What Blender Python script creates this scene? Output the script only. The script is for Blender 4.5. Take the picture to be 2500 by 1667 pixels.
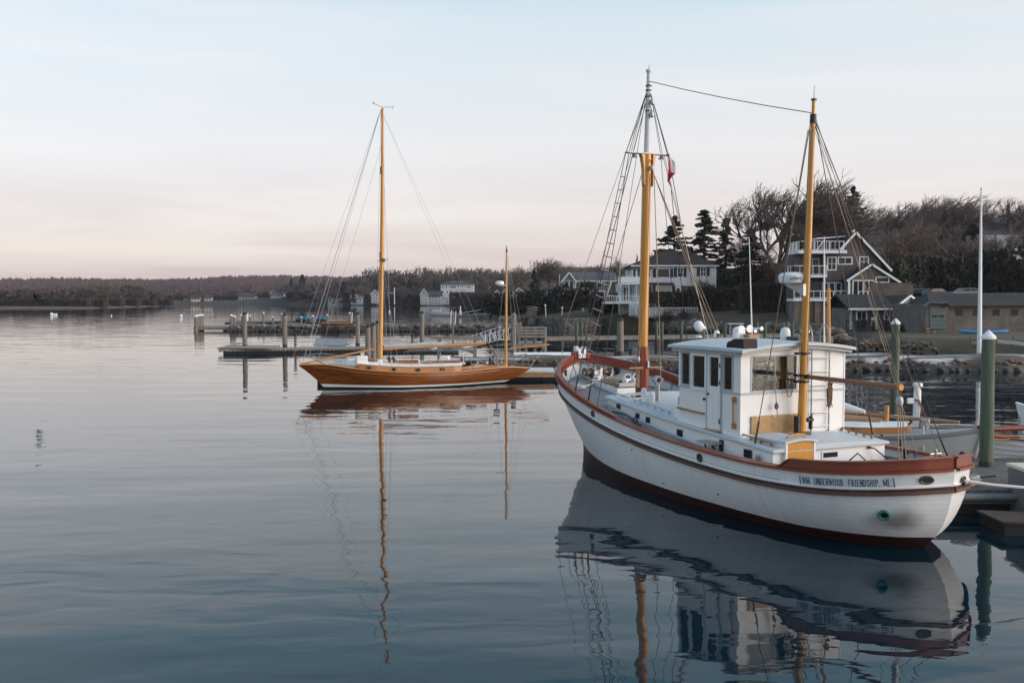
import bpy, math, random
import numpy as np
from mathutils import Vector, Matrix, noise as mnoise
random.seed(7); np.random.seed(7)
R = math.radians
for o in list(bpy.data.objects): bpy.data.objects.remove(o)
scn = bpy.context.scene
col = scn.collection

# ------------------------------------------------------------------ camera
FPX, CAM_H, HOR = 2430.0, 4.9, 727.0
PITCH = math.atan((833.5-HOR)/FPX)
cd = bpy.data.cameras.new('camera'); cam = bpy.data.objects.new('camera', cd); col.objects.link(cam)
cd.sensor_width = 36; cd.lens = 36*FPX/2500; cd.clip_end = 20000; cd.clip_start = .1
cam.location = (0, 0, CAM_H); cam.rotation_euler = (R(90)-PITCH, 0, 0)
scn.camera = cam

# ------------------------------------------------------------------ world, sun, exposure
SUN_EL, SUN_AZ = R(12), R(107)          # azimuth clockwise from +Y (behind the camera, to the right)
w = bpy.data.worlds.new('World'); scn.world = w; w.use_nodes = True
nt = w.node_tree; N = nt.nodes; N.clear(); L = nt.links
def wn(t, **k):
    n = N.new(t)
    for a, b in k.items(): setattr(n, a, b)
    return n
sky = wn('ShaderNodeTexSky', sky_type='NISHITA', sun_disc=False, sun_elevation=SUN_EL, sun_rotation=SUN_AZ,
         air_density=1.0, dust_density=1.0, ozone_density=1.5)
tc = wn('ShaderNodeTexCoord'); sep = wn('ShaderNodeSeparateXYZ'); L.new(tc.outputs['Generated'], sep.inputs[0])
ramp = wn('ShaderNodeValToRGB')
el = ramp.color_ramp.elements
stops = [(0.0, (.57,.445,.53)), (.035, (.60,.46,.535)), (.09, (.73,.605,.625)), (.15, (.81,.755,.745)), (.21, (.77,.79,.785)), (.265, (.70,.78,.80)), (.30, (.55,.72,.80)), (.37, (.30,.57,.71)), (.55, (.15,.39,.57)), (1.0, (.095,.26,.44))]
el[0].position = 0; el[0].color = (*stops[0][1], 1); el[1].position = 1; el[1].color = (*stops[-1][1], 1)
for p, c in stops[1:-1]:
    e = el.new(p); e.color = (*c, 1)
L.new(sep.outputs['Z'], ramp.inputs[0])
# thin high cloud, stretched along the horizon
mp = wn('ShaderNodeMapping'); mp.inputs['Scale'].default_value = (1.6, 1.6, 15)
L.new(tc.outputs['Generated'], mp.inputs[0])
cn = wn('ShaderNodeTexNoise'); cn.inputs['Scale'].default_value = 1.3; cn.inputs['Detail'].default_value = 6; cn.inputs['Roughness'].default_value = .52; cn.inputs['Distortion'].default_value = .4
L.new(mp.outputs[0], cn.inputs['Vector'])
cr = wn('ShaderNodeValToRGB'); cr.color_ramp.elements[0].position = .42; cr.color_ramp.elements[1].position = .72
L.new(cn.outputs[0], cr.inputs[0])
cmul = wn('ShaderNodeMath', operation='MULTIPLY'); cmul.inputs[1].default_value = .75; L.new(cr.outputs[0], cmul.inputs[0])
mixc = wn('ShaderNodeMixRGB'); mixc.inputs[2].default_value = (.90, .83, .80, 1)
L.new(cmul.outputs[0], mixc.inputs[0]); L.new(ramp.outputs[0], mixc.inputs[1])
addn = wn('ShaderNodeMixRGB', blend_type='ADD'); addn.inputs[0].default_value = 1
sc1 = wn('ShaderNodeMixRGB', blend_type='MULTIPLY'); sc1.inputs[0].default_value = 1; sc1.inputs[2].default_value = (7.1, 7.1, 7.1, 1)
L.new(mixc.outputs[0], sc1.inputs[1])
scn_ = wn('ShaderNodeMixRGB', blend_type='MULTIPLY'); scn_.inputs[0].default_value = 1; scn_.inputs[2].default_value = (.55,.53,.54,1); L.new(sky.outputs[0], scn_.inputs[1]); L.new(scn_.outputs[0], addn.inputs[1]); L.new(sc1.outputs[0], addn.inputs[2])
bg = wn('ShaderNodeBackground'); bg.inputs[1].default_value = .1
L.new(addn.outputs[0], bg.inputs[0])
wo = wn('ShaderNodeOutputWorld'); L.new(bg.outputs[0], wo.inputs[0])

sd = bpy.data.lights.new('sun', 'SUN'); sun = bpy.data.objects.new('sun', sd); col.objects.link(sun)
sd.energy = 3.5; sd.angle = R(64); sd.color = (1.0, .86, .77)
sdir = Vector((math.sin(SUN_AZ)*math.cos(SUN_EL), math.cos(SUN_AZ)*math.cos(SUN_EL), math.sin(SUN_EL)))
sun.rotation_euler = sdir.to_track_quat('Z', 'Y').to_euler()
vs = scn.view_settings
vs.view_transform = 'Standard'; vs.look = 'None'; vs.gamma = 1; vs.exposure = .27; vs.use_curve_mapping = False
scn.render.film_transparent = False

# ------------------------------------------------------------------ helpers: pixel rays (2500 px wide photo) to world points
_c, _s = math.cos(PITCH), math.sin(PITCH)
def ray(u, v):
    r = (u-1250)/FPX; up = (833.5-v)/FPX
    return Vector((r, _c+up*_s, -_s+up*_c))
def onz(u, v, z=0.0):
    d = ray(u, v); t = (z-CAM_H)/d.z
    return Vector((0, 0, CAM_H))+d*t
def at(u, v, Y):
    d = ray(u, v); return Vector((0, 0, CAM_H))+d*(Y/d.y)

# ------------------------------------------------------------------ helpers: meshes
class MB:
    def __init__(s): s.v = []; s.f = []
    def add(s, vs, fs):
        o = len(s.v); s.v += [tuple(p) for p in vs]; s.f += [tuple(i+o for i in f) for f in fs]; return s
    def box(s, c, d, rz=0, M=None):
        x, y, z = d[0]/2, d[1]/2, d[2]/2
        P = [Vector(p) for p in ((-x,-y,-z),(x,-y,-z),(x,y,-z),(-x,y,-z),(-x,-y,z),(x,-y,z),(x,y,z),(-x,y,z))]
        if M is not None: P = [M@p for p in P]
        elif rz:
            m = Matrix.Rotation(rz, 3, 'Z'); P = [m@p for p in P]
        c = Vector(c)
        return s.add([p+c for p in P], [(0,3,2,1),(4,5,6,7),(0,1,5,4),(1,2,6,5),(2,3,7,6),(3,0,4,7)])
    def b2(s, a, b):   # box from two corners
        return s.box([(a[i]+b[i])/2 for i in range(3)], [abs(b[i]-a[i]) for i in range(3)])
    def bar(s, a, b, w, h=None):  # rectangular bar between points
        a, b = Vector(a), Vector(b); h = h or w
        d = b-a; l = d.length
        if l < 1e-6: return s
        q = d.to_track_quat('X', 'Z').to_matrix()
        return s.box((a+b)/2, (l, w, h), M=q)
    def cyl(s, a, b, r0, r1=None, n=8, caps=True):
        a, b = Vector(a), Vector(b); r1 = r0 if r1 is None else r1
        d = b-a
        if d.length < 1e-7: return s
        q = d.to_track_quat('Z', 'Y').to_matrix()
        V = []
        for i in range(n):
            t = 2*math.pi*i/n; p = Vector((math.cos(t), math.sin(t), 0))
            V.append(a+q@(p*r0))
        for i in range(n):
            t = 2*math.pi*i/n; p = Vector((math.cos(t), math.sin(t), 0))
            V.append(b+q@(p*r1))
        F = [(i, (i+1)%n, n+(i+1)%n, n+i) for i in range(n)]
        if caps: F += [tuple(range(n-1, -1, -1)), tuple(range(n, 2*n))]
        return s.add(V, F)
    def tube(s, pts, r, n=6, closed=False):
        pts = [Vector(p) for p in pts]; m = len(pts)
        rr = r if isinstance(r, (list, tuple)) else [r]*m
        V = []; up = Vector((0, 0, 1)); last = None
        for i, p in enumerate(pts):
            if closed: d = pts[(i+1)%m]-pts[i-1]
            else: d = pts[min(i+1, m-1)]-pts[max(i-1, 0)]
            if d.length < 1e-7: d = Vector((0,0,1))
            d.normalize()
            ref = last if last is not None else (up if abs(d.z) < .95 else Vector((1, 0, 0)))
            a = ref-d*ref.dot(d)
            if a.length < 1e-5: a = Vector((1,0,0))-d*d.x
            a.normalize(); b = d.cross(a); last = a
            for k in range(n):
                t = 2*math.pi*k/n
                V.append(p+(a*math.cos(t)+b*math.sin(t))*rr[i])
        F = []
        for i in range(m if closed else m-1):
            j = (i+1)%m
            for k in range(n):
                F.append((i*n+k, i*n+(k+1)%n, j*n+(k+1)%n, j*n+k))
        if not closed: F += [tuple(range(n-1, -1, -1)), tuple((m-1)*n+k for k in range(n))]
        return s.add(V, F)
    def lathe(s, prof, c=(0,0,0), n=16, M=None):  # prof: (r, z)
        V = []; F = []; c = Vector(c)
        for r, z in prof:
            for k in range(n):
                t = 2*math.pi*k/n; p = Vector((r*math.cos(t), r*math.sin(t), z))
                if M is not None: p = M@p
                V.append(p+c)
        for i in range(len(prof)-1):
            for k in range(n):
                F.append((i*n+k, i*n+(k+1)%n, (i+1)*n+(k+1)%n, (i+1)*n+k))
        F += [tuple(range(n-1, -1, -1)), tuple((len(prof)-1)*n+k for k in range(n))]
        return s.add(V, F)
    def prism(s, poly, a, b):   # poly list of 3d points, extruded by vector a->b offsets
        n = len(poly); a, b = Vector(a), Vector(b)
        V = [Vector(p)+a for p in poly]+[Vector(p)+b for p in poly]
        F = [tuple(range(n-1, -1, -1)), tuple(range(n, 2*n))]+[(i, (i+1)%n, n+(i+1)%n, n+i) for i in range(n)]
        return s.add(V, F)
    def grid(s, rows, closed=False):  # rows of equal length points
        m = len(rows[0]); V = [p for r in rows for p in r]
        F = [(i*m+k, i*m+(k+1)%m, (i+1)*m+(k+1)%m, (i+1)*m+k) for i in range(len(rows)-1) for k in range(m if closed else m-1)]
        return s.add(V, F)
    def quad(s, a, b, c, d): return s.add([a, b, c, d], [(0, 1, 2, 3)])
    def mesh(s, name, mat=None, smooth=False):
        me = bpy.data.meshes.new(name); me.from_pydata(s.v, [], s.f)
        if mat is not None: me.materials.append(mat)
        if smooth:
            for p in me.polygons: p.use_smooth = True
            try:
                me.set_sharp_from_angle(angle=R(38))
            except Exception: pass
        me.validate(); me.update(); return me

def link(name, me, parent=None, loc=None, rz=0):
    o = bpy.data.objects.new(name, me); col.objects.link(o)
    if parent is not None: o.parent = parent
    if loc is not None: o.location = loc
    if rz: o.rotation_euler = (0, 0, rz)
    return o
def part(name, mb, mat, parent=None, smooth=False, loc=None, rz=0, label=None, bevel=0):
    o = link(name, mb.mesh(name, mat, smooth), parent, loc, rz)
    if label: o['label'] = label
    if bevel:
        m = o.modifiers.new('b', 'BEVEL'); m.width = bevel; m.segments = 2; m.limit_method = 'ANGLE'
    return o
def parts(name, mbs, mat, parent=None, **k): return [part(name, m, mat, parent, **k) for m in mbs]
def tag(o, label, cat, group=None):
    o['label'] = label; o['category'] = cat
    if group: o['group'] = group
    return o
def thing(name, label, cat, loc=(0,0,0), rz=0, group=None):
    o = link(name, None, None, loc, rz); o.empty_display_size = .3
    return tag(o, label, cat, group)
def struct(o): o['kind'] = 'structure'; return o
def stuff(o): o['kind'] = 'stuff'; return o
def copy_tree(o, parent=None):
    c = o.copy(); col.objects.link(c); c.parent = parent
    for ch in list(o.children): copy_tree(ch, c)
    return c
ORD = 'first second third fourth fifth sixth seventh eighth ninth tenth eleventh twelfth thirteenth fourteenth fifteenth sixteenth seventeenth eighteenth nineteenth twentieth'.split()
ORD += ['twenty-'+x for x in ORD[:9]] + ['thirtieth'] + ['thirty-'+x for x in ORD[:9]] + ['fortieth'] + ['forty-'+x for x in ORD[:9]]

# ------------------------------------------------------------------ helpers: materials
def mat(name, c, rough=.6, var=.18, scale=2.5, stretch=(1,1,1), bump=0, bscale=None, metal=0, coat=0, spec=None, c2=None, wave=None, detail=5, coords='Object', rp=(.3,.7)):
    """Principled colour broken up by noise; c2 = second colour; wave = (axis, scale, strength, darken) board or seam lines"""
    m = bpy.data.materials.new(name); m.use_nodes = True
    n = m.node_tree.nodes; l = m.node_tree.links; b = n['Principled BSDF']
    b.inputs['Roughness'].default_value = rough; b.inputs['Metallic'].default_value = metal
    b.inputs['Coat Weight'].default_value = coat
    if coat: b.inputs['Coat Roughness'].default_value = .12
    if spec is not None: b.inputs['Specular IOR Level'].default_value = spec
    t = n.new('ShaderNodeTexCoord'); mpn = n.new('ShaderNodeMapping'); mpn.inputs['Scale'].default_value = stretch
    l.new(t.outputs[coords], mpn.inputs[0])
    nz = n.new('ShaderNodeTexNoise'); nz.inputs['Scale'].default_value = scale; nz.inputs['Detail'].default_value = detail; nz.inputs['Roughness'].default_value = .6
    l.new(mpn.outputs[0], nz.inputs['Vector'])
    rpo = rp; rp = n.new('ShaderNodeValToRGB'); rp.color_ramp.elements[0].position = rpo[0]; rp.color_ramp.elements[1].position = rpo[1]
    a = c2 if c2 else tuple(x*(1-var) for x in c)
    d = c if c2 else tuple(min(x*(1+var), .95) for x in c)
    rp.color_ramp.elements[0].color = (*a, 1); rp.color_ramp.elements[1].color = (*d, 1)
    l.new(nz.outputs[0], rp.inputs[0]); out = rp.outputs[0]
    hgt = None
    if wave:
        ax, ws, st, dk = wave
        wt = n.new('ShaderNodeTexWave'); wt.wave_type = 'BANDS'; wt.bands_direction = ax; wt.wave_profile = 'SAW'
        wt.inputs['Scale'].default_value = ws; wt.inputs['Distortion'].default_value = 0
        l.new(t.outputs[coords], wt.inputs[0])
        r2 = n.new('ShaderNodeValToRGB'); r2.color_ramp.elements[0].position = .0; r2.color_ramp.elements[1].position = .16
        r2.color_ramp.elements[0].color = (1-dk, 1-dk, 1-dk, 1); r2.color_ramp.elements[1].color = (1, 1, 1, 1)
        l.new(wt.outputs[0], r2.inputs[0])
        mx = n.new('ShaderNodeMixRGB'); mx.blend_type = 'MULTIPLY'; mx.inputs[0].default_value = 1
        l.new(out, mx.inputs[1]); l.new(r2.outputs[0], mx.inputs[2]); out = mx.outputs[0]
        hgt = r2.outputs[0]
    l.new(out, b.inputs['Base Color'])
    if bump or (wave and wave[2]):
        bp = n.new('ShaderNodeBump'); bp.inputs['Distance'].default_value = .02
        if bump:
            nb = n.new('ShaderNodeTexNoise'); nb.inputs['Scale'].default_value = bscale or scale*4; nb.inputs['Detail'].default_value = 4
            l.new(mpn.outputs[0], nb.inputs['Vector']); h = nb.outputs[0]; bp.inputs['Strength'].default_value = bump
            l.new(h, bp.inputs['Height'])
        else:
            l.new(hgt, bp.inputs['Height']); bp.inputs['Strength'].default_value = wave[2]
        l.new(bp.outputs[0], b.inputs['Normal'])
    return m
def brickmat(name, c1, c2, mortar, bw, bh, rough=.85, msize=.02, bump=.5, axes='XZ'):
    """rows of shingles, clapboard or coursed stone too small to model singly; mapped on vertical faces by world-scaled object coords"""
    m = bpy.data.materials.new(name); m.use_nodes = True
    n = m.node_tree.nodes; l = m.node_tree.links; b = n['Principled BSDF']; b.inputs['Roughness'].default_value = rough
    t = n.new('ShaderNodeTexCoord'); sp = n.new('ShaderNodeSeparateXYZ'); l.new(t.outputs['Object'], sp.inputs[0])
    ad = n.new('ShaderNodeMath'); ad.operation = 'ADD'; l.new(sp.outputs['X'], ad.inputs[0]); l.new(sp.outputs['Y'], ad.inputs[1])
    cb = n.new('ShaderNodeCombineXYZ'); l.new(ad.outputs[0], cb.inputs[0])
    l.new(sp.outputs['Z'], cb.inputs[1])
    k = n.new('ShaderNodeTexBrick'); k.inputs['Scale'].default_value = 1; k.inputs['Brick Width'].default_value = bw; k.inputs['Row Height'].default_value = bh
    k.inputs['Mortar Size'].default_value = msize; k.inputs['Mortar Smooth'].default_value = .3
    k.inputs['Color1'].default_value = (*c1, 1); k.inputs['Color2'].default_value = (*c2, 1); k.inputs['Mortar'].default_value = (*mortar, 1)
    l.new(cb.outputs[0], k.inputs['Vector'])
    nz = n.new('ShaderNodeTexNoise'); nz.inputs['Scale'].default_value = .6; nz.inputs['Detail'].default_value = 6; l.new(t.outputs['Object'], nz.inputs['Vector'])
    mr = n.new('ShaderNodeMapRange'); mr.inputs[1].default_value = .3; mr.inputs[2].default_value = .7; mr.inputs[3].default_value = .65; mr.inputs[4].default_value = 1.15
    l.new(nz.outputs[0], mr.inputs[0])
    mx = n.new('ShaderNodeMixRGB'); mx.blend_type = 'MULTIPLY'; mx.inputs[0].default_value = 1
    l.new(k.outputs[0], mx.inputs[1]); l.new(mr.outputs[0], mx.inputs[2]); l.new(mx.outputs[0], b.inputs['Base Color'])
    bp = n.new('ShaderNodeBump'); bp.inputs['Strength'].default_value = bump; bp.inputs['Distance'].default_value = .02; bp.invert = True
    l.new(k.outputs['Fac'], bp.inputs['Height']); l.new(bp.outputs[0], b.inputs['Normal'])
    return m
def glassmat(name, c=(.02,.025,.03), rough=.04):
    m = bpy.data.materials.new(name); m.use_nodes = True; b = m.node_tree.nodes['Principled BSDF']
    b.inputs['Base Color'].default_value = (*c, 1); b.inputs['Roughness'].default_value = rough; b.inputs['Specular IOR Level'].default_value = .3
    return m
def clearglass(name):
    m = bpy.data.materials.new(name); m.use_nodes = True; n = m.node_tree.nodes; l = m.node_tree.links
    n.remove(n['Principled BSDF']); o = n['Material Output']
    tr = n.new('ShaderNodeBsdfTransparent'); tr.inputs[0].default_value = (.88, .90, .90, 1)
    gl = n.new('ShaderNodeBsdfGlossy'); gl.inputs['Roughness'].default_value = .02
    fr = n.new('ShaderNodeFresnel'); fr.inputs[0].default_value = 1.28
    mx = n.new('ShaderNodeMixShader'); l.new(fr.outputs[0], mx.inputs[0]); l.new(tr.outputs[0], mx.inputs[1]); l.new(gl.outputs[0], mx.inputs[2]); l.new(mx.outputs[0], o.inputs[0])
    return m

m_white = mat('white_paint', (.80,.80,.79), .42, .04, 1.2, spec=.5)
m_white_tg = mat('white_board_paint', (.80,.80,.79), .5, .03, 1.2)
m_trim = mat('grey_trim_paint', (.42,.46,.48), .45, .06)
m_hullwhite = None
m_roofgrey = mat('pale_grey_deck_paint', (.50,.55,.58), .5, .06, 1.5)
m_red = mat('oxide_red_paint', (.21,.045,.022), .38, .16, 3, (.4,1,1))
m_brownwale = mat('worn_brown_wale', (.10,.05,.04), .55, .25, 6, (.3,1,1))
m_varnish = mat('varnished_spruce', (.56,.25,.033), .32, .2, 2.2, (9,9,.5), coat=.35)
m_varnish_h = mat('varnished_wood', (.46,.20,.055), .35, .18, 2.5, (.5,6,6), coat=.4)
m_orange = mat('orange_stained_panel', (.56,.25,.035), .45, .12, 4, (8,8,1))
m_teak = mat('weathered_teak', (.33,.19,.10), .6, .2, 4, (1,5,5))
m_black = mat('black_rigging', (.012,.012,.014), .5, .2)
m_rope = mat('tan_rope', (.34,.25,.16), .85, .25, 30)
m_manila = mat('brown_rope', (.20,.12,.08), .85, .25, 30)
m_whiterope = mat('white_rope', (.68,.66,.62), .85, .2, 40)
m_yellowrope = mat('yellow_rope', (.65,.45,.08), .7, .15, 20)
m_steel = mat('stainless_steel', (.36,.37,.38), .38, .08, metal=.9)
m_galv = mat('galvanised_metal', (.40,.41,.42), .5, .15, metal=.6)
m_bronze = mat('dark_bronze', (.10,.075,.05), .45, .2, metal=.5)
m_canvas = mat('tan_canvas', (.42,.27,.13), .85, .18, 3, bump=.35, bscale=4)
m_brownroof = None
m_dark = mat('dark_plastic', (.018,.018,.02), .45, .1)
m_glassdark = glassmat('dark_window_glass')
m_clear = clearglass('clear_window_glass')
m_deck = mat('weathered_grey_deck', (.22,.23,.25), .75, .22, 3, (.5,4,1), wave=('Y', 3.4, .25, .55))
m_bulwark = mat('pale_grey_blue_paint', (.50,.55,.58), .5, .05, 2)
m_pile = mat('weathered_pile', (.20,.175,.15), .9, .35, 3, (4,4,.4), bump=.5, bscale=12)
m_pileg = mat('green_treated_pile', (.085,.115,.08), .85, .4, 2.2, (4,4,.35), bump=.5, bscale=10)
m_plank = mat('weathered_plank', (.23,.21,.19), .9, .3, 3, (1,1,1), bump=.4, bscale=14)
m_darkfloat = mat('black_float', (.016,.016,.017), .6, .3)
m_capwhite = mat('white_pile_cap', (.78,.79,.80), .5, .04)
m_capblack = mat('black_pile_cap', (.015,.015,.017), .5, .2)
m_stone = mat('lichen_stone', (.175,.13,.10), .95, .35, 2.0, bump=.8, bscale=6, c2=(.06,.045,.036))
m_stone2 = mat('pale_stone', (.27,.24,.215), .95, .3, 2.0, bump=.8, bscale=6, c2=(.12,.10,.09))
m_stonewet = mat('wet_dark_stone', (.035,.03,.026), .6, .35, 2.0, bump=.8, bscale=6)
# ================================================================== the setting: water and land
def water_material():
    m = bpy.data.materials.new('harbour_water'); m.use_nodes = True
    n = m.node_tree.nodes; l = m.node_tree.links; b = n['Principled BSDF']
    b.inputs['Base Color'].default_value = (.0015, .015, .025, 1); b.inputs['Roughness'].default_value = .015; b.inputs['IOR'].default_value = 1.35
    t = n.new('ShaderNodeTexCoord')
    def nz(scale, st, det, rough=.5, dist=0.0):
        mpn = n.new('ShaderNodeMapping'); mpn.inputs['Scale'].default_value = st; mpn.inputs['Rotation'].default_value = (0, 0, R(random.uniform(-14, 14)))
        l.new(t.outputs['Object'], mpn.inputs[0])
        k = n.new('ShaderNodeTexNoise'); k.inputs['Scale'].default_value = scale; k.inputs['Detail'].default_value = det; k.inputs['Roughness'].default_value = rough; k.inputs['Distortion'].default_value = dist
        l.new(mpn.outputs[0], k.inputs['Vector']); return k.outputs[0]
    def mul(a, f):
        k = n.new('ShaderNodeMath'); k.operation = 'MULTIPLY'; l.new(a, k.inputs[0])
        if isinstance(f, float): k.inputs[1].default_value = f
        else: l.new(f, k.inputs[1])
        return k.outputs[0]
    def add(a, b_):
        k = n.new('ShaderNodeMath'); k.operation = 'ADD'; l.new(a, k.inputs[0]); l.new(b_, k.inputs[1]); return k.outputs[0]
    ripple = nz(1.35, (.55, 1.15, 1), 1.6, .4, .5)
    swell = nz(.33, (.35, 1.0, 1), 2.0, .4)
    fine = nz(6.5, (.5, 1.1, 1), 1.5)
    patch = nz(.06, (.35, 1.4, 1), 3.0)
    mr = n.new('ShaderNodeMapRange'); mr.inputs[1].default_value = .42; mr.inputs[2].default_value = .62; mr.inputs[3].default_value = .35; mr.inputs[4].default_value = 1.25
    l.new(patch, mr.inputs[0])
    h = add(add(mul(mul(ripple, .011), mr.outputs[0]), mul(swell, .060)), mul(mul(fine, .0006), mr.outputs[0]))
    bp = n.new('ShaderNodeBump'); bp.inputs['Strength'].default_value = 1; bp.inputs['Distance'].default_value = 1
    l.new(h, bp.inputs['Height']); l.new(bp.outputs[0], b.inputs['Normal'])
    return m
mb = MB(); mb.quad((-2590,-290,0), (1690,-290,0), (1690,2690,0), (-2590,2690,0))
struct(part('water', mb, water_material()))

m_land = mat('winter_turf', (.052,.050,.024), .95, .3, .3, c2=(.105,.075,.048), bump=.6, bscale=3, detail=8)
m_farland = mat('brown_far_ground', (.085,.062,.055), .95, .3, .05, c2=(.06,.05,.045))

SHORE = [(-1500,790),(-420,730),(-187,703),(-100,664),(-35,629),(-14,500),(-7,400),(-4,300),(-2,220),(-1,185),(-2,172),(5,163.5),(12,159),(20,150.5),(24,147),(32,136),(37,122),(38.5,112),(36,103),(33.5,97),(38,94.5),(42,90),(43.5,80),(42,73),(44,67.5),(60,68),(120,70),(300,62),(1600,60),(1600,2640),(-1500,2640)]
SPIT = [(-700,420),(-300,452),(-236,456),(-198,459),(-192,485),(-196,520),(-204,588),(-228,606),(-700,620)]
def poly_sdf(X, Y, poly):
    P = np.array(poly, float); Q = np.roll(P, -1, axis=0)
    d2 = np.full(X.shape, 1e18); ins = np.zeros(X.shape, bool)
    for (x0, y0), (x1, y1) in zip(P, Q):
        ex, ey = x1-x0, y1-y0
        t = np.clip(((X-x0)*ex+(Y-y0)*ey)/(ex*ex+ey*ey), 0, 1)
        d2 = np.minimum(d2, (X-x0-t*ex)**2+(Y-y0-t*ey)**2)
        c = ((y0 > Y) != (y1 > Y)) & (X < (x1-x0)*(Y-y0)/(y1-y0+1e-12)+x0)
        ins ^= c
    return np.where(ins, 1, -1)*np.sqrt(d2)
def sstep(a, b, x): t = np.clip((x-a)/(b-a), 0, 1); return t*t*(3-2*t)
def land_h(X, Y):
    X = np.asarray(X, float); Y = np.asarray(Y, float)
    d = poly_sdf(X, Y, SHORE)
    h = np.where(d < 0, np.maximum(d*.6, -1.2), 0)
    near = 1.0*sstep(0, 2.2, d)+.018*np.clip(d, 0, 60)
    rise = 2.4*sstep(118, 165, Y)*sstep(8, 45, X+ (Y-120)*.35)
    ridge = 7.5*sstep(142, 215, Y)*sstep(18, 75, X) + 2.0*sstep(150,215,Y)
    far = 1.2*sstep(250, 420, Y)*sstep(-120, 0, X) + (22+3*np.sin(X*.006)+2*np.sin(X*.017+1))*sstep(800, 1550, Y)*(.58+.42*sstep(-950, -350, X))
    h = np.where(d >= 0, near+rise+ridge+far, h)
    wob = np.sin(X*.31+Y*.17)*np.cos(Y*.23-X*.11)*.10+np.sin(X*.9)*np.cos(Y*.7)*.04
    return h+np.where(d > 2, wob, wob*.2)
def terrain(name, xs, ys, fn, m):
    X, Y = np.meshgrid(xs, ys); Z = fn(X, Y)
    nx, ny = len(xs), len(ys)
    V = np.stack([X.ravel(), Y.ravel(), Z.ravel()], 1)
    idx = np.arange(nx*ny).reshape(ny, nx)
    F = np.stack([idx[:-1,:-1].ravel(), idx[:-1,1:].ravel(), idx[1:,1:].ravel(), idx[1:,:-1].ravel()], 1)
    keep = (Z.ravel()[F] > -1.0).any(1); F = F[keep]
    me = bpy.data.meshes.new(name); me.from_pydata(V.tolist(), [], F.tolist()); me.materials.append(m)
    for p in me.polygons: p.use_smooth = True
    return struct(link(name, me))
xs = np.concatenate([np.arange(-60, 0, 3), np.arange(0, 60, 1.2), np.arange(60, 421, 5)])
ys = np.concatenate([np.arange(60, 170, 1.2), np.arange(170, 350, 4)])
terrain('shore_land', xs, ys, land_h, m_land)
terrain('far_land', np.arange(-1500, 1601, 20.0), np.concatenate([np.arange(346, 800, 8.0), np.arange(800, 2600, 30)]), land_h, m_farland)
def spit_h(X, Y):
    d = poly_sdf(X, Y, SPIT); return np.where(d < 0, np.maximum(d*.5, -1.2), .8*sstep(0, 6, d)+.9*sstep(8, 30, d))
m_sand = mat('tan_beach_and_scrub', (.15,.11,.085), .95, .25, .1, c2=(.08,.06,.05))
terrain('wooded_point', np.arange(-700, -140, 4.0), np.arange(410, 630, 4.0), spit_h, m_sand)
def gz(x, y): return float(land_h(np.array([x]), np.array([y]))[0])
def spz(x, y): return float(spit_h(np.array([x]), np.array([y]))[0])
# ================================================================== hull helper (waterline lofting, +x bow, +y port)
def itp(x, tab):
    xs_ = [a for a, b in tab]; return float(np.interp(x, xs_, [b for a, b in tab]))
def smooth_tab(tab, n=60):
    """monotone-ish cubic through (x, y) pairs, resampled"""
    T = np.array(tab, float); x, y = T[:, 0], T[:, 1]; m = np.zeros(len(x)); d = np.diff(y)/np.diff(x)
    m[1:-1] = np.where(d[:-1]*d[1:] > 0, 2*d[:-1]*d[1:]/(d[:-1]+d[1:]+1e-12), 0); m[0] = d[0]; m[-1] = d[-1]
    X = np.linspace(x[0], x[-1], n); i = np.clip(np.searchsorted(x, X)-1, 0, len(x)-2); h = x[i+1]-x[i]; t = (X-x[i])/h
    Y = (2*t**3-3*t**2+1)*y[i]+(t**3-2*t**2+t)*h*m[i]+(-2*t**3+3*t**2)*y[i+1]+(t**3-t**2)*h*m[i+1]
    return list(zip(X.tolist(), Y.tolist()))
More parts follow.
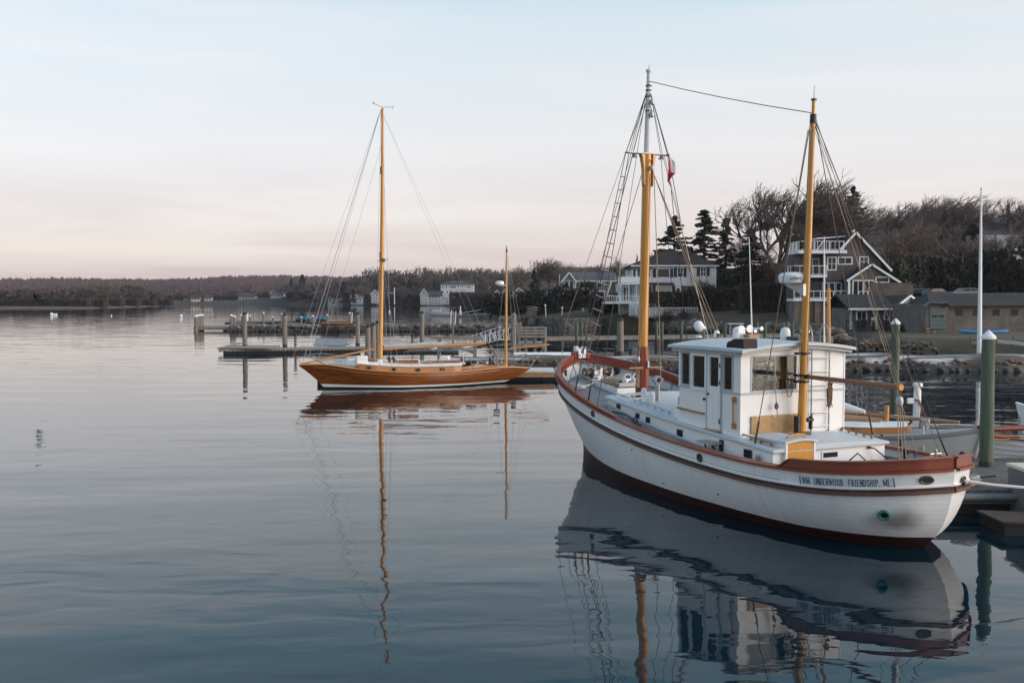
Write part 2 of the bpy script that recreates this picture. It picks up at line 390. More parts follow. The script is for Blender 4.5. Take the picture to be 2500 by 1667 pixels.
class Hull:
    def __init__(s, rail, wl, sheer, aft, fwd, depth=.5, kb=1.7, kw=1.15):
        # rail, wl: half breadth by fraction 0 (stern) .. 1 (bow); sheer: z by x; aft/fwd: x by t (0 waterline .. 1 rail)
        s.rail, s.wl, s.sheer, s.aft, s.fwd, s.depth, s.kb, s.kw = smooth_tab(rail), smooth_tab(wl), smooth_tab(sheer), smooth_tab(aft), smooth_tab(fwd), depth, kb, kw
    def zr(s, x): return itp(x, s.sheer)
    def P(s, f, t):
        tt = max(t, 0)
        x = itp(tt, s.aft)+(itp(tt, s.fwd)-itp(tt, s.aft))*f
        yr, yw = itp(f, s.rail), itp(f, s.wl)
        if t >= 0:
            k = s.kb+(s.kw-s.kb)*max(0, (f-.6)/.4)
            y = yw+(yr-yw)*(1-(1-t)**k); z = t*s.zr(x)
        else: y = yw*(1-.5*t*t); z = t*s.depth
        return Vector((x, y, z))
    def at(s, x, z):
        t = min(max(z/s.zr(x), 0), 1); a, b = itp(t, s.aft), itp(t, s.fwd)
        p = s.P(min(max((x-a)/(b-a), 0), 1), t); return p
    def normal(s, x, z):
        a = s.at(x+.05, z)-s.at(x-.05, z); b = s.at(x, z+.04)-s.at(x, z-.04); n = b.cross(a)
        n.normalize(); return n if n.y > 0 else -n
    def fr(s, n):  # fractions, denser at the ends
        return [.5-.5*math.cos(math.pi*i/n) for i in range(n+1)]
    def skin(s, ts, n=44, off=0.0):
        mb = MB()
        for sg in (1, -1):
            rows = []
            for t in ts:
                row = []
                for f in s.fr(n):
                    p = s.P(f, t); row.append(Vector((p.x, sg*max(p.y+off, 0), p.z)))
                rows.append(row if sg > 0 else row[::-1])
            mb.grid(rows)
        return mb
    def strake(s, z_of, x0, x1, w, h, n=50, sides=(1, -1), inset=0.0, proud=0.0):
        """rectangular moulding along the hull at height z_of(x); w outward thickness, h height"""
        mb = MB()
        for sg in sides:
            rows = []
            for i in range(n+1):
                u = .5-.5*math.cos(math.pi*i/n); x = x0+(x1-x0)*u; z = z_of(x); p = s.at(x, z)
                nn = s.normal(min(max(x, s.aft[-1][1]+.1), s.fwd[-1][1]-.1), z); nn.z = 0; nn.normalize()
                a = p-nn*inset; b = p+nn*(w+proud)
                ring = [Vector((a.x, a.y, z-h/2)), Vector((b.x, b.y, z-h/2*.7)), Vector((b.x, b.y, z+h/2*.7)), Vector((a.x, a.y, z+h/2))]
                for q in ring: q.y = max(q.y, 0)*sg
                rows.append(ring if sg > 0 else ring[::-1])
            mb.grid(rows, closed=True)
            mb.add(rows[0], [(0,1,2,3)]); mb.add(rows[-1], [(3,2,1,0)])
        return mb
    def deck(s, z_of, inset=.05, camber=.06, x0=None, x1=None, n=40, m=8):
        mb = MB(); rows = []
        xa = s.aft[-1][1]+.05 if x0 is None else x0; xb = s.fwd[-1][1]-.05 if x1 is None else x1
        for i in range(n+1):
            u = .5-.5*math.cos(math.pi*i/n); x = xa+(xb-xa)*u; z = z_of(x); y = max(s.at(x, z).y-inset, 0.002)
            rows.append([Vector((x, y*(1-2*k/m), z+camber*(1-(1-2*k/m)**2))) for k in range(m+1)])
        return mb.grid(rows)

# ------------------------------------------------------------------ stroke lettering (serif when serif=True)
GL = {'W':['0,1 .25,0','.25,0 .5,1','.5,1 .75,0','.75,0 1,1'],'M':['.1,0 .1,1','.1,1 .5,.12','.5,.12 .9,1','.9,1 .9,0'],'U':['.1,1 .1,.3 .25,.03 .5,0','.5,0 .75,.03 .9,.3 .9,1'],
 'N':['.1,0 .1,1','.1,1 .9,0','.9,0 .9,1'],'D':['.12,0 .12,1','.12,1 .55,.97 .85,.75 .92,.5 .85,.25 .55,.03 .12,0'],'E':['.15,0 .15,1','.15,1 .85,1','.15,.52 .65,.52','.15,0 .88,0'],
 'R':['.12,0 .12,1','.12,1 .6,1 .8,.88 .82,.72 .7,.56 .12,.5','.5,.5 .92,0'],'O':['.5,1 .22,.9 .08,.5 .22,.1 .5,0','.5,0 .78,.1 .92,.5 .78,.9 .5,1'],'F':['.15,0 .15,1','.15,1 .85,1','.15,.52 .65,.52'],
 'I':['.5,0 .5,1'],'S':['.82,.85 .6,1 .35,1 .18,.82 .25,.6 .7,.42 .85,.2 .65,0 .35,0 .14,.17'],'H':['.12,0 .12,1','.88,0 .88,1','.12,.52 .88,.52'],'P':['.12,0 .12,1','.12,1 .65,1 .85,.86 .85,.66 .65,.5 .12,.48'],
 '.':['.3,.0 .3,.09'],',':['.45,.08 .35,-.15'],'G':['.85,.85 .55,1 .25,.9 .08,.5 .25,.1 .55,0 .88,.12','.88,.12 .88,.45 .55,.45'],'A':['.02,0 .5,1','.5,1 .98,0','.2,.36 .8,.36']}
LW = {'W':1.3,'M':1.2,'I':.5,'.':.5,',':.45,' ':.55,'O':1.0,'U':.95}
def letters(text, h, place, thick=.13, thin=.075, serif=True, gap=.24):
    """flat strokes; place(u, v) -> (point, outward normal) with u along the line and v up, in metres from the left end"""
    total = sum((LW.get(c, .82)+gap)*h*.72 for c in text); x = 0; out = []
    for ch in text:
        mb = MB(); out.append(mb)
        wd = LW.get(ch, .82)*h*.72
        for si, st in enumerate(GL.get(ch, [])):
            pts = [tuple(map(float, q.split(','))) for q in st.split()]
            for (a, b), (c, d) in zip(pts[:-1], pts[1:]):
                ax_, ay, bx, by = x+a*wd, b*h, x+c*wd, d*h
                dx, dy = bx-ax_, by-ay; l = math.hypot(dx, dy) or 1e-6
                steep = abs(dy)/l; rising = dx*dy > 0
                wdt = h*(thick if (steep > .6 and not (serif and rising and ch in 'WMAN')) else (thin if serif else thick))
                px, py = -dy/l*wdt/2, dx/l*wdt/2; ex, ey = dx/l*wdt*.25, dy/l*wdt*.25
                q = [(ax_+px-ex, ay+py-ey), (ax_-px-ex, ay-py-ey), (bx-px+ex, by-py+ey), (bx+px+ex, by+py+ey)]
                mb.add([place(*t) for t in q], [(0, 1, 2, 3)])
                if serif and steep > .9 and ch in 'HIFPRDENMU' :
                    for (sx, sy) in ((ax_, ay), (bx, by)):
                        if abs(sy) < .02*h or abs(sy-h) < .02*h:
                            yy = .03*h if sy < h/2 else h*.97
                            mb.add([place(sx-h*.15, yy-.025*h), place(sx+h*.15, yy-.025*h), place(sx+h*.15, yy+.025*h), place(sx-h*.15, yy+.025*h)], [(0,1,2,3)])
        x += wd+gap*h*.72
    return [m for m in out if m.f], total

# ================================================================== the white carrier boat
bA, bB = Vector((2.29, 31.68, 0)), Vector((8.11, 19.41, 0))
bax = (bA-bB).normalized(); bO = (bA+bB)/2; brz = math.atan2(bax.y, bax.x); bpt = Vector((-bax.y, bax.x, 0))
boat = thing('carrier_boat', 'large white wooden two-masted workboat with red rail and pilothouse', 'boat', bO, brz)
def blocal(p): d = p-bO; return Vector((d.dot(bax), d.dot(bpt), d.z))
def onb(u, v, axis, val):
    o = blocal(Vector((0, 0, CAM_H))); d = ray(u, v); ld = Vector((d.dot(bax), d.dot(bpt), d.z))
    return o+ld*((val-o[axis])/ld[axis])
XA, XF = -7.5, 7.1
def fx(x, a=XA, b=XF): return (x-a)/(b-a)
railx = [(-7.5,0),(-7.37,.44),(-7.12,.87),(-6.8,1.24),(-6.3,1.66),(-5.7,1.95),(-5,2.12),(-4,2.2),(-2,2.24),(0,2.22),(2,2.15),(3.4,2.06),(4.3,1.97),(5,1.82),(5.6,1.58),(6.1,1.26),(6.6,.8),(6.95,.34),(7.1,0)]
wlx = [(-6.79,0),(-6.5,.45),(-6,.87),(-5.4,1.18),(-4.8,1.4),(-3.06,1.64),(-.9,1.77),(1,1.7),(2.4,1.5),(4,1.02),(5.3,.55),(6.2,.2),(6.79,0)]
HB = Hull([(fx(x), y) for x, y in railx], [((x+6.79)/13.58, y) for x, y in wlx],
          [(-7.6,1.66),(-6.5,1.53),(-5.5,1.47),(-4,1.44),(-3,1.46),(-2,1.5),(-1,1.555),(0,1.63),(1.3,1.76),(2.4,1.90),(3.5,2.09),(5,2.43),(6,2.64),(7.2,2.92)],
          [(0,-6.79),(.3,-7.22),(.6,-7.4),(1,-7.5)], [(0,6.79),(.5,6.9),(1,7.1)], depth=.5, kb=2.0, kw=1.2)
def hit(u, v, off=0.0):
    """point on the port side of the hull under a photo pixel"""
    best = None
    for i in range(1500):
        x = -7.45+i*.00966; p = onb(u, v, 0, x)
        if p.z < .02 or p.z > HB.zr(x)+.02: continue
        e = p.y-HB.at(x, p.z).y
        if best is not None and best[0]*e < 0: return Vector((x, HB.at(x, p.z).y, p.z))
        best = (e,)
    return None
# hull paint with faint plank seams, run-off streaks and exhaust soot
def hull_paint():
    m = mat('carrier_hull_white', (.80,.81,.82), .38, .035, .9, (1,1,1))
    n = m.node_tree.nodes; l = m.node_tree.links; b = n['Principled BSDF']
    base = b.inputs['Base Color'].links[0].from_socket
    t = n.new('ShaderNodeTexCoord')
    vm = n.new('ShaderNodeVectorMath'); vm.operation = 'DISTANCE'
    mp_ = n.new('ShaderNodeMapping'); mp_.inputs['Scale'].default_value = (.62, 1.0, 1.75); l.new(t.outputs['Object'], mp_.inputs[0])
    e = hit(2190, 1272) or Vector((-6.8, .9, .7))
    vm.inputs[1].default_value = (e.x*.62, e.y, e.z*1.75); l.new(mp_.outputs[0], vm.inputs[0])
    nz = n.new('ShaderNodeTexNoise'); nz.inputs['Scale'].default_value = 2.5; nz.inputs['Detail'].default_value = 5; l.new(t.outputs['Object'], nz.inputs['Vector'])
    ad = n.new('ShaderNodeMath'); ad.operation = 'ADD'; l.new(vm.outputs['Value'], ad.inputs[0])
    mm = n.new('ShaderNodeMath'); mm.operation = 'MULTIPLY'; mm.inputs[1].default_value = .35; l.new(nz.outputs[0], mm.inputs[0]); l.new(mm.outputs[0], ad.inputs[1])
    mr = n.new('ShaderNodeMapRange'); mr.interpolation_type = 'SMOOTHSTEP'; mr.inputs[1].default_value = .22; mr.inputs[2].default_value = .80; mr.inputs[3].default_value = .8; mr.inputs[4].default_value = 0
    l.new(ad.outputs[0], mr.inputs[0])
    mx = n.new('ShaderNodeMixRGB'); l.new(mr.outputs[0], mx.inputs[0]); l.new(base, mx.inputs[1]); mx.inputs[2].default_value = (.15, .115, .105, 1)
    # vertical run-off streaks
    m2 = n.new('ShaderNodeMapping'); m2.inputs['Scale'].default_value = (3.2, .2, .22); l.new(t.outputs['Object'], m2.inputs[0])
    n2 = n.new('ShaderNodeTexNoise'); n2.inputs['Scale'].default_value = 2.2; n2.inputs['Detail'].default_value = 6; l.new(m2.outputs[0], n2.inputs['Vector'])
    r2 = n.new('ShaderNodeMapRange'); r2.inputs[1].default_value = .48; r2.inputs[2].default_value = .76; r2.inputs[3].default_value = 0; r2.inputs[4].default_value = .26; l.new(n2.outputs[0], r2.inputs[0])
    mx2 = n.new('ShaderNodeMixRGB'); l.new(r2.outputs[0], mx2.inputs[0]); l.new(mx.outputs[0], mx2.inputs[1]); mx2.inputs[2].default_value = (.50, .50, .48, 1)
    # plank seams and fastening relief
    sp = n.new('ShaderNodeSeparateXYZ'); l.new(t.outputs['Object'], sp.inputs[0])
    wv = n.new('ShaderNodeMath'); wv.operation = 'MULTIPLY'; wv.inputs[1].default_value = 9.5; l.new(sp.outputs['Z'], wv.inputs[0])
    fr = n.new('ShaderNodeMath'); fr.operation = 'FRACT'; l.new(wv.outputs[0], fr.inputs[0])
    rr = n.new('ShaderNodeValToRGB'); rr.color_ramp.elements[0].position = 0; rr.color_ramp.elements[1].position = .1; l.new(fr.outputs[0], rr.inputs[0])
    r4 = n.new('ShaderNodeValToRGB'); r4.color_ramp.elements[0].color=(.86,.86,.86,1); r4.color_ramp.elements[1].position=.09; l.new(fr.outputs[0], r4.inputs[0]); mx3 = n.new('ShaderNodeMixRGB'); mx3.blend_type='MULTIPLY'; mx3.inputs[0].default_value=1; l.new(mx2.outputs[0], mx3.inputs[1]); l.new(r4.outputs[0], mx3.inputs[2]); l.new(mx3.outputs[0], b.inputs['Base Color'])
    bp = n.new('ShaderNodeBump'); bp.inputs['Strength'].default_value = .3; bp.inputs['Distance'].default_value = .01; l.new(rr.outputs[0], bp.inputs['Height'])
    n3 = n.new('ShaderNodeTexNoise'); n3.inputs['Scale'].default_value = 1.1; n3.inputs['Detail'].default_value = 2; l.new(t.outputs['Object'], n3.inputs['Vector'])
    b2 = n.new('ShaderNodeBump'); b2.inputs['Strength'].default_value = .25; b2.inputs['Distance'].default_value = .03; l.new(n3.outputs[0], b2.inputs['Height']); l.new(bp.outputs[0], b2.inputs['Normal'])
    l.new(b2.outputs[0], b.inputs['Normal'])
    return m
m_boot = mat('dark_red_bottom_paint', (.042,.011,.010), .55, .25, 2)
tb = .24
hullp = part('hull', HB.skin([.155,.2,.3,.4,.5,.6,.7,.8,.9,1.0], 64), hull_paint(), boat, True, label='white planked hull stained with soot near the stern')
part('boot_top', HB.skin([-1,-.6,-.3,0,.06,.11,.155], 64, .004), m_boot, boat, True, label='dark red bottom paint along the waterline')
part('sheer_wale', HB.strake(lambda x: HB.zr(x)-.40, XA+.02, XF-.03, .075, .105, 70), m_brownwale, boat, True, label='worn brown rubbing strake round the hull')
part('wale_cap', HB.strake(lambda x: HB.zr(x)-.335, XA+.02, XF-.03, .055, .02, 70), m_brownwale, boat, True)
part('guard_moulding', HB.strake(lambda x: HB.zr(x)-.30, XA+.02, XF-.03, .03, .04, 70), m_white, boat, True)
part('cove_stripe', HB.strake(lambda x: HB.zr(x)-.245, -5.0, 6.9, .008, .022, 70), m_trim, boat, True, label='thin dark stripe under the rail')
# rail cap (sheer) and raised wash boards
part('rail_cap', HB.strake(lambda x: HB.zr(x)+.0, XA+.02, XF-.03, .07, .075, 80, inset=.15), m_red, boat, True, label='oxide red rail cap')
def washboard(x0, x1, sg, h0, h1, name):
    mb = MB(); rows = []; n = 44
    for i in range(n+1):
        u = i/n; x = x0+(x1-x0)*(.5-.5*math.cos(math.pi*u)); z = HB.zr(x)+.035; p = HB.at(x, z-.035)
        nn = HB.normal(min(max(x, XA+.1), XF-.1), z-.1); nn.z = 0; nn.normalize()
        e = min(1, abs(x-x0)/.35); hh = (h0+(h1-h0)*u)*(e*e*(3-2*e))+.004
        a, b = p-nn*.06, p+nn*.01
        c, d = p-nn*.10, p+nn*.045
        ring = [Vector((a.x, a.y, z)), Vector((b.x, b.y, z)), Vector((b.x, b.y, z+hh-.03)), Vector((d.x, d.y, z+hh-.03)), Vector((d.x, d.y, z+hh)), Vector((c.x, c.y, z+hh)), Vector((c.x, c.y, z+hh-.03)), Vector((a.x, a.y, z+hh-.03))]
        for q in ring: q.y = max(q.y, 0)*sg
        rows.append(ring)
    mb.grid(rows, closed=True); k = len(rows[0]); mb.add(rows[0], [tuple(range(k))]); mb.add(rows[-1], [tuple(range(k-1, -1, -1))])
    return part(name, mb, m_red, boat, True)
washboard(1.0, XF-.02, 1, .02, .2, 'bow_wash_board'); washboard(1.6, XF-.02, -1, .18, .2, 'bow_wash_board')
washboard(-4.95, XA+.015, 1, .17, .21, 'stern_wash_board'); washboard(-6.1, XA+.015, -1, .17, .21, 'stern_wash_board')
# decks, bulwark inner face and frames
dk = smooth_tab([(-7.5,1.36),(-6.5,1.25),(-4.2,1.2),(-2.5,1.28),(0,1.45),(2,1.68),(3,1.84),(4.2,1.99),(5.5,2.16),(7.1,2.45)])
def dz(x): return itp(x, dk)
part('deck', HB.deck(dz, .02, .05), m_deck, boat, True, label='grey weathered planked deck')
mb = MB()
for sg in (1, -1):
    rows = []
    for i in range(71):
        x = XA+.06+(XF-XA-.12)*(.5-.5*math.cos(math.pi*i/70)); z1 = HB.zr(x)-.02; z0 = dz(x)-.02
        rows.append([Vector((x, sg*max(HB.at(x, z0).y-.07, .003), z0)), Vector((x, sg*max(HB.at(x, z1).y-.07, .003), z1))])
    mb.grid(rows)
part('bulwark_lining', mb, m_bulwark, boat, True)
for sg in (1, -1):
    for x in list(np.arange(-7.0, -4.3, .48))+list(np.arange(3.2, 6.9, .46)):
        z1, z0 = HB.zr(x)-.05, dz(x)+.0; y1, y0 = HB.at(x, z1).y-.1, HB.at(x, z0).y-.1
        part('bulwark_frame', MB().bar((x, sg*y0, z0), (x, sg*y1, z1), .075, .075), m_bulwark, boat)
mb = HB.deck(lambda x: dz(x)+.03, .05, 0, -7.3, 6.9, 50, 2)
# waterway edge board
mbw = MB()
for sg in (1, -1):
    rows = [[Vector((x, sg*max(HB.at(x, dz(x)).y-.15, .0), dz(x)+.035)), Vector((x, sg*max(HB.at(x, dz(x)).y-.06, .002), dz(x)+.03))] for x in np.linspace(-7.1, 6.7, 60)]
    mbw.grid(rows)
part('waterway', mbw, m_bulwark, boat, True)
# stem head casting (white chock) and red stem piece
mb = MB(); xs0, zs0 = 6.98, HB.zr(7.1)+.10
mb.b2((xs0-.10,-.14,zs0), (xs0+.10,-.05,zs0+.34)); mb.b2((xs0-.10,.05,zs0), (xs0+.10,.14,zs0+.30)); mb.b2((xs0-.10,-.14,zs0-.02), (xs0+.10,.14,zs0+.12))
mb.b2((xs0-.10,.13,zs0+.2),(xs0+.10,.22,zs0+.36))
part('bow_chock', mb, m_capwhite, boat, bevel=.012, label='white notched chock on the stem head')
part('stem_cap', MB().box((7.0, .26, zs0+.06), (.3,.16,.24), -.5).box((7.0,-.2,zs0+.03),(.3,.2,.18),.5), m_red, boat, bevel=.02)
# hawse holes inside the bow and ports through the bulwark
def ring(c, nrm, r, tr, n=20, sx=1, up=Vector((0,0,1))):
    a = nrm.cross(up); a.normalize(); b = a.cross(nrm)
    return [Vector(c)+a*math.cos(2*math.pi*i/n)*r*sx+b*math.sin(2*math.pi*i/n)*r for i in range(n)]
def hawse(u=None, v=None, r=.075, sx=1.0, p=None, nrm=None, name='hawse_pipe'):
    p = p or hit(u, v); nrm = nrm or HB.normal(p.x, p.z)
    rg = ring(p+nrm*.012, nrm, r, .02, 22, sx); o = part(name, MB().tube(rg, .02, 6, True), m_bronze, boat, True)
    k = MB(); V = ring(p+nrm*.014, nrm, r, 0, 22, sx); k.add(V, [tuple(range(22))]); part('opening', k, m_dark, o)
    return o
hawse(1448, 1009.7, .075); hawse(1709.5, 1117, .085); hawse(2262, 1171, .07, 1.9)
pi = Vector((6.35, -HB.at(6.35, 2.55).y+.11, 2.57)); hawse(r=.11, sx=1.5, p=pi, nrm=Vector((-.55, .83, 0)))
pi = Vector((6.35, HB.at(6.35, 2.5).y-.11, 2.57)); hawse(r=.08, sx=1.0, p=pi, nrm=Vector((-.55, -.83, 0)))
pst = Vector((-7.36, -.40, 1.38)); hawse(r=.075, sx=1.0, p=pst, nrm=Vector((-.87, -.49, 0)))
# exhaust with verdigris flange
pe = hit(2159, 1256); ne = HB.normal(pe.x, pe.z)
o = part('exhaust_outlet', MB().tube(ring(pe+ne*.02, ne, .095, .03), .03, 8, True), mat('verdigris', (.05,.20,.17), .6, .3, 12), boat, True, label='green verdigris exhaust outlet')
k = MB(); k.add(ring(pe+ne*.02, ne, .09, 0), [tuple(range(20))]); part('opening', k, m_dark, o)
for u, v in ((1621,1179), (1753,1206), (1543,1098)):
    p = hit(u, v); nn = HB.normal(p.x, p.z); part('scupper', MB().cyl(p-nn*.02, p+nn*.012, .022, .022, 10), m_dark, boat)
# name board
x0, x1 = -5.5, -6.98
def board_pt(u, v, off, x0=x0, x1=x1):
    # u 0..1 along, v metres above board centre
    x = x0+(x1-x0)*u; z = HB.zr(x)-.185+v; p = HB.at(x, z); n_ = HB.normal(x, z); return p+n_*off
nbl = [board_pt(i/24, 0, 0) for i in range(25)]; cum = [0]
for a, b in zip(nbl[:-1], nbl[1:]): cum.append(cum[-1]+(b-a).length)
NBL = cum[-1]
def bu(d): return float(np.interp(d, cum, [i/24 for i in range(25)]))
def strip(d0, d1, v0, v1, off, n=24, th=.0):
    rows = []
    for i in range(n+1):
        u = bu(d0+(d1-d0)*i/n); rows.append([board_pt(u, v0, off-.012), board_pt(u, v0, off), board_pt(u, v1, off), board_pt(u, v1, off-.012)])
    mb = MB().grid(rows); return mb
nb = part('name_board', strip(0, NBL, -.092, .092, .02), mat('pale_blue_grey_board', (.58,.64,.68), .4, .03), boat, True, label='name board reading WM. UNDERWOOD FRIENDSHIP, ME')
for a, b in ((-.092, -.082), (.082, .092)): part('border', strip(.0, NBL, a, b, .026), m_white, nb, True)
for a, b in ((-.03, .015), (NBL-.015, NBL+.03)):
    part('end_scroll', strip(a, b, -.085, .085, .03, 3), m_dark, nb)
txt = 'WM. UNDERWOOD  FRIENDSHIP, ME'; hh = .122
_, tot = letters(txt, hh, lambda a, b: (0, 0, 0)); sc = (NBL-.12)/tot
lb, _ = letters(txt, hh, lambda a, b: board_pt(bu(.06+a*sc), b-hh*.5, .0235), thick=.165, thin=.115)
parts('letter', lb, mat('navy_lettering', (.02,.035,.055), .5, .1), nb)

# ---- trunk house
ht = smooth_tab([(-4.2,1.65),(-3,1.73),(-.6,1.87),(2.8,2.16)])
def hz(x): return itp(x, ht)
def hw(x): return 1.6-.10*max(0, (x+1)/3.8)
def slab_house(x0, x1, zb, zt, yw, mat_, name, cam_=.05, n=20):
    mb = MB(); rows = []
    for i in range(n+1):
        x = x0+(x1-x0)*i/n; y = yw(x)
        rows.append([Vector((x, y, zb(x))), Vector((x, y, zt(x)))]); 
    mb.grid(rows)
    rows = [[Vector((p.x, -p.y, p.z)) for p in r[::-1]] for r in rows]; mb.grid(rows)
    for x in (x0, x1):
        y = yw(x); mb.add([(x, y, zb(x)), (x, -y, zb(x)), (x, -y, zt(x)), (x, y, zt(x))], [(0,1,2,3)])
    return mb
part('trunk_house', slab_house(-4.2, 2.8, lambda x: dz(x)-.1, hz, hw, m_white, ''), m_white, boat, label='low white deckhouse under the pilothouse')
mb = MB(); rows = []
for i in range(31):
    x = -4.28+(2.87+4.28)*i/30; y = hw(x)+.05
    rows.append([Vector((x, y, hz(x)-.045)), Vector((x, y+.012, hz(x)-.02)), Vector((x, y, hz(x)+.02))]+[Vector((x, y*(1-k/5), hz(x)+.02+.07*(1-(1-k/5)**2))) for k in range(1, 10)]+[Vector((x, -y, hz(x)+.02)), Vector((x, -y-.012, hz(x)-.02)), Vector((x, -y, hz(x)-.045))])
mb.grid(rows); mb.add(rows[0], [tuple(range(len(rows[0])))]); mb.add(rows[-1], [tuple(range(len(rows[0])-1, -1, -1))])
part('house_top', mb, m_roofgrey, boat, True)
part('house_trim', HB.__class__ and MB().tube([(x, hw(x)+.055, hz(x)-.03) for x in np.linspace(-4.27, 2.86, 24)], .018, 6).tube([(-4.275, y, hz(-4.2)-.03+.0*y) for y in np.linspace(1.65, -1.65, 8)], .018, 6), m_trim, boat, True)
part('house_sill', MB().tube([(x, hw(x)+.03, dz(x)+.07+.10*max(0,min(1,(x+3)/5))) for x in np.linspace(-4.2, 2.86, 24)], .035, 6), m_bulwark, boat, True)
# portlights: square with recessed dark pane
def portlight(u, v, w=.2, h=.15):
    p = onb(u, v, 1, 1.565); y = hw(p.x)
    o = part('portlight', MB().b2((p.x-w/2-.02, y-.03, p.z-h/2-.02), (p.x+w/2+.02, y+.012, p.z+h/2+.02)), m_bulwark, boat)
    part('pane', MB().b2((p.x-w/2, y-.02, p.z-h/2), (p.x+w/2, y+.016, p.z+h/2)), m_glassdark, o)
for u, v, w_, h_ in ((1507,992.5,.2,.13),(1555.5,1015,.19,.13),(1582,1025,.2,.14),(1663,1057,.24,.17),(1830,1107,.28,.18)): portlight(u, v, w_, h_)
# aft window and companionway
p0_, p1_ = onb(2009,1117,0,-4.21), onb(2044,1102,0,-4.21)
o = part('aft_window', MB().b2((-4.2,p1_.y-.03,p0_.z-.025), (-4.222,p0_.y+.03,p1_.z+.025)), m_white, boat); part('pane', MB().b2((-4.21,p1_.y,p0_.z), (-4.228,p0_.y,p1_.z)), m_glassdark, o)
cl, crr, cb_ = onb(1921,1080,0,-4.27), onb(1985,1078,0,-4.27), onb(1985,1124,0,-4.27)
cw0, cw1, ct, cbz = crr.y, cl.y, cl.z, cb_.z
o = part('companionway', MB().b2((-4.18,cw0-.05,cbz-.1), (-4.30,cw0,ct+.02)), m_white, boat, label='companionway closed by orange stained boards'); part('jamb', MB().b2((-4.18,cw1,cbz-.1), (-4.30,cw1+.05,ct+.02)), m_white, o)
part('drop_board', MB().b2((-4.2,cw0+.001,cbz), (-4.29,cw1-.001,ct)), m_orange, o); part('sill', MB().b2((-4.2,cw0-.08,cbz-.035), (-4.36,cw1+.08,cbz)), m_varnish_h, o)
mb = MB(); rows = []
for x in (-4.34, -3.25):
    rows.append([Vector((x, cw0-.09+(cw1-cw0+.18)*k/8, ct+.02+.05*(1-(2*k/8-1)**2))) for k in range(9)]+[Vector((x, cw1+.09-(cw1-cw0+.18)*k/8, ct-.03+.05*(1-(1-2*k/8)**2))) for k in range(9)])
mb.grid(rows, closed=True); [mb.add(r, [tuple(range(18))]) for r in rows]
part('sliding_hatch', mb, m_roofgrey, boat, True)
part('hatch_coaming', MB().b2((-4.2,cw0-.06,hz(-4.2)-.05), (-3.27,cw0-.01,ct)).b2((-4.2,cw1+.01,hz(-4.2)-.05), (-3.27,cw1+.06,ct)).b2((-3.32,cw0-.06,hz(-3.3)-.05),(-3.26,cw1+.06,ct)), m_white, boat)
part('hatch_handle', MB().tube([(-4.15, cw0+.1+(cw1-cw0-.2)*k/6, ct+.09+.05*(1-(k/3-1)**2)) for k in range(7)], .03, 6), m_orange, boat, True)
# grab rails on the house top
def grab(x0, x1, y, m_=m_teak, n=4, zf=None, h=.07, r=.018):
    zf = zf or (lambda x: hz(x)+.045); o = MB()
    rail = part('grab_rail', o.tube([(x0+(x1-x0)*i/8, y, zf(x0+(x1-x0)*i/8)+h) for i in range(9)], r, 6), m_, boat, True)
    for i in range(n):
        x = x0+(x1-x0)*(i+.02)/(n-.96); part('stanchion', MB().b2((x-.03, y-.02, zf(x)-.01), (x+.03, y+.02, zf(x)+h)), m_, rail)
grab(-3.98, -2.95, 1.45, m_teak, 4); grab(-4.0, -3.05, -1.42, m_teak, 5); grab(.1, 2.7, 1.3, m_trim, 9)
# ---- pilothouse
PX0, PX1, PW, SZ, EZ = -3.0, -.64, 1.52, 2.76, 3.62
m_tg_x = mat('tongue_and_groove_white', (.80,.80,.79), .5, .03, 1.2, wave=('X', 6.5, .3, .10))
m_tg_y = mat('tongue_and_groove_white_y', (.80,.80,.79), .5, .03, 1.2, wave=('Y', 6.5, .3, .10))
zb0, zb1 = hz(PX0), hz(PX1)
ph = link('pilothouse', MB().prism([(PX0,0,zb0-.05),(PX1,0,zb1-.05),(PX1,0,SZ-.004),(PX0,0,SZ-.004)], (0,PW,0), (0,PW-.05,0)).mesh('pilothouse', m_tg_x), boat)
ph['label'] = 'white tongue and groove pilothouse with big windows'
part('side_panel', MB().prism([(PX0,0,zb0-.05),(PX1,0,zb1-.05),(PX1,0,SZ-.004),(PX0,0,SZ-.004)], (0,-PW+.05,0), (0,-PW,0)), m_tg_x, ph)
part('aft_panel', MB().b2((PX0,-PW+.05,zb0-.05), (PX0+.05,PW-.05,SZ-.004)), m_tg_y, ph); part('front_panel', MB().b2((PX1-.05,-PW+.05,zb1-.05), (PX1,PW-.05,SZ-.004)), m_tg_y, ph)
parts('aft_upper_panel', [MB().b2((PX0,-PW,SZ), (PX0+.05,-.10,EZ)), MB().b2((PX0,1.25,SZ), (PX0+.05,PW,EZ))], m_white_tg, ph)
parts('side_upper_panel', [MB().b2((PX0+.05,PW-.05,SZ), (-2.74,PW,EZ)), MB().b2((PX0+.05,-PW,SZ), (-2.2,-PW+.05,EZ))], m_white_tg, ph)
part('header', MB().b2((PX0+.001,-PW,EZ-.02), (PX1,-PW+.05,EZ+.03)).b2((PX0+.001,PW-.05,EZ-.02), (PX1,PW,EZ+.03)).b2((PX0+.002,-PW+.05,EZ-.02), (PX0+.05,PW-.05,EZ+.12)).b2((PX1-.05,-PW+.05,EZ-.02), (PX1,PW-.05,EZ+.1)), m_white_tg, ph)
part('sill_moulding', MB().b2((PX0-.025,PW+.003,SZ-.025), (-2.26,PW+.028,SZ+.012)).b2((-1.80,PW+.003,SZ-.025), (PX1+.02,PW+.028,SZ+.012)).b2((PX0-.028,-PW-.025,SZ-.025), (PX0-.003,PW+.028,SZ+.012)), m_trim, ph)
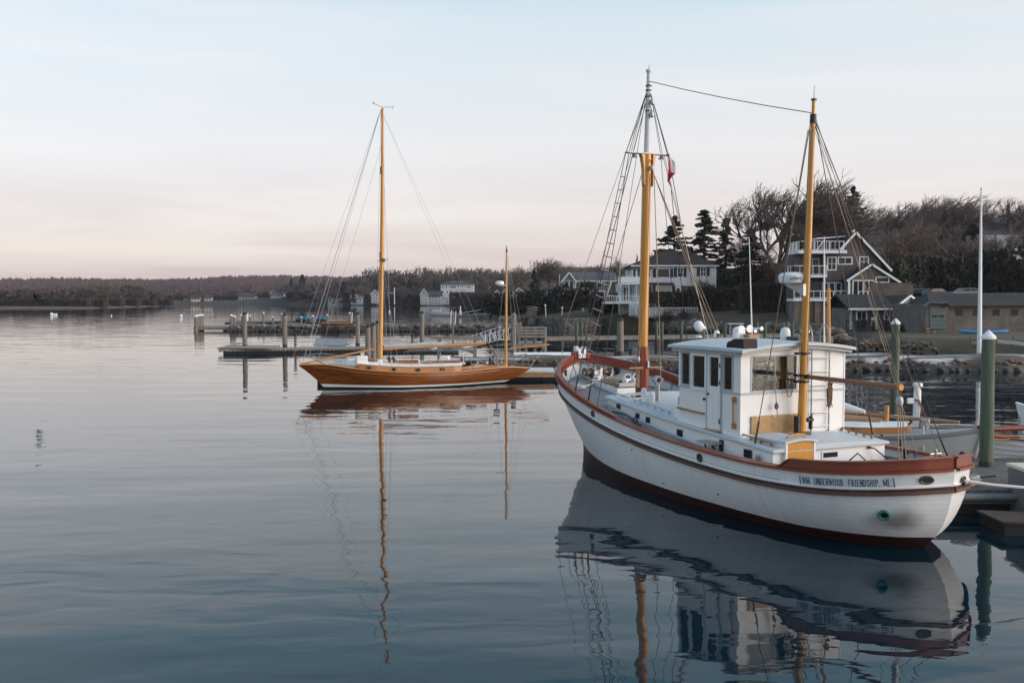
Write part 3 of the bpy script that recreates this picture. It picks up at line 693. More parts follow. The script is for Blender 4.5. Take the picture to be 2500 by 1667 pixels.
def pwin(name, x0, x1, z0, z1, y, fw, fm, parent=ph, t=.05):
    sg = 1 if y > 0 else -1
    mb = MB(); ya, yb = y-sg*t, y+sg*.012
    mb.b2((x0,ya,z0), (x0+fw,yb,z1)).b2((x1-fw,ya,z0), (x1,yb,z1)).b2((x0+fw,ya,z0), (x1-fw,yb,z0+fw)).b2((x0+fw,ya,z1-fw), (x1-fw,yb,z1))
    o = part(name, mb, fm, parent); part('pane', MB().b2((x0+fw-.001,y-sg*.03,z0+fw-.001), (x1-fw+.001,y-sg*.024,z1-fw+.001)), m_clear, o); return o
pwin('side_window', -1.10, -.70, SZ+.012, EZ-.02, PW, .045, m_trim); pwin('sash_window', -1.77, -1.14, SZ-.05, EZ-.02, PW+.02, .075, m_white_tg); pwin('side_window', -2.73, -2.33, SZ+.012, EZ-.02, PW, .045, m_trim)
for x0, x1 in ((-2.15,-1.55), (-1.5,-1.05), (-1.0,-.68)): pwin('starboard_window', x0, x1, SZ+.012, EZ-.02, -PW, .05, m_white_tg)
door = pwin('door', -2.29, -1.80, SZ+.02, EZ-.02, PW+.015, .07, m_white_tg)
part('lower_panel', MB().b2((-2.29,PW-.02,1.86), (-1.80,PW+.026,SZ+.02)), m_white_tg, door)
parts('recess', [MB().b2((-2.22,PW+.026,1.98), (-2.07,PW+.034,SZ-.12)), MB().b2((-2.02,PW+.026,1.98), (-1.87,PW+.034,SZ-.12))], m_white, door)
parts('door_frame', [MB().b2((-2.33,PW-.02,1.84), (-2.293,PW+.035,EZ-.0)), MB().b2((-1.797,PW-.02,1.84), (-1.765,PW+.035,EZ))], m_trim, door)
part('threshold', MB().b2((-2.36,PW-.0,1.80), (-1.72,PW+.09,1.84)), m_teak, door)
part('door_handle', MB().cyl((-1.86,PW+.02,2.66), (-1.86,PW+.08,2.66), .025, .02, 8), m_dark, door); parts('hinge', [MB().b2((-2.30,PW+.03,2.0), (-2.275,PW+.05,2.12)), MB().b2((-2.30,PW+.03,2.9), (-2.275,PW+.05,3.0)), MB().b2((-2.30,PW+.03,3.3), (-2.275,PW+.05,3.4))], m_dark, door)
part('door_knob', MB().lathe([(.0,0),(.03,.0),(.035,.04),(.01,.06)], (-1.68,PW+.0,2.52), 10, Matrix.Rotation(-math.pi/2, 3, 'X')), m_dark, ph, True)
# aft window frame + pane, front windows
mb = MB(); part('aft_window_frame', mb.b2((PX0-.012,-.10,SZ+.012), (PX0+.04,-.06,EZ-.02)).b2((PX0-.012,1.21,SZ+.012), (PX0+.04,1.25,EZ-.02)).b2((PX0-.012,-.06,SZ+.012), (PX0+.04,1.21,SZ+.05)).b2((PX0-.012,-.06,EZ-.05), (PX0+.04,1.21,EZ-.02)), m_trim, ph)
part('aft_pane', MB().b2((PX0+.016,-.06,SZ+.05), (PX0+.022,1.21,EZ-.05)), m_clear, ph)
for i in range(4):
    ya, yb = -1.47+i*.735, -1.47+(i+1)*.735
    o = part('front_window', MB().b2((PX1-.05,ya,SZ), (PX1,ya+.06,EZ-.02)).b2((PX1-.05,yb-.06,SZ), (PX1,yb,EZ-.02)).b2((PX1-.05,ya+.06,SZ), (PX1,yb-.06,SZ+.05)), m_white_tg, ph)
    part('pane', MB().b2((PX1-.028,ya+.059,SZ+.049), (PX1-.022,yb-.059,EZ-.021)), m_clear, o)
parts('corner_post', [MB().b2((PX0-.012,PW-.02,zb0-.02), (PX0+.03,PW+.013,EZ)), MB().b2((PX0-.012,-PW-.013,zb0-.02), (PX0+.03,-PW+.02,EZ)), MB().b2((PX1-.06,PW-.04,SZ), (PX1+.013,PW+.013,EZ))], m_white_tg, ph)
part('base_moulding', MB().prism([(PX0-.02,0,zb0-.0),(PX1+.02,0,zb1-.0),(PX1+.02,0,zb1+.07),(PX0-.02,0,zb0+.07)], (0,PW+.02,0), (0,PW-.01,0)).b2((PX0-.03,-PW,zb0+.0), (PX0-.002,PW+.02,zb0+.1)), m_white_tg, ph)
# interior floor, wheel, seat and console seen through the glass
part('overhead', MB().b2((PX0+.06,-PW+.06,EZ-.05), (PX1-.06,PW-.06,EZ-.02)), m_white, ph)
part('interior_panel', MB().b2((-1.75,-PW+.10,SZ+.05), (-.72,-PW+.12,EZ-.06)), mat('beige_interior_panel',(.40,.35,.29),.8,.12,2), ph)
part('cabin_sole', MB().b2((PX0+.06,-PW+.06,zb1+.02), (PX1-.06,PW-.06,zb1+.06)), m_teak, ph)
part('console', MB().b2((-1.05,-1.3,1.9), (-.75,.9,2.6)).b2((-1.15,-.3,2.5), (-.8,.4,2.7)), m_teak, ph, bevel=.02)
part('helm_seat', MB().b2((-2.3,-.2,2.35), (-1.9,.3,2.45)).b2((-2.35,-.2,2.45), (-2.27,.3,2.95)).cyl((-2.1,.05,1.9), (-2.1,.05,2.36), .05), m_dark, ph, bevel=.02)
part('steering_wheel', MB().tube([(-1.3, .05+.33*math.cos(t), 2.55+.33*math.sin(t)) for t in np.linspace(0, 2*math.pi, 24, endpoint=False)], .02, 6, True), m_varnish_h, ph, True)
part('interior_post', MB().cyl((-2.0,-.55,1.9), (-2.0,-.55,3.6), .07, .07, 10), m_varnish_h, ph, True)
# roof: crowned slab with rounded edge mouldings
def roof_slab(x0, x1, yw, z0, cam_, th, n=18, ov=0):
    rows = []
    for i in range(13):
        x = x0+(x1-x0)*i/12
        lift = .0+.03*math.sin(math.pi*i/12)
        top = [Vector((x, yw-2*yw*k/n, z0+th+lift+cam_*(1-(1-2*k/n)**2))) for k in range(n+1)]
        bot = [Vector((x, -yw+2*yw*k/n, z0+cam_*(1-(1-2*k/n)**2))) for k in range(n+1)]
        rows.append(top+bot)
    mb = MB().grid(rows, closed=True); k = len(rows[0]); mb.add(rows[0], [tuple(range(k))]); mb.add(rows[-1], [tuple(range(k-1, -1, -1))])
    return mb
part('roof', roof_slab(PX0-.24, PX1+.30, PW+.15, EZ+.055, .14, .07), m_roofgrey, ph, True, bevel=.018)
part('roof_moulding', roof_slab(PX0-.15, PX1+.2, PW+.09, EZ-.01, .13, .065), m_trim, ph, True)
def rz_(y, x=-1.8): return EZ+.14+.14*(1-(y/(PW+.15))**2)+.02
# roof fittings
p = onb(1706, 836, 1, .5); o = part('search_light', MB().cyl((p.x,p.y,rz_(.5)-.02), (p.x,p.y,rz_(.5)+.04), .09, .07, 14).cyl((p.x,p.y,rz_(.5)), (p.x,p.y,rz_(.5)+.17), .025), m_capwhite, ph, True)
part('lamp_head', MB().lathe([(.02,-.16),(.09,-.13),(.125,-.05),(.125,.06),(.11,.10),(.02,.105)], (p.x,p.y,rz_(.5)+.27), 18, Matrix.Rotation(R(62), 3, 'Y')@Matrix.Rotation(R(20),3,'X')), m_capwhite, o, True)
part('bracket', MB().box((p.x-.06,p.y,rz_(.5)+.13), (.03,.12,.14)), m_dark, o)
p = onb(1750, 828, 1, .25); part('horn_cover', MB().lathe([(.075,0),(.08,.07),(.07,.13),(.035,.17),(.005,.18)], (p.x,p.y,rz_(.25)-.01), 14), m_capwhite, ph, True); part('horn_slot', MB().b2((p.x-.13,p.y-.05,rz_(.25)), (p.x-.04,p.y+.05,rz_(.25)+.09)), m_dark, ph)
q0 = onb(1803, 846, 2, rz_(.9)); mb = MB()
prof = [(-.30,.0),(-.27,.10),(-.20,.14),(-.12,.15),(-.05,.19),(.05,.20),(.33,.20),(.35,.0)]
mb.prism([(q0.x-a*.9, 0, rz_(.9)-.03+b) for a, b in prof], (0,q0.y-.25,0), (0,q0.y+.12,0)); part('hatch_cover', mb, mat('dark_brown_canvas', (.03,.022,.02), .8, .2), ph, bevel=.015, label='dark brown canvas covered hatch on the roof')
p = onb(1798, 830, 1, -.3); part('roof_vent', MB().lathe([(.10,0),(.10,.16),(.085,.22),(.06,.25),(.01,.27)], (p.x,p.y,rz_(-.3)-.02), 16), m_capwhite, ph, True)
p2 = onb(1795, 815, 1, -.45); part('roof_dome', MB().lathe([(.12,0),(.125,.12),(.10,.24),(.05,.29),(.01,.3)], (p.x+.12,p.y-.22,rz_(-.3)-.02), 16), m_capwhite, ph, True)
hb = onb(1835, 833, 1, -.6); part('horn_base', MB().box((hb.x,hb.y,rz_(-.6)+.03), (.22,.34,.10)), m_teak, ph)
for k, (dy, rr_, h_) in enumerate(((.35,.105,.20), (.10,.10,.22), (-.08,.05,.16), (-.28,.055,.22))):
    part('horn', MB().lathe([(rr_,0),(rr_*.8,.03),(rr_*.4,.09),(.02,.16),(.018,.34)], (hb.x-.05,hb.y+dy,rz_(-.6)+h_), 14, Matrix.Rotation(R(90), 3, 'Y')), m_capwhite, ph, True)
def whip(u, v, vtop, y, r=.016, name='whip_antenna', m_=m_capwhite, r2=.006, lean=0):
    p = onb(u, v, 1, y); t = onb(u+lean, vtop, 1, y); b = Vector((p.x, y, rz_(y)-.03)); return part(name, MB().cyl(b, Vector((t.x, y, t.z)), r, r2, 8), m_, ph, True)
whip(1836, 833, 580, -.6, .020, r2=.009, lean=-7); whip(2012, 838, 578, -1.0, .022, r2=.010)
whip(2023, 832, 704, -1.15, .048, 'wooden_staff', m_varnish, .04)
p = onb(1990, 842, 0, -2.6); part('life_raft_box', MB().b2((-2.75,-1.42,rz_(-1.1)-.05), (-2.35,-.30,rz_(-1.1)+.13)), m_dark, ph, bevel=.03)
p = onb(1984, 830, 0, -2.2); part('satellite_dome', MB().lathe([(.10,0),(.12,.05),(.12,.2),(.09,.28),(.02,.31)], (-2.2,-.42,rz_(-.4)-.02), 16), m_capwhite, ph, True)
# ladder on the aft face
ly0, ly1 = -.47, -1.0; lx = PX0-.06
lad = part('ladder', MB(), None, ph); bpy.data.objects.remove(lad)
for y in (ly0, ly1):
    pts = [(lx,y,zb0), (lx,y,3.0), (lx,y,3.75)]+[(lx+.16-.16*math.cos(t), y, 3.95+.16*math.sin(t)*2.0) for t in np.linspace(.0, math.pi, 10)]+[(lx+.32,y,3.72)]
    lad = part('ladder_rail', MB().tube(pts, .019, 8), m_steel, ph, True)
    if y == ly1:
        for k in range(6): part('rung', MB().cyl((lx,ly0,3.51-.318*k), (lx,ly1,3.51-.318*k), .017, .017, 8), m_steel, lad, True)
# canvas cover, handrails
mb = MB(); rows = []
for i in range(13):
    rows.append([Vector((PX0-.02-.025*abs(math.sin(i*.9+k*.7))*(.3 if k in (0,8) else 1), 1.24-1.40*i/12, 1.80+.44*k/8-.015*math.sin(math.pi*i/12)*(k < 1))) for k in range(9)])
part('canvas_cover', mb.grid(rows), m_canvas, ph, True, label='tan canvas cover laced to the aft wall')
for i in range(3):
    for z in (1.82, 2.22): part('grommet', MB().cyl((PX0-.05,1.1-.5*i,z), (PX0-.06,1.1-.5*i,z), .014, .014, 8), m_capwhite, ph)
part('hand_rail', MB().tube([(-.66,PW+.07,2.22),(-1.2,PW+.075,2.2),(-1.68,PW+.07,2.18)], .026, 8).cyl((-.7,PW,2.22),(-.7,PW+.07,2.22),.02).cyl((-1.66,PW,2.18),(-1.66,PW+.07,2.18),.02), m_teak, ph, True)
part('hand_rail', MB().b2((-2.86,PW+.06,2.0), (-2.81,PW+.09,2.62)).b2((-2.86,PW,2.55), (-2.79,PW+.09,2.68)).b2((-2.86,PW,1.95), (-2.79,PW+.09,2.08)), m_varnish_h, ph, bevel=.012)
part('step_locker', MB().b2((-.62,1.02,hz(-.5)), (-.25,1.38,2.25)), m_white_tg, boat, bevel=.01); part('locker_rail', MB().tube([(-.3,1.3,2.24),(-.3,1.3,2.42),(-.35,1.3,2.46),(-.6,1.3,2.46)], .016, 6), m_steel, boat, True)
part('canvas_bundle', MB().b2((-.6,.45,hz(-.4)), (-.1,1.0,2.2)), m_canvas, boat, bevel=.06)
# bench on the side deck, fittings
bq = onb(1738, 1087, 1, 1.72)
mb = MB().prism([(bq.x+.33,0,0),(bq.x+.28,0,.02),(bq.x-.26,0,.02),(bq.x-.26,0,-.02),(bq.x+.25,0,-.02)], (0,1.62,1.585), (0,1.95,1.585)); part('side_step', mb, m_galv, boat); parts('step_bracket', [MB().b2((bq.x-.28,1.6,1.40),(bq.x-.16,1.64,1.66)), MB().tube([(bq.x+.2,1.63,1.57),(bq.x+.05,1.63,1.42),(bq.x,1.63,1.36)],.02,6), MB().tube([(bq.x+.02,1.9,1.57),(bq.x-.02,1.9,1.4)],.02,6)], m_dark, boat)
part('pump_hose_bracket', MB().tube([(-3.72,1.66,1.2),(-3.72,1.66,1.5),(-3.85,1.66,1.52),(-3.88,1.66,1.2)], .012, 6).cyl((-3.8,1.66,1.25),(-3.8,1.66,1.48),.035), m_steel, boat, True)
# ---- foredeck gear
dfx = dz(4.9)
hbx = part('forward_hatch', MB().prism([(4.3,0,dz(4.3)-.03),(5.85,0,dz(5.85)-.03),(5.85,0,dz(5.85)+.17),(4.3,0,dz(4.3)+.22)], (0,-.62,0), (0,.28,0)), m_white, boat, bevel=.012, label='white hatch box on the foredeck')
zt_ = dz(4.9)+.20
mb = MB(); rows = []
for i in range(9):
    x = 4.6+1.15*i/8; s_ = math.sin(math.pi*min(1, .12+i/8*.95))
    rows.append([Vector((x, .33*math.cos(t)*(.8+.2*s_)-.15, zt_+.02+.19*math.sin(t)*(.55+.45*s_))) for t in np.linspace(0, math.pi, 9)])
mb.grid(rows); part('hatch_cover', mb, mat('tan_slatted_wood', (.34,.235,.15), .7, .15, 2, wave=('Y', 7.0, .3, .35)), hbx, True, label='arched tan slatted cover')
part('rail', MB().bar((4.35,.24,zt_+.06),(5.75,.24,zt_+.08),.04).b2((4.4,.22,zt_-.03),(4.47,.26,zt_+.06)).b2((4.95,.22,zt_-.02),(5.02,.26,zt_+.06)).b2((5.6,.22,zt_-.02),(5.67,.26,zt_+.06)), m_teak, hbx)
part('aft_coaming', MB().b2((4.29,-.60,zt_-.01),(4.5,.2,zt_+.10)), m_trim, hbx)
for y in (-.12, -.42):
    part('cowl_vent', MB().tube([(4.5,y,zt_+.02),(4.5,y,zt_+.16),(4.44,y,zt_+.24),(4.34,y,zt_+.26)], [.085,.085,.09,.115], 12), m_capwhite, hbx, True); part('cowl_throat', MB().lathe([(.09,0),(.09,.004)], (4.333,y,zt_+.26), 14, Matrix.Rotation(R(90),3,'Y')), m_dark, hbx)
wl_ = part('windlass', MB().cyl((6.15,-.55,dz(6.1)+.30),(6.15,.35,dz(6.1)+.30),.05,.05,10).b2((6.0,-.25,dz(6.1)),(6.35,.08,dz(6.1)+.44)), mat('black_white_enamel', (.7,.7,.69), .5, .05), boat, bevel=.03, label='white anchor windlass with dark drums')
for y, r_ in ((.22,.17),(-.42,.15)): part('drum', MB().lathe([(r_,-.12),(r_*.6,-.06),(r_*.6,.06),(r_,.12)], (6.15,y,dz(6.1)+.30), 14, Matrix.Rotation(R(90),3,'X')), m_bronze, wl_, True)
part('hand_wheel', MB().tube([(5.96,.0+.11*math.cos(t),dz(6.1)+.32+.11*math.sin(t)) for t in np.linspace(0,2*math.pi,14,endpoint=False)],.014,5,True), m_dark, wl_, True)
part('brake_band', MB().b2((5.98,-.14,dz(6.1)+.40),(6.02,-.02,dz(6.1)+.52)).b2((5.97,-.05,dz(6.1)+.05),(6.0,.06,dz(6.1)+.16)), m_dark, wl_)
pts = [(6.35,-.85,2.52),(6.0,-.3,2.33),(5.6,.35,dz(5.6)+.1),(5.3,.85,dz(5.3)+.08),(5.15,1.0,dz(5.2)+.06)]
part('mooring_line', MB().tube(pts, .022, 6), m_whiterope, boat, True)
part('line_coil', MB().tube([(5.15+(.14+.02*math.sin(i))*math.cos(i*.7), 1.05+(.14+.02*math.sin(i))*math.sin(i*.7), dz(5.15)+.07+.004*i) for i in range(30)], .02, 6), m_whiterope, boat, True)
part('line_coil', MB().tube([(2.6+(.3+.05*math.sin(i*1.3))*math.cos(i*.6), -1.35+(.2+.05*math.sin(i))*math.sin(i*.6), dz(2.6)+.12+.006*i) for i in range(40)], .022, 6), m_whiterope, boat, True)
part('black_hose', MB().tube([(2.2,1.72,1.83),(1.8,1.85,1.86),(1.3,1.82,1.84),(1.0,1.9,1.8),(.5,2.0,1.72),(.3,2.02,1.70)], .025, 6), m_dark, boat, True)
part('hose_ring', MB().tube([(.62+.1*math.cos(t),1.98,1.78+.07*math.sin(t)) for t in np.linspace(0,2*math.pi,14,endpoint=False)],.018,5,True), m_dark, boat, True)
# house-top vents, hatch, chimney
def on_house(u, v, dzt=.06):
    x = 2.0
    for _ in range(6): p = onb(u, v, 2, hz(x)+dzt); x = min(max(p.x, -.5), 2.75)
    return p
p = on_house(1555, 973); part('flush_hatch', MB().b2((p.x-.28,p.y-.40,p.z-.06),(p.x+.28,p.y+.40,p.z+.06)), m_white, boat, bevel=.015); part('hatch_glass', MB().b2((p.x-.24,p.y-.36,p.z+.0),(p.x+.24,p.y+.36,p.z+.068)), m_glassdark, boat)
for u, v in ((1572,977),(1591,987)):
    p = on_house(u, v); o = part('dorade_vent', MB().b2((p.x-.15,p.y-.17,p.z-.08),(p.x+.15,p.y+.17,p.z+.06)), m_bulwark, boat, bevel=.01)
    part('vent_cowl', MB().lathe([(.085,0),(.085,.16),(.075,.22),(.045,.27),(.01,.285)], (p.x,p.y,p.z+.06), 14), m_capwhite, o, True)
p = on_house(1605, 981); o = part('stove_pipe', MB().cyl((p.x,p.y,p.z-.08),(p.x,p.y,p.z+.46),.06,.06,14).cyl((p.x,p.y,p.z-.03),(p.x,p.y,p.z+.0),.11,.10,14), m_steel, boat, True)
zc = p.z+.46; k_=.62; V = [Vector((p.x,p.y,zc))+Vector(q)*k_ for q in ((0,0,-.02),(-.12,-.25,.26),(-.12,0,.42),(-.12,.25,.26),(.12,-.25,.26),(.12,0,.42),(.12,.25,.26),(-.08,-.07,-.02),(-.08,.07,-.02),(.08,-.07,-.02),(.08,.07,-.02))]
part('pipe_hood', MB().add(V, [(7,8,3,2,1),(9,4,5,6,10),(1,2,5,4),(2,3,6,5),(7,1,4,9),(8,10,6,3)]), m_galv, o); part('hood_opening', MB().lathe([(.062,0),(.062,.006)], (p.x-.078,p.y,zc+.135), 14, Matrix.Rotation(R(90),3,'Y')), m_dark, o)
# ---- foremast
FM = Vector((3.4, 0, 0))
def fmp(z): return Vector((3.4-.03*(z-2), 0, z))
zf0 = dz(3.4)-.1
m_topmast = mat('white_painted_mast', (.62,.63,.64), .5, .08, 3, (6,6,.6))
mast = part('foremast', MB().cyl(fmp(3.51), fmp(9.0), .142, .125, 16), m_varnish, boat, True, label='varnished foremast with a red foot and white top')
part('mast_foot', MB().cyl(fmp(zf0), fmp(3.1), .20, .19, 8).cyl(fmp(3.1), fmp(3.52), .19, .147, 8), m_red, mast)
part('topmast', MB().cyl(fmp(8.98), fmp(10.75), .10, .07, 14).cyl(fmp(10.75), fmp(11.25), .066, .06, 12), m_topmast, mast, True)
part('mast_cap', MB().cyl(fmp(11.25), fmp(11.32), .085, .085, 14).cyl(fmp(11.32), fmp(11.45), .02, .015, 6), m_topmast, mast, True)
for z in (10.15, 10.55, 10.72, 10.85): part('mast_band', MB().cyl(fmp(z), fmp(z+.04), .088, .086, 14), m_bronze, mast, True)
part('crosstree', MB().b2((3.05,-.72,8.95),(3.25,.72,8.99)), m_topmast, mast, bevel=.01)
for sg in (1, -1):
    part('bolster', MB().prism([(3.08,sg*.13,8.95),(3.08,sg*.25,8.95),(3.08,sg*.21,8.82),(3.08,sg*.165,8.55),(3.08,sg*.15,8.1),(3.08,sg*.13,8.05)], (0,0,0), (.16,0,0)), m_varnish, mast)
    part('deck_light', MB().lathe([(.03,0),(.04,-.03),(.09,-.09),(.09,-.10)], (3.15,sg*.45,8.945), 12), m_galv, mast, True)
for z, dx in ((8.55,-.22),(10.4,-.14),(10.05,-.15)):
    part('block', MB().lathe([(.01,-.09),(.06,-.06),(.07,0),(.06,.06),(.01,.09)], fmp(z)+Vector((dx,-.03,0)), 10), m_galv, mast, True); part('strop', MB().tube([fmp(z+.25)+Vector((dx*.6,0,0)), fmp(z+.08)+Vector((dx,-.03,0))], .012, 5), m_dark, mast)
part('pin_rail', MB().cyl((3.2,.1,3.0-.1),(3.2,.55,2.9),.035,.03,8).cyl((3.2,-.1,2.9),(3.2,-.55,2.9),.035,.03,8), m_teak, mast, True)
part('halyard_coil', MB().tube([(3.15+.03*math.sin(i*1.7), .30+.05*math.cos(i*1.1), 2.9-.55*abs(math.sin(i*.5))) for i in range(40)], .014, 5), m_rope, mast, True)
part('cleat_block', MB().lathe([(.01,-.1),(.05,-.06),(.06,0),(.05,.06),(.01,.1)], (3.13,.3,3.15), 10), m_galv, mast, True)
part('mast_cleat', MB().box((3.16,-.05,3.0),(.06,.05,.18)), m_galv, mast)
def line(name, pts, r, m_, par=boat, n=5): return part(name, MB().tube(pts, r, n), m_, par, True)
top = fmp(10.7)
RB = .011
port_bases = [(3.75,HB.at(3.75,2.0).y+.0,HB.zr(3.75)),(2.85,HB.at(2.85,1.9).y,HB.zr(2.85)),(4.3,HB.at(4.3,2.1).y,HB.zr(4.3)),(2.3,HB.at(2.3,1.8).y,HB.zr(2.3))]
tips = [(3.2,.70,8.97),(3.1,.66,8.97),(3.25,.5,8.97),(3.05,.42,8.97)]
for (bx, by, bz), (tx, ty, tz) in zip(port_bases, tips):
    for sg in (1, -1):
        thick = RB if ty > .6 else .008
        o = line('shroud', [top+Vector((0,sg*.08,-.05)), (tx, sg*ty, tz), (bx, sg*by, bz+.04)], thick, m_black)
        if ty > .6:
            d = (Vector((tx,sg*ty,tz))-Vector((bx,sg*by,bz))).normalized(); b0 = Vector((bx,sg*by,bz+.04)); part('turnbuckle', MB().cyl(b0+d*.05, b0+d*.45, .022, .022, 6), m_black, o, True)
# ratlines on the port shrouds
a0, a1 = Vector(tips[0]), Vector(port_bases[0]); c0, c1 = Vector(tips[1]), Vector(port_bases[1])
for k in range(1, 17):
    t = .045+k*.054; pa, pc = a0.lerp(a1, t), c0.lerp(c1, t)
    part('ratline', MB().bar(pa, pc, .035, .028), m_plank if k > 9 else m_galv, boat)
# running rigging round the foremast (falls gathered near the pilothouse front, and forestay gear)
for dx, dy, m_ in ((.2,-.6,m_rope),(.05,-.72,m_rope),(-.08,-.82,m_rope),(.3,-.95,m_manila)):
    line('halyard', [fmp(8.5)+Vector((-.2,-.05,0)), (1.2+dx, -1.2+dy*.6, 2.6), (.95+dx, -1.3+dy*.6, 2.1)], .008, m_)
line('flag_halyard', [(3.15,-.55,8.95), (2.3,-1.75,3.0), (2.2,-1.9,HB.zr(2.2))], .009, m_whiterope)
line('halyard', [fmp(8.4)+Vector((-.2,.02,0)), fmp(5)+Vector((-.2,.06,0)), (3.15,.28,3.1)], .012, m_rope)
line('halyard', [fmp(8.4)+Vector((-.22,-.1,0)), (3.0,-.32,4.2), (2.95,-.36,2.2)], .012, m_rope)
line('halyard', [fmp(10.3)+Vector((.1,.1,0)), (3.4,.62,8.9), (4.75,1.75,4.2), (5.0,1.85,HB.zr(5.0))], .008, m_rope)
line('forestay', [fmp(10.7), (6.9,0,HB.zr(7.0)+.25)], .013, m_black)
line('forestay', [fmp(8.9), (6.6,0,HB.zr(6.8)+.2)], .011, m_rope)
# red and white flag hanging from the starboard halyard
fl = onb(1630, 395, 0, 3.05)
mb = MB(); rows = []
for i in range(9):
    z = fl.z+.22-.78*i/8
    wd = .02+.22*math.sin(math.pi*min(1, i/8*1.15))*(1-.15*math.sin(i*2.2))
    rows.append([Vector((3.02-.05*math.sin(k*1.3+i*.6), fl.y+.02-wd*k/4-(.03*i/8), z-.10*k/4*(i/8))) for k in range(5)])
flag = part('flag', mb.grid(rows), mat('red_flag_cloth', (.30,.008,.02), .8, .15), boat, True, label='small limp red and white flag')
mb = MB(); rows = [[p+Vector((-.006, -.004, .0)) for p in r[2:]] for r in rows[1:6]]
part('white_corner', mb.grid(rows), mat('white_flag_cloth', (.72,.70,.70), .8, .05), flag, True)
# triatic stay to the aft mast, aft mast, boom and gear
def amp(z): return Vector((-3.26-.036*(z-1.7), 0, z))
line('triatic_stay', [fmp(11.0)]+[fmp(11.0).lerp(amp(9.0), t)-Vector((0,0,.05*4*t*(1-t))) for t in (.25,.5,.75)]+[amp(9.0)], .011, m_black)
am = part('aft_mast', MB().cyl(amp(1.62), amp(2.9), .105, .092, 12).cyl(amp(2.9), amp(6), .092, .075, 12, False).cyl(amp(6), amp(8.8), .075, .052, 12).cyl(amp(8.8), amp(9.28), .042, .04, 10), m_varnish, boat, True, label='varnished aft mast against the pilothouse')
part('mast_cap', MB().cyl(amp(9.28), amp(9.32), .065, .065, 12).cyl(amp(9.32), amp(9.62), .008, .004, 5), m_bronze, am, True)
part('mast_band', MB().cyl(amp(8.78), amp(8.98), .075, .07, 10), m_black, am, True)
for z in (3.62, 3.12, 2.98): part('mast_clamp', MB().cyl(amp(z), amp(z+.05), .115, .115, 12).box(amp(z)+Vector((.06,0,.02)), (.16,.34,.05)), m_dark, am, True)
part('mast_step', MB().b2((-3.2,-.16,1.7),(-3.42,.16,1.86)).box((-3.3,-.24,2.05),(.1,.03,.3)).box((-3.3,.16,2.0),(.16,.05,.45)), m_dark, am)
part('mast_winch', MB().cyl((-3.3,-.14,2.12),(-3.3,-.3,2.12),.05,.045,10).tube([(-3.3,-.28,2.12),(-3.3,-.28,2.26),(-3.3,-.33,2.26)],.015,5), m_dark, am, True)
part('mast_groove', MB().bar(amp(3.2)+Vector((-.08,-.02,0)), amp(6.0)+Vector((-.066,-.02,0)), .02, .02), m_dark, am)
bm = part('boom', MB().cyl((-3.42,0,3.12),(-6.12,0,3.10),.05,.058,12), mat('oiled_boom_wood', (.26,.11,.055), .45, .15, 3, (.5,6,6)), boat, True, label='brown wooden boom over the aft deck')
part('boom_end_cap', MB().cyl((-6.10,0,3.10),(-6.16,0,3.10),.068,.068,12), m_orange, bm, True); part('gooseneck', MB().cyl((-3.34,0,3.12),(-3.5,0,3.12),.05,.06,8), m_dark, bm)
part('boom_block', MB().lathe([(.01,-.11),(.06,-.08),(.075,0),(.06,.08),(.01,.11)], (-6.12,0,2.82), 10), m_galv, bm, True); part('boom_bail', MB().tube([(-6.12,0,3.05),(-6.12,0,2.9)], .015, 5), m_dark, bm)
for dy in (-.05, 0, .05): line('sheet', [(-6.12,dy,2.75),(-6.2,dy*2.4-.05,1.35)], .011, m_rope)
for dy, zt in ((.03,8.7),(-.05,8.85)): line('topping_lift', [(-6.1,dy*.7,3.16), amp(zt)+Vector((-.05,dy,0))], .0055, m_rope)
part('line_coil', MB().tube([(-3.62+.02*math.cos(i), -.5-.045*math.sin(i*1.3)-.03*math.cos(i*.6), 2.98-.55*(.5-.5*math.cos(i*1.05))) for i in range(60)], .012, 5), m_manila, boat, True, label='brown rope coil hanging from the boom')
part('line_coil', MB().tube([(-3.1+.0*i, .22+.09*math.sin(i*.9), 3.05-.42*(.5-.5*math.cos(i*.9))) for i in range(40)], .010, 5), m_manila, boat, True)
line('boom_preventer', [(-3.55,-.55,2.99),(-3.6,-1.05,2.9),(-3.05,-1.5,2.85)], .008, m_black)
ta = amp(8.85)
psb = onb(1843,1083,2,hz(-3.6)+.03)
for sg, bases in ((1, [(psb.x,psb.y,psb.z)]), (-1, [(-3.9,-1.55,1.72),(-6.55,-.95,HB.zr(-6.5)+.06)])):
    for k, bpos in enumerate(bases):
        o = line('aft_shroud', [ta+Vector((0,sg*.06,0)), bpos], .011, m_black)
        d = (ta-Vector(bpos)).normalized(); part('turnbuckle', MB().cyl(Vector(bpos)+d*.02, Vector(bpos)+d*.5, .022, .02, 6), m_black, o, True)
line('aft_shroud', [ta, (-4.9,-1.85,HB.zr(-4.9))], .008, m_rope); line('aft_shroud', [ta, (-5.6,-1.8,HB.zr(-5.6))], .008, m_manila)
line('halyard', [ta+Vector((.1,.05,-.2)), (-2.9,.55,3.9), (-3.12,.60,2.45), (-3.14,.52,1.75)], .010, m_rope)
part('line_knot', MB().lathe([(.01,-.08),(.05,-.04),(.045,.04),(.01,.09)], (-3.12,.60,2.45), 8), m_manila, boat, True)
line('halyard', [ta+Vector((.1,0,-.2)), amp(3.0)+Vector((.02,.13,0))], .010, m_rope)
part('mast_light_cap', MB().lathe([(.02,-.02),(.06,0),(.05,.05),(.01,.06)], (-2.45,.85,3.05), 8), mat('red_knob', (.35,.02,.02), .5), boat, True)
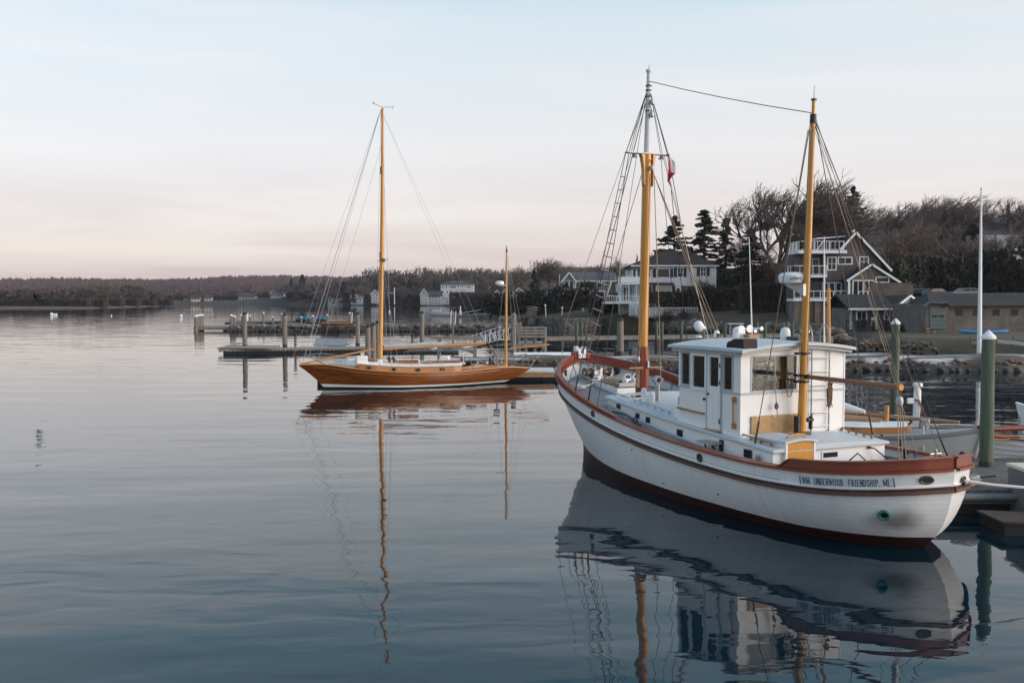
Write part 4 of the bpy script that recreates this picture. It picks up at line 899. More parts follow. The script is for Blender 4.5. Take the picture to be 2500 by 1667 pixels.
line('yellow_line', [(-4.3,-1.1,1.28),(-5.1,-1.2,1.30),(-5.5,-1.75,HB.zr(-5.5)+.05),(-5.6,-1.95,HB.zr(-5.6)+.06),(-5.55,-2.05,1.4)], .014, m_yellowrope)
line('power_cable', [(-4.23,-1.1,1.55),(-4.3,-1.2,1.53),(-4.45,-1.35,1.35),(-4.6,-1.4,1.26)], .016, m_black); part('cable_plug', MB().cyl((-4.2,-1.08,1.55),(-4.27,-1.12,1.55),.03,.03,8), mat('red_plug', (.3,.03,.05), .5), boat)
line('black_line', [(-4.4,-.3,1.3),(-4.5,-.5,1.5),(-4.45,-.8,1.3)], .016, m_black)
part('towel_hook', MB().tube([(-4.5,-1.9,1.25),(-4.5,-1.88,1.45),(-4.55,-1.86,1.52),(-4.62,-1.85,1.48),(-4.62,-1.85,1.4)], .025, 6), m_dark, boat, True)
part('stern_bitt', MB().cyl((-6.9,-.15,1.3),(-6.9,-.15,1.95),.04,.035,10).cyl((-6.9,-.3,1.85),(-6.9,0,1.85),.02,.02,6), m_steel, boat, True)
# radar scanner on the aft mast
rp_ = onb(1931, 678, 1, 0); RZ = rp_.z; RX = -3.05
rad = part('radar_scanner', MB().lathe([(.10,-.14),(.28,-.12),(.315,-.04),(.31,.05),(.25,.10),(.12,.12),(.01,.125)], (RX,.12,RZ), 28), m_capwhite, boat, True, label='white radar dome marked with dark maker lettering')
part('radar_bracket', MB().prism([(RX+.25,0,RZ-.15),(RX-.4,0,RZ-.15),(RX-.4,0,RZ-.42)], (0,.08,0), (0,.16,0)), m_galv, rad)
vdir = math.atan2(-.45, -.9)
def rad_pt(a, b):
    ang = R(212)+ (a)/.315; ang = R(196)+a/.315
    return Vector((RX+.3165*math.cos(ang), .12+.3165*math.sin(ang), RZ-.045+b))
lb, tot = letters('GARMIN', .062, lambda a, b: (0,0,0), serif=False)
def rp2(a, b): 
    ang = R(128)+a/.3155
    return Vector((RX+.3155*math.cos(ang), .12+.3155*math.sin(ang), RZ-.055+b))
lb, _ = letters('GARMIN', .062, rp2, .16, .16, False, .22); parts('letter', lb, m_dark, rad)
# stern line to the dock
line('stern_line', [pst, (-7.6,-.9,1.3), (-8.1,-2.1,1.18), (-8.6,-3.6,1.1)], .026, m_whiterope)
# ================================================================== the varnished yawl
yB, yS = Vector((-10.1, 53.6, 0)), Vector((-.7, 56.9, 0))
yax = (yB-yS).normalized(); YL = (yB-yS).length; yO = (yB+yS)/2; yrz = math.atan2(yax.y, yax.x); ypt = Vector((-yax.y, yax.x, 0))
yawl = thing('wooden_yawl', 'varnished brown wooden yawl with two masts lying at the float', 'sailboat', yO, yrz)
def ylocal(p): d = p-yO; return Vector((d.dot(yax), d.dot(ypt), d.z))
def ony(u, v, y=0.0):
    o = ylocal(Vector((0,0,CAM_H))); d = ray(u, v); ld = Vector((d.dot(yax), d.dot(ypt), d.z)); return o+ld*((y-o.y)/ld.y)
hl = YL/2
yb_, ys_ = ony(728, 892), ony(1296, 899)
XB, XS = yb_.x, ys_.x
HY = Hull([(0,0),(.03,.12),(.08,.34),(.18,.75),(.3,1.15),(.42,1.42),(.52,1.5),(.62,1.45),(.74,1.2),(.86,.75),(.95,.28),(1,0)],
          [(0,0),(.06,.2),(.15,.55),(.3,1.0),(.45,1.3),(.58,1.32),(.72,1.02),(.85,.55),(.95,.18),(1,0)],
          [(XS-.1,ys_.z),(-hl,.95),(-hl*.5,.84),(0,.83),(hl*.4,.93),(hl*.75,1.12),(hl+.2,1.32),(XB+.1,yb_.z)],
          [(0,-hl),(.25,-hl-.75),(.55,-hl-1.3),(1,XS)], [(0,hl),(.3,hl+.35),(.65,hl+.85),(1,XB)], depth=.5, kb=1.9, kw=1.3)
m_yhull = mat('varnished_mahogany_hull', (.19,.058,.012), .18, .35, 1.6, (.5,2,4), coat=.6)
part('hull', HY.skin([.2,.3,.4,.5,.6,.7,.8,.9,1.0], 60), m_yhull, yawl, True, label='glossy mahogany hull')
part('boot_stripe', HY.skin([.08,.14,.2], 60, .004), m_white, yawl, True, label='white boot stripe'); part('bottom', HY.skin([-1,-.5,0,.04,.08], 60, .002), mat('black_bottom_paint', (.012,.014,.014), .5), yawl, True)
part('cove_line', HY.strake(lambda x: HY.zr(x)-.14, -hl+.2, hl+.6, .006, .018, 50), mat('gold_line', (.55,.3,.06), .4), yawl, True)
part('rail', HY.strake(lambda x: HY.zr(x)+.02, XS+.05, XB-.05, .025, .06, 60, inset=.08), m_varnish_h, yawl, True)
part('deck', HY.deck(lambda x: HY.zr(x)-.03, .02, .07), mat('pale_deck', (.55,.52,.46), .7, .12, 3), yawl, True)
def yx(u): return ony(u, 900).x
# cabin trunk
c0, c1 = yx(1118), yx(872)
def cz(x): return HY.zr(x)+.20
mb = MB()
for sg in (1, -1):
    mb.grid([[Vector((x, sg*min(.86,HY.at(x,.8).y-.4), HY.zr(x)-.05)), Vector((x, sg*min(.83,HY.at(x,.8).y-.43), cz(x)+.10))] for x in np.linspace(c0, c1, 14)])
for x in (c0, c1):
    y = min(.86, HY.at(x,.8).y-.4); mb.add([(x,-y,HY.zr(x)-.05),(x,y,HY.zr(x)-.05),(x,y,cz(x)+.1),(x,-y,cz(x)+.1)], [(0,1,2,3)])
tr = part('cabin_trunk', mb, mat('honey_varnish', (.36,.145,.025), .3, .15, 3, (.6,3,6), coat=.5), yawl, label='honey coloured cabin side with oval ports')
rows = [[Vector((x, min(.87,HY.at(x,.8).y-.39)*(1-k/5), cz(x)+.10+.16*(1-(1-k/5)**2))) for k in range(11)] for x in np.linspace(c0-.04, c1+.06, 14)]
part('cabin_top', MB().grid(rows), m_white, tr, True)
for u in (901, 961, 1020, 1080):
    p = ony(u, 905, .86); y = min(.86, HY.at(p.x,.8).y-.4); rg = [Vector((p.x+.13*math.cos(t), y+.012, HY.zr(p.x)+.12+.075*math.sin(t))) for t in np.linspace(0, 2*math.pi, 18, endpoint=False)]
    o = part('portlight', MB().tube(rg, .022, 5, True), m_bronze, tr, True); part('pane', MB().add([q+Vector((0,.002,0)) for q in rg], [tuple(range(18))]), m_glassdark, o)
part('cabin_rail', MB().tube([(x, .62, cz(x)+.27) for x in np.linspace(yx(1075), yx(930), 8)], .02, 5), m_varnish_h, tr, True)
zc_ = lambda u: cz(yx(u))+.24
def ybox(name, u0, u1, y0, y1, z0, z1, m_, par=tr, bev=.02):
    xa, xb = yx(u1), yx(u0); zb_ = cz((xa+xb)/2)+.1; return part(name, MB().b2((xa,y0,zb_+z0), (xb,y1,zb_+z1)), m_, par, bevel=bev)
ybox('main_hatch', 969, 1018, -.35, .35, .08, .34, m_yhull); ybox('sliding_hatch', 1070, 1118, -.4, .4, .05, .28, m_yhull); ybox('hatch_slide', 1030, 1070, -.4, .4, .05, .2, m_dark); ybox('forward_skylight', 882, 912, -.3, .3, .05, .28, m_yhull)
ybox('white_box', 867, 893, .0, .6, .0, .42, m_white); ybox('vent_box', 921, 932, -.2, .2, .0, .3, m_white)
for u in (951, 962): p = ony(u, 880, .2); part('cowl_vent', MB().tube([(p.x,.2,cz(p.x)+.2),(p.x,.2,cz(p.x)+.45),(p.x+.1,.2,cz(p.x)+.55)], [.08,.08,.13], 10), m_dark, tr, True)
ybox('deck_lantern', 878, 884, .2, .4, .42, .6, mat('cream_lamp', (.6,.5,.35), .5))
# cockpit coaming, gear
mb = MB()
for sg in (1, -1): mb.grid([[Vector((x, sg*(HY.at(x,.8).y*.62), HY.zr(x)-.03)), Vector((x, sg*(HY.at(x,.8).y*.62), HY.zr(x)+.24-.10*(x < yx(1180))))] for x in np.linspace(yx(1215), c0, 10)])
part('cockpit_coaming', mb, m_yhull, yawl)
ybox('cockpit_locker', 1172, 1184, -.3, .3, -.25, .05, m_bronze, yawl); ybox('cockpit_cushion', 1150, 1170, -.3, .5, -.2, -.02, m_canvas, yawl)
part('sail_bag', MB().lathe([(.05,-.14),(.3,-.1),(.38,.03),(.25,.13),(.03,.16)], (yx(1155), -.4, HY.zr(yx(1155))+.35), 12), m_dark, yawl, True)
# masts and spars
mxp, mzp = ony(928, 880), ony(932, 264)
mm_ = part('main_mast', MB().cyl((mxp.x,0,HY.zr(mxp.x)-.1), (mzp.x-.0,0,mzp.z*.6), .125, .12, 12, False).cyl((mzp.x,0,mzp.z*.6), (mzp.x-.05,0,mzp.z), .12, .07, 12), m_varnish, yawl, True, label='tall varnished main mast')
part('mast_foot', MB().cyl((mxp.x,0,HY.zr(mxp.x)), (mxp.x,0,HY.zr(mxp.x)+.45), .15, .14, 12), m_white, mm_, True)
zsp = ony(929, 640).z
part('spreader_fitting', MB().cyl((mzp.x,0,zsp), (mzp.x,0,zsp+.2), .15, .15, 10).box((mzp.x+.12,0,zsp+.3), (.08,.2,.5)), m_bronze, mm_); part('spreader', MB().bar((mzp.x,-1.3,zsp+.1), (mzp.x,1.3,zsp+.1), .07, .035), m_varnish, mm_)
z2 = ony(930, 417).z; part('mast_fitting', MB().box((mzp.x+.1,0.08,z2), (.06,.05,.4)), m_bronze, mm_)
tz = mzp.z; part('wind_vane', MB().tube([(mzp.x+.45,.0,tz+.22),(mzp.x,0,tz+.05),(mzp.x-.6,0,tz+.08)], .012, 5).box((mzp.x-.62,0,tz+.06),(.02,.02,.2)).box((mzp.x+.45,0,tz+.24),(.06,.02,.08)), m_dark, mm_)
zx, zt2 = ony(1235, 895), ony(1237, 604)
mz = part('mizzen_mast', MB().cyl((zx.x,0,HY.zr(zx.x)-.1), (zt2.x,0,zt2.z), .088, .045, 10), m_varnish, yawl, True, label='short varnished mizzen mast carrying a radar'); part('mast_cap', MB().cyl((zt2.x,0,zt2.z-.25),(zt2.x,0,zt2.z+.1),.07,.015,8), m_dark, mz, True)
zr_ = ony(1220, 691); part('radar_dome', MB().lathe([(.14,-.12),(.24,-.09),(.25,0),(.22,.09),(.12,.12),(.01,.125)], (zt2.x+.42,0,zr_.z), 20), m_capwhite, mz, True); part('radar_bracket', MB().bar((zt2.x,0,zr_.z-.13),(zt2.x+.5,0,zr_.z-.13),.12,.05), m_galv, mz)
g0, g1 = ony(950, 852), ony(1187, 838); bo = part('main_boom', MB().cyl((g0.x+.35,0,g0.z), (g1.x,0,g1.z), .075, .085, 10), m_varnish_h, yawl, True, label='long varnished main boom')
part('sail_cover', MB().tube([Vector((g0.x+.3,0,g0.z+.14)).lerp(Vector((g1.x,0,g1.z+.13)), t)+Vector((0,0,.02*math.sin(t*20))) for t in np.linspace(0,.62,12)], [.12]*10+[.09,.04], 8), mat('grey_sail_cover', (.36,.40,.42), .85, .12, 2), bo, True)
part('boom_end', MB().cyl((g1.x,0,g1.z),(g1.x-.06,0,g1.z),.1,.1,8), m_dark, bo)
h0, h1 = ony(735, 890), ony(917, 851); part('club_boom', MB().cyl((h0.x,0,h0.z+.03),(h1.x,0,h1.z),.05,.055,8), m_varnish_h, yawl, True, label='varnished jib club boom rising over the foredeck')
k0, k1 = ony(1243, 851), ony(1341, 841); part('mizzen_boom', MB().cyl((k0.x,0,k0.z),(k1.x,0,k1.z),.045,.045,8), m_varnish_h, yawl, True)
m_wire = mat('grey_wire', (.38,.39,.40), .6, .1); yr = .010
def yline(pts, r=yr, m_=m_wire, name='stay'): return part(name, MB().tube(pts, r, 4), m_, yawl, True)
T = Vector((mzp.x+.05,0,tz-.1)); bw = Vector((XB-.1,0,yb_.z+.05))
yline([T, bw+Vector((-.1,0,0))], .016); yline([T+Vector((0,.05,0)), bw+Vector((-.35,.05,0))], .010); yline([T, bw+Vector((.4,0,.3))], .007); yline([T+Vector((0,0,-2)), bw+Vector((-.9,0,0))], .007)
for sg in (1,-1):
    yline([T, (mzp.x,sg*1.3,zsp+.1), (mzp.x-.15,sg*1.45,.95)], .008); yline([(mzp.x,0,zsp), (mzp.x-.6,sg*1.42,.95)], .008); yline([(mzp.x,0,zsp),(mzp.x+.5,sg*1.38,.98)],.008)
    yline([T, (XS+2.2, sg*.9, 1.0)], .006); yline([(zt2.x,0,zt2.z-.2),(zx.x+.3,sg*1.0,.95)],.007); yline([(zt2.x,0,zt2.z-.2),(zx.x-.8,sg*.7,.95)],.007)
yline([(zt2.x,0,zt2.z-.2),(XS+.1,0,ys_.z+.1)], .006); yline([(k1.x+.2,0,k1.z),(XS+.1,0,ys_.z)],.01,m_whiterope,'mizzen_sheet'); yline([(g1.x+.4,0,g1.z),(g1.x-.6,.1,1.1)],.01,m_whiterope,'main_sheet')
# pulpit and lifelines
part('bow_pulpit', MB().tube([(XB+.15,.1,yb_.z+.55),(XB-.3,.22,yb_.z+.6),(XB-1.3,.6,HY.zr(XB-1.3)+.05)],.014,5).tube([(XB+.15,-.1,yb_.z+.55),(XB-.3,-.22,yb_.z+.6),(XB-1.3,-.6,HY.zr(XB-1.3)+.05)],.014,5).tube([(XB+.15,.1,yb_.z+.55),(XB-.2,0,yb_.z)],.014,5).tube([(XB+.15,.1,yb_.z+.55),(XB+.15,-.1,yb_.z+.55)],.014,5), m_bronze, yawl, True)
part('stern_pulpit', MB().tube([(XS+1.5,.6,.98),(XS+1.2,.55,1.5),(XS+.3,.2,1.65),(XS+.3,-.2,1.65),(XS+1.2,-.55,1.5),(XS+1.5,-.6,.98)],.014,5).tube([(XS+.3,.2,1.65),(XS+.5,.15,1.1)],.014,5), m_bronze, yawl, True)
for sg in (1,-1):
    yline([(XB-.3,sg*.22,yb_.z+.55)]+[(x, sg*(HY.at(x,.9).y-.06), HY.zr(x)+.58) for x in np.linspace(XB-1.3, XS+1.5, 14)], .007, m_wire, 'lifeline')
    for x in np.linspace(XB-2.4, XS+2.2, 6): part('stanchion', MB().cyl((x, sg*(HY.at(x,.9).y-.06), HY.zr(x)), (x, sg*(HY.at(x,.9).y-.06), HY.zr(x)+.6), .014, .012, 5), m_galv, yawl)
part('outboard_motor', MB().box((zx.x+.45,-.3,1.75),(.3,.3,.45)).cyl((zx.x+.45,-.3,1.6),(zx.x+.45,-.3,1.1),.05), mat('grey_motor', (.16,.19,.22), .45), yawl, bevel=.06)
part('boat_hook', MB().cyl((zx.x+.1,.2,1.0),(zx.x+.9,-.1,2.2),.02,.02,6), m_varnish_h, yawl)
part('tall_flag', MB().cyl((yx(1047),.5,1.0),(yx(1047),.5,1.45),.02).box((yx(1047),.5,1.3),(.2,.02,.05)), m_orange, yawl)

# ================================================================== piles, floats, jetties
pile_meshes = {}
def pile(u, vtop, Y, dia, m_, label, cap=None, group=None, zbot=-.8, name='pile', lean=0):
    p = at(u, vtop, Y); h = p.z; capd = dia*1.08; ch = dia*.62 if cap else 0
    o = thing(name, label, 'pile', (p.x, Y, 0), random.uniform(0, 6), group)
    n = 14; prof = []
    r = dia/2
    mb = MB(); rows = []
    for i in range(9):
        z = zbot+(h-ch-zbot)*i/8; rr = r*(1.05-.08*i/8)
        rows.append([Vector((rr*(1+.035*math.sin(k*2.3+i*1.7))*math.cos(2*math.pi*k/n)+lean*z, rr*(1+.035*math.cos(k*3.1+i))*math.sin(2*math.pi*k/n), z)) for k in range(n)])
    mb.grid(rows, closed=True); mb.add(rows[-1], [tuple(range(n))])
    part('post', mb, m_, o, True)
    if cap: part('cap', MB().lathe([(capd/2,-.03),(capd/2*1.02,.10*dia),(capd*.25,ch*.62),(.005,ch)], (lean*h,0,h-ch), 14), cap, o)
    # dark tide band
    part('tide_band', MB().lathe([(r*1.07,zbot),(r*1.075,.3),(r*1.05,.62),(r*1.02,.7)], (0,0,0), 14), m_stonewet, o, True)
    return o
GP = 'mooring piles'
pile(597,760,89.5,.42,m_pile,'grey pile with black cone cap near the left end of the float',m_capblack,GP)
pile(695,762,90,.42,m_pile,'grey pile with black cap left of the yawl headstay',m_capblack,GP)
pile(873,760,93,.40,m_pile,'slim grey pile with black cap just left of the yawl mast',m_capblack,GP)
pile(1030,758,97,.42,m_pile,'grey pile with black cap behind the yawl boom',m_capblack,GP)
pile(898,790,66.8,.36,m_pile,'front pile of the clustered three beside the yawl mast',m_capblack,GP)
pile(911,786,67.3,.36,m_pile,'middle pile of the clustered three beside the yawl mast',m_capblack,GP)
pile(921,781,68.2,.34,m_pile,'rear pile of the clustered three beside the yawl mast',m_capblack,GP)
pile(1254,762,78,.40,m_pile,'grey pile right behind the yawl mizzen mast',m_pile,GP)
pile(1106,760,82,.14,m_pile,'thin grey post behind the yawl cabin','' or None,GP)
pile(1515,773,78.5,.50,m_pile,'thick grey pile with black cap left of the carrier foremast',m_capblack,GP)
pile(2414,805,25.6,.335,m_pileg,'tall thick green pile with white cap by the near dock',m_capwhite,GP)
pile(2187,777,35.6,.29,m_pileg,'green pile with white cap beyond the carrier boom end',m_capwhite,GP)
pile(1714,790,44,.33,m_pileg,'pile whose white cap shows over the front of the pilothouse roof',m_capwhite,GP)
pile(1965,796,42,.38,m_pileg,'green pile whose white cap shows behind the pilothouse ladder',m_capwhite,GP)
for u,vt,Y,d,lb in ((1505,843,84,.36,'short green stub pile left of the thick capped grey pile'),(1541,851,83,.34,'short green stub pile right of the thick capped grey pile'),(1430,852,84,.34,'short stub pile behind the carrier stem head'),(1402,846,86,.30,'green stub pile left of the carrier stem head')):
    pile(u,vt,Y,d,m_pileg,lb,None,'stub piles')
# walkway pier with its piles
wk = thing('walkway_pier','long thin grey walkway pier behind the carrier on green piles','pier',(0,0,0))
wa, wb = onz(1333,823,1.0), onz(1962,815,1.0); wd = (wb-wa).normalized(); wn_ = Vector((-wd.y,wd.x,0)); nl = int((wb-wa).length/.9)
for k in range(nl):
    c = wa.lerp(wb,(k+.5)/nl)+wn_*.7; part('plank', MB().box((c.x,c.y,.97+random.uniform(-.01,.01)),(.86,1.5,.06),math.atan2(wd.y,wd.x)), m_plank, wk)
part('stringer', MB().bar(wa+Vector((0,0,-.22)), wb+Vector((0,0,-.22)), .12, .28), m_plank, wk); part('stringer', MB().bar(wa+wn_*1.35+Vector((0,0,-.22)), wb+wn_*1.35+Vector((0,0,-.22)), .12, .28), m_plank, wk)
for i,u in enumerate((1408,1420,1510,1603,1616,1664,1748,1770,1848,1868,1922,1935)):
    c = at(u,784+(i%3)*3,wa.y+.6*(i%2)*2+.1); pile(u,784+(i*7%5),wa.y-.25+1.9*(i%2),.33,m_pileg,ORD[i]+' green pile from the left along the thin walkway pier',None,'walkway piles')
# timber pier end with railing boards
tp = thing('timber_pier','weathered timber pier end with board railing right of the yawl mizzen','pier',(0,0,0))
a, b = at(1262,868,79), at(1333,868,79)
for k in range(6):
    part('board', MB().b2((a.x,78.9,2.52-.02-k%2*0-(.0)-k*.0),(b.x,79.0,2.55)) if False else MB().b2((a.x-.0+.01*k,78.95+.003*k,[2.45,2.2,1.98,1.75,1.05,.95][k]),(b.x,79.05,[2.62,2.38,2.15,1.9,1.2,1.02][k])), m_plank, tp)
for u in (1266,1283,1305,1330): 
    q = at(u,800,79.2); part('post', MB().cyl((q.x,79.3,-.8),(q.x,79.3,2.6),.16,.15,10), m_pile, tp, True)
for k in range(12): part('plank', MB().b2((a.x+.02+(b.x-a.x)*k/12,79.1,1.2),(a.x+(b.x-a.x)*(k+1)/12-.01,84,1.27)), m_plank, tp)
part('crib', MB().b2((a.x+.9,79.5,-.5),(b.x-.4,83,1.15)), m_stonewet, tp)
# floating pontoon behind the yawl
fl_ = thing('floating_dock','long low floating dock with pale frosted deck behind the yawl','dock',(0,0,0))
fa, fb = onz(533,853,.42), onz(1120,846,.42); fdv = (fb-fa).normalized(); fn = Vector((-fdv.y,fdv.x,0)); n_ = 46
m_frost = mat('frosted_planks',(.30,.29,.27),.9,.3,5,c2=(.17,.155,.14))
for k in range(n_):
    c = fa.lerp(fb,(k+.5)/n_)+fn*1.25; part('plank', MB().box((c.x,c.y,.40+random.uniform(-.008,.008)),((fb-fa).length/n_-.03,2.5,.05),math.atan2(fdv.y,fdv.x)), m_frost, fl_)
part('edge_beam', MB().bar(fa+Vector((0,0,-.11)), fb+Vector((0,0,-.11)), .14, .16), m_plank, fl_)
part('float', MB().bar(fa+fn*1.2+fdv*.4+Vector((0,0,-.35)), fb+fn*1.2+Vector((0,0,-.35)), 2.2, .42), m_darkfloat, fl_)
for k in range(60):
    c = fa.lerp(fb,(k+.5)/60)+Vector((0,0,-.16))-fn*.08; part('fender_block', MB().box((c.x,c.y,c.z),(.1,.05,.1),math.atan2(fdv.y,fdv.x)), m_darkfloat, fl_)
part('end_platform', MB().b2((fa.x-.2,fa.y+.2,.46),(fa.x+4.4,fa.y+4.2,.58)), m_frost, fl_, bevel=.03); part('ramp_frame', MB().tube([(fa.x-.1,fa.y+.1,.48),(fa.x+.4,fa.y+2,.75),(fa.x+1,fa.y+4,.78)],.05,6), m_galv, fl_)
for u, lb in ((598,'wrapped post with dark top at the left end of the float'),(719,'striped wrapped post standing on the float behind the headstay'),(1006,'striped wrapped post on the float behind the yawl boom')):
    q = onz(u,848,.45); o = thing('dock_post',lb,'post',(q.x,q.y+.4,.44),0,'wrapped dock posts')
    part('shaft', MB().lathe([(.11,0),(.11,.9),(.12,1.0)],(0,0,0),10), m_pile, o, True); part('top', MB().lathe([(.12,0),(.19,.06),(.19,.18),(.1,.27),(.01,.28)],(0,0,.95),10), m_dark, o, True)
    for k in range(3): part('wrap', MB().cyl((0,0,.2+.28*k),(0,0,.3+.28*k),.125,.125,10), m_dark, o, True)
q = onz(805,842,.5); o = thing('dock_hatch','grey folded ramp lying on the float left of the yawl mast','ramp',(q.x,q.y+.6,.46)); part('panel', MB().box((.0,0,.28),(3.0,.08,1.1),M=Matrix.Rotation(R(-55),3,'X')), m_galv, o); part('base', MB().b2((-1.6,-.3,0),(1.7,.9,.12)), m_plank, o)
# second float just behind the yawl
f2 = thing('black_float_dock','dock on black floats running behind and past the yawl stern','dock',(0,0,0))
ga, gb = onz(1215,906,.55), onz(1400,906,.55)
part('float', MB().b2((-11.3,57.6,-.4),(-1.0,60.2,.42)), m_darkfloat, f2); part('float', MB().b2((ga.x-.4,ga.y+.1,-.4),(gb.x+1,ga.y+2.4,.36)), m_darkfloat, f2)
for k in range(8): part('float_rib', MB().b2((ga.x+.9*k,ga.y+.0,-.3),(ga.x+.9*k+.08,ga.y+.12,.34)), m_dark, f2)
for k in range(2):
    part('deck_slab', MB().b2((ga.x-.5+4.0*k,ga.y-.1,.38),(ga.x+3.4+4.0*k,ga.y+2.5,.6)), mat('frosted_white_deck',(.55,.55,.54),.8,.15,3), f2, bevel=.03); part('side_board', MB().b2((ga.x-.48+4.0*k,ga.y-.16,.2),(ga.x+3.38+4.0*k,ga.y-.102,.5)), m_teak, f2)
for k in range(26): part('plank', MB().b2((-11.3+.4*k,57.5,.42),(-10.92+.4*k,60.3,.50)), m_frost, f2)
# white motor skiff behind the yawl
def simple_boat(name, label, loc, rz, Lb, B, fb, m_h, m_r, bottom=None, group=None, inside=None, sheer=.25, trans=.75, cat='boat'):
    o = thing(name, label, cat, loc, rz, group)
    h = Hull([(0,B*trans/2),(.25,B*.47),(.5,B*.5),(.75,B*.38),(.92,B*.16),(1,0)], [(0,B*trans*.4),(.3,B*.42),(.55,B*.42),(.8,B*.22),(1,0)],
             [(-Lb/2-.1,fb),(0,fb*.92),(Lb*.25,fb+.08),(Lb/2+.1,fb+sheer)], [(0,-Lb/2+.05),(1,-Lb/2)], [(0,Lb/2-.35),(1,Lb/2)], depth=.2, kb=1.7, kw=1.1)
    part('hull', h.skin([-1,-.4,0,.2,.4,.6,.8,1.0], 24), m_h, o, True)
    if bottom: part('bottom', h.skin([-1,-.4,0,.15,.3], 24, .004), bottom, o, True)
    tm = MB(); ys = [h.P(0,t) for t in (-.4,0,.3,.6,1.0)]; V = [Vector((p.x,p.y,p.z)) for p in ys]+[Vector((p.x,-p.y,p.z)) for p in ys[::-1]]; tm.add(V,[tuple(range(len(V)))]); part('transom', tm, m_h, o)
    part('gunwale', h.strake(lambda x: h.zr(x), -Lb/2+.02, Lb/2-.02, .03, .06, 30, inset=.05), m_r, o, True)
    part('floor', h.deck(lambda x: max(.18,h.zr(x)*.3), .04, 0), inside or m_plank, o, True)
    mb = MB()
    for sg in (1,-1): mb.grid([[Vector((x,sg*max(h.at(x,z).y-.035,.002),z)) for z in (h.zr(x)*.3,h.zr(x)*.65,h.zr(x)-.01)] for x in np.linspace(-Lb/2+.03,Lb/2-.1,20)])
    part('lining', mb, inside or m_plank, o, True)
    for f in (-.28,.0,.25):
        y = h.at(Lb*f,h.zr(Lb*f)*.7).y-.04; part('thwart', MB().b2((Lb*f-.12,-y,h.zr(Lb*f)*.68),(Lb*f+.12,y,h.zr(Lb*f)*.68+.035)), inside or m_plank, o)
    return o, h
c = Vector((-4.6,63.6,0)); o, h = simple_boat('motor_skiff','white open motor skiff with a console tied up behind the yawl',c,R(176),6.2,2.0,.75,m_white,m_white,group=None,inside=m_white)
part('console', MB().b2((-.6,-.4,.3),(.0,.4,1.2)), m_white, o, bevel=.06); part('windscreen', MB().box((-.02,0,1.4),(.04,.7,.4),M=Matrix.Rotation(R(-20),3,'Y')), m_glassdark, o)
part('grab_frame', MB().tube([(2.2,.7,.8),(2.2,.7,1.5),(.4,.85,1.55),(-1.6,.9,1.5),(-1.6,.9,.75)],.025,6).tube([(2.2,-.7,.8),(2.2,-.7,1.5),(.4,-.85,1.55),(-1.6,-.9,1.5),(-1.6,-.9,.75)],.025,6), m_steel, o, True); part('outboard', MB().box((-3.3,0,.9),(.35,.35,.6)), m_dark, o, bevel=.08)
c = Vector((-10.4,63.0,0)); o, h = simple_boat('covered_dinghy','pale dinghy under a translucent cover beside the yawl bow',c,R(170),3.6,1.4,.5,m_white,m_bulwark)
mb = MB(); rows=[[Vector((x,.72*math.cos(t)*(1-.55*max(0,x/1.8)**2),.5+.42*math.sin(t)*(1-(x/1.9)**2))) for t in np.linspace(0,math.pi,9)] for x in np.linspace(-1.75,1.75,12)]; part('cover', mb.grid(rows), mat('pale_green_cover',(.42,.47,.44),.5,.1), o, True); part('hoop', MB().tube([(-1.2,.8*math.cos(t),.4+1.2*math.sin(t)) for t in np.linspace(0,math.pi,12)],.03,6), m_galv, o, True)
c = Vector((1.7,71.5,0)); o, h = simple_boat('work_skiff','white work skiff with tan rail beyond the yawl stern',c,R(182),6.4,2.0,.8,m_white,m_teak); part('deck_cover', MB().b2((-2.6,-.9,.8),(1.6,.9,.95)), m_white, o, bevel=.05)
# timber rack on the float behind the yawl, gangway truss
o = thing('timber_rack','weathered timber rack frame behind the yawl cabin','rack',(at(1128,840,70).x,70,.5))
for x in (-1.6,.9): part('post', MB().b2((x-.13,-.13,-.5),(x+.13,.13,1.55)), m_pile, o)
part('beam', MB().b2((-2.2,-.16,1.45),(1.5,.16,1.65)), m_plank, o); part('brace', MB().bar((-1.6,0,1.2),(1.0,0,.55),.1,.25), m_plank, o); part('life_ring_box', MB().lathe([(.22,0),(.3,.06),(.22,.12)],(-2.0,-.2,1.0),12,Matrix.Rotation(R(90),3,'X')), m_capwhite, o, True)
ga0, ga1 = Vector((at(1158,830,86).x,86,.55)), Vector((at(1237,805,80).x,80,1.55))
gw = thing('gangway','white metal truss gangway sloping down to the float','gangway',(0,0,0)); dv=(ga1-ga0); sd_=Vector((-dv.y,dv.x,0)).normalized()*.6; up_=Vector((0,0,1.05))
part('tread', MB().bar(ga0,ga1,1.1,.08), m_galv, gw)
for s2 in (sd_,-sd_):
    part('truss', MB().tube([ga0+s2,ga0+s2+up_*.9],.03,6), m_capwhite, gw)
    part('top_chord', MB().tube([ga0+s2+up_*.9,ga1+s2+up_],.035,6), m_capwhite, gw); part('bottom_chord', MB().tube([ga0+s2,ga1+s2],.035,6), m_capwhite, gw)
    for k in range(7):
        t0,t1=k/7,(k+1)/7; part('diagonal', MB().tube([ga0.lerp(ga1,t0)+s2+(up_ if k%2 else Vector()),ga0.lerp(ga1,t1)+s2+(Vector() if k%2 else up_)],.02,5), m_capwhite, gw); part('upright', MB().tube([ga0.lerp(ga1,t1)+s2,ga0.lerp(ga1,t1)+s2+up_],.02,5), m_capwhite, gw)
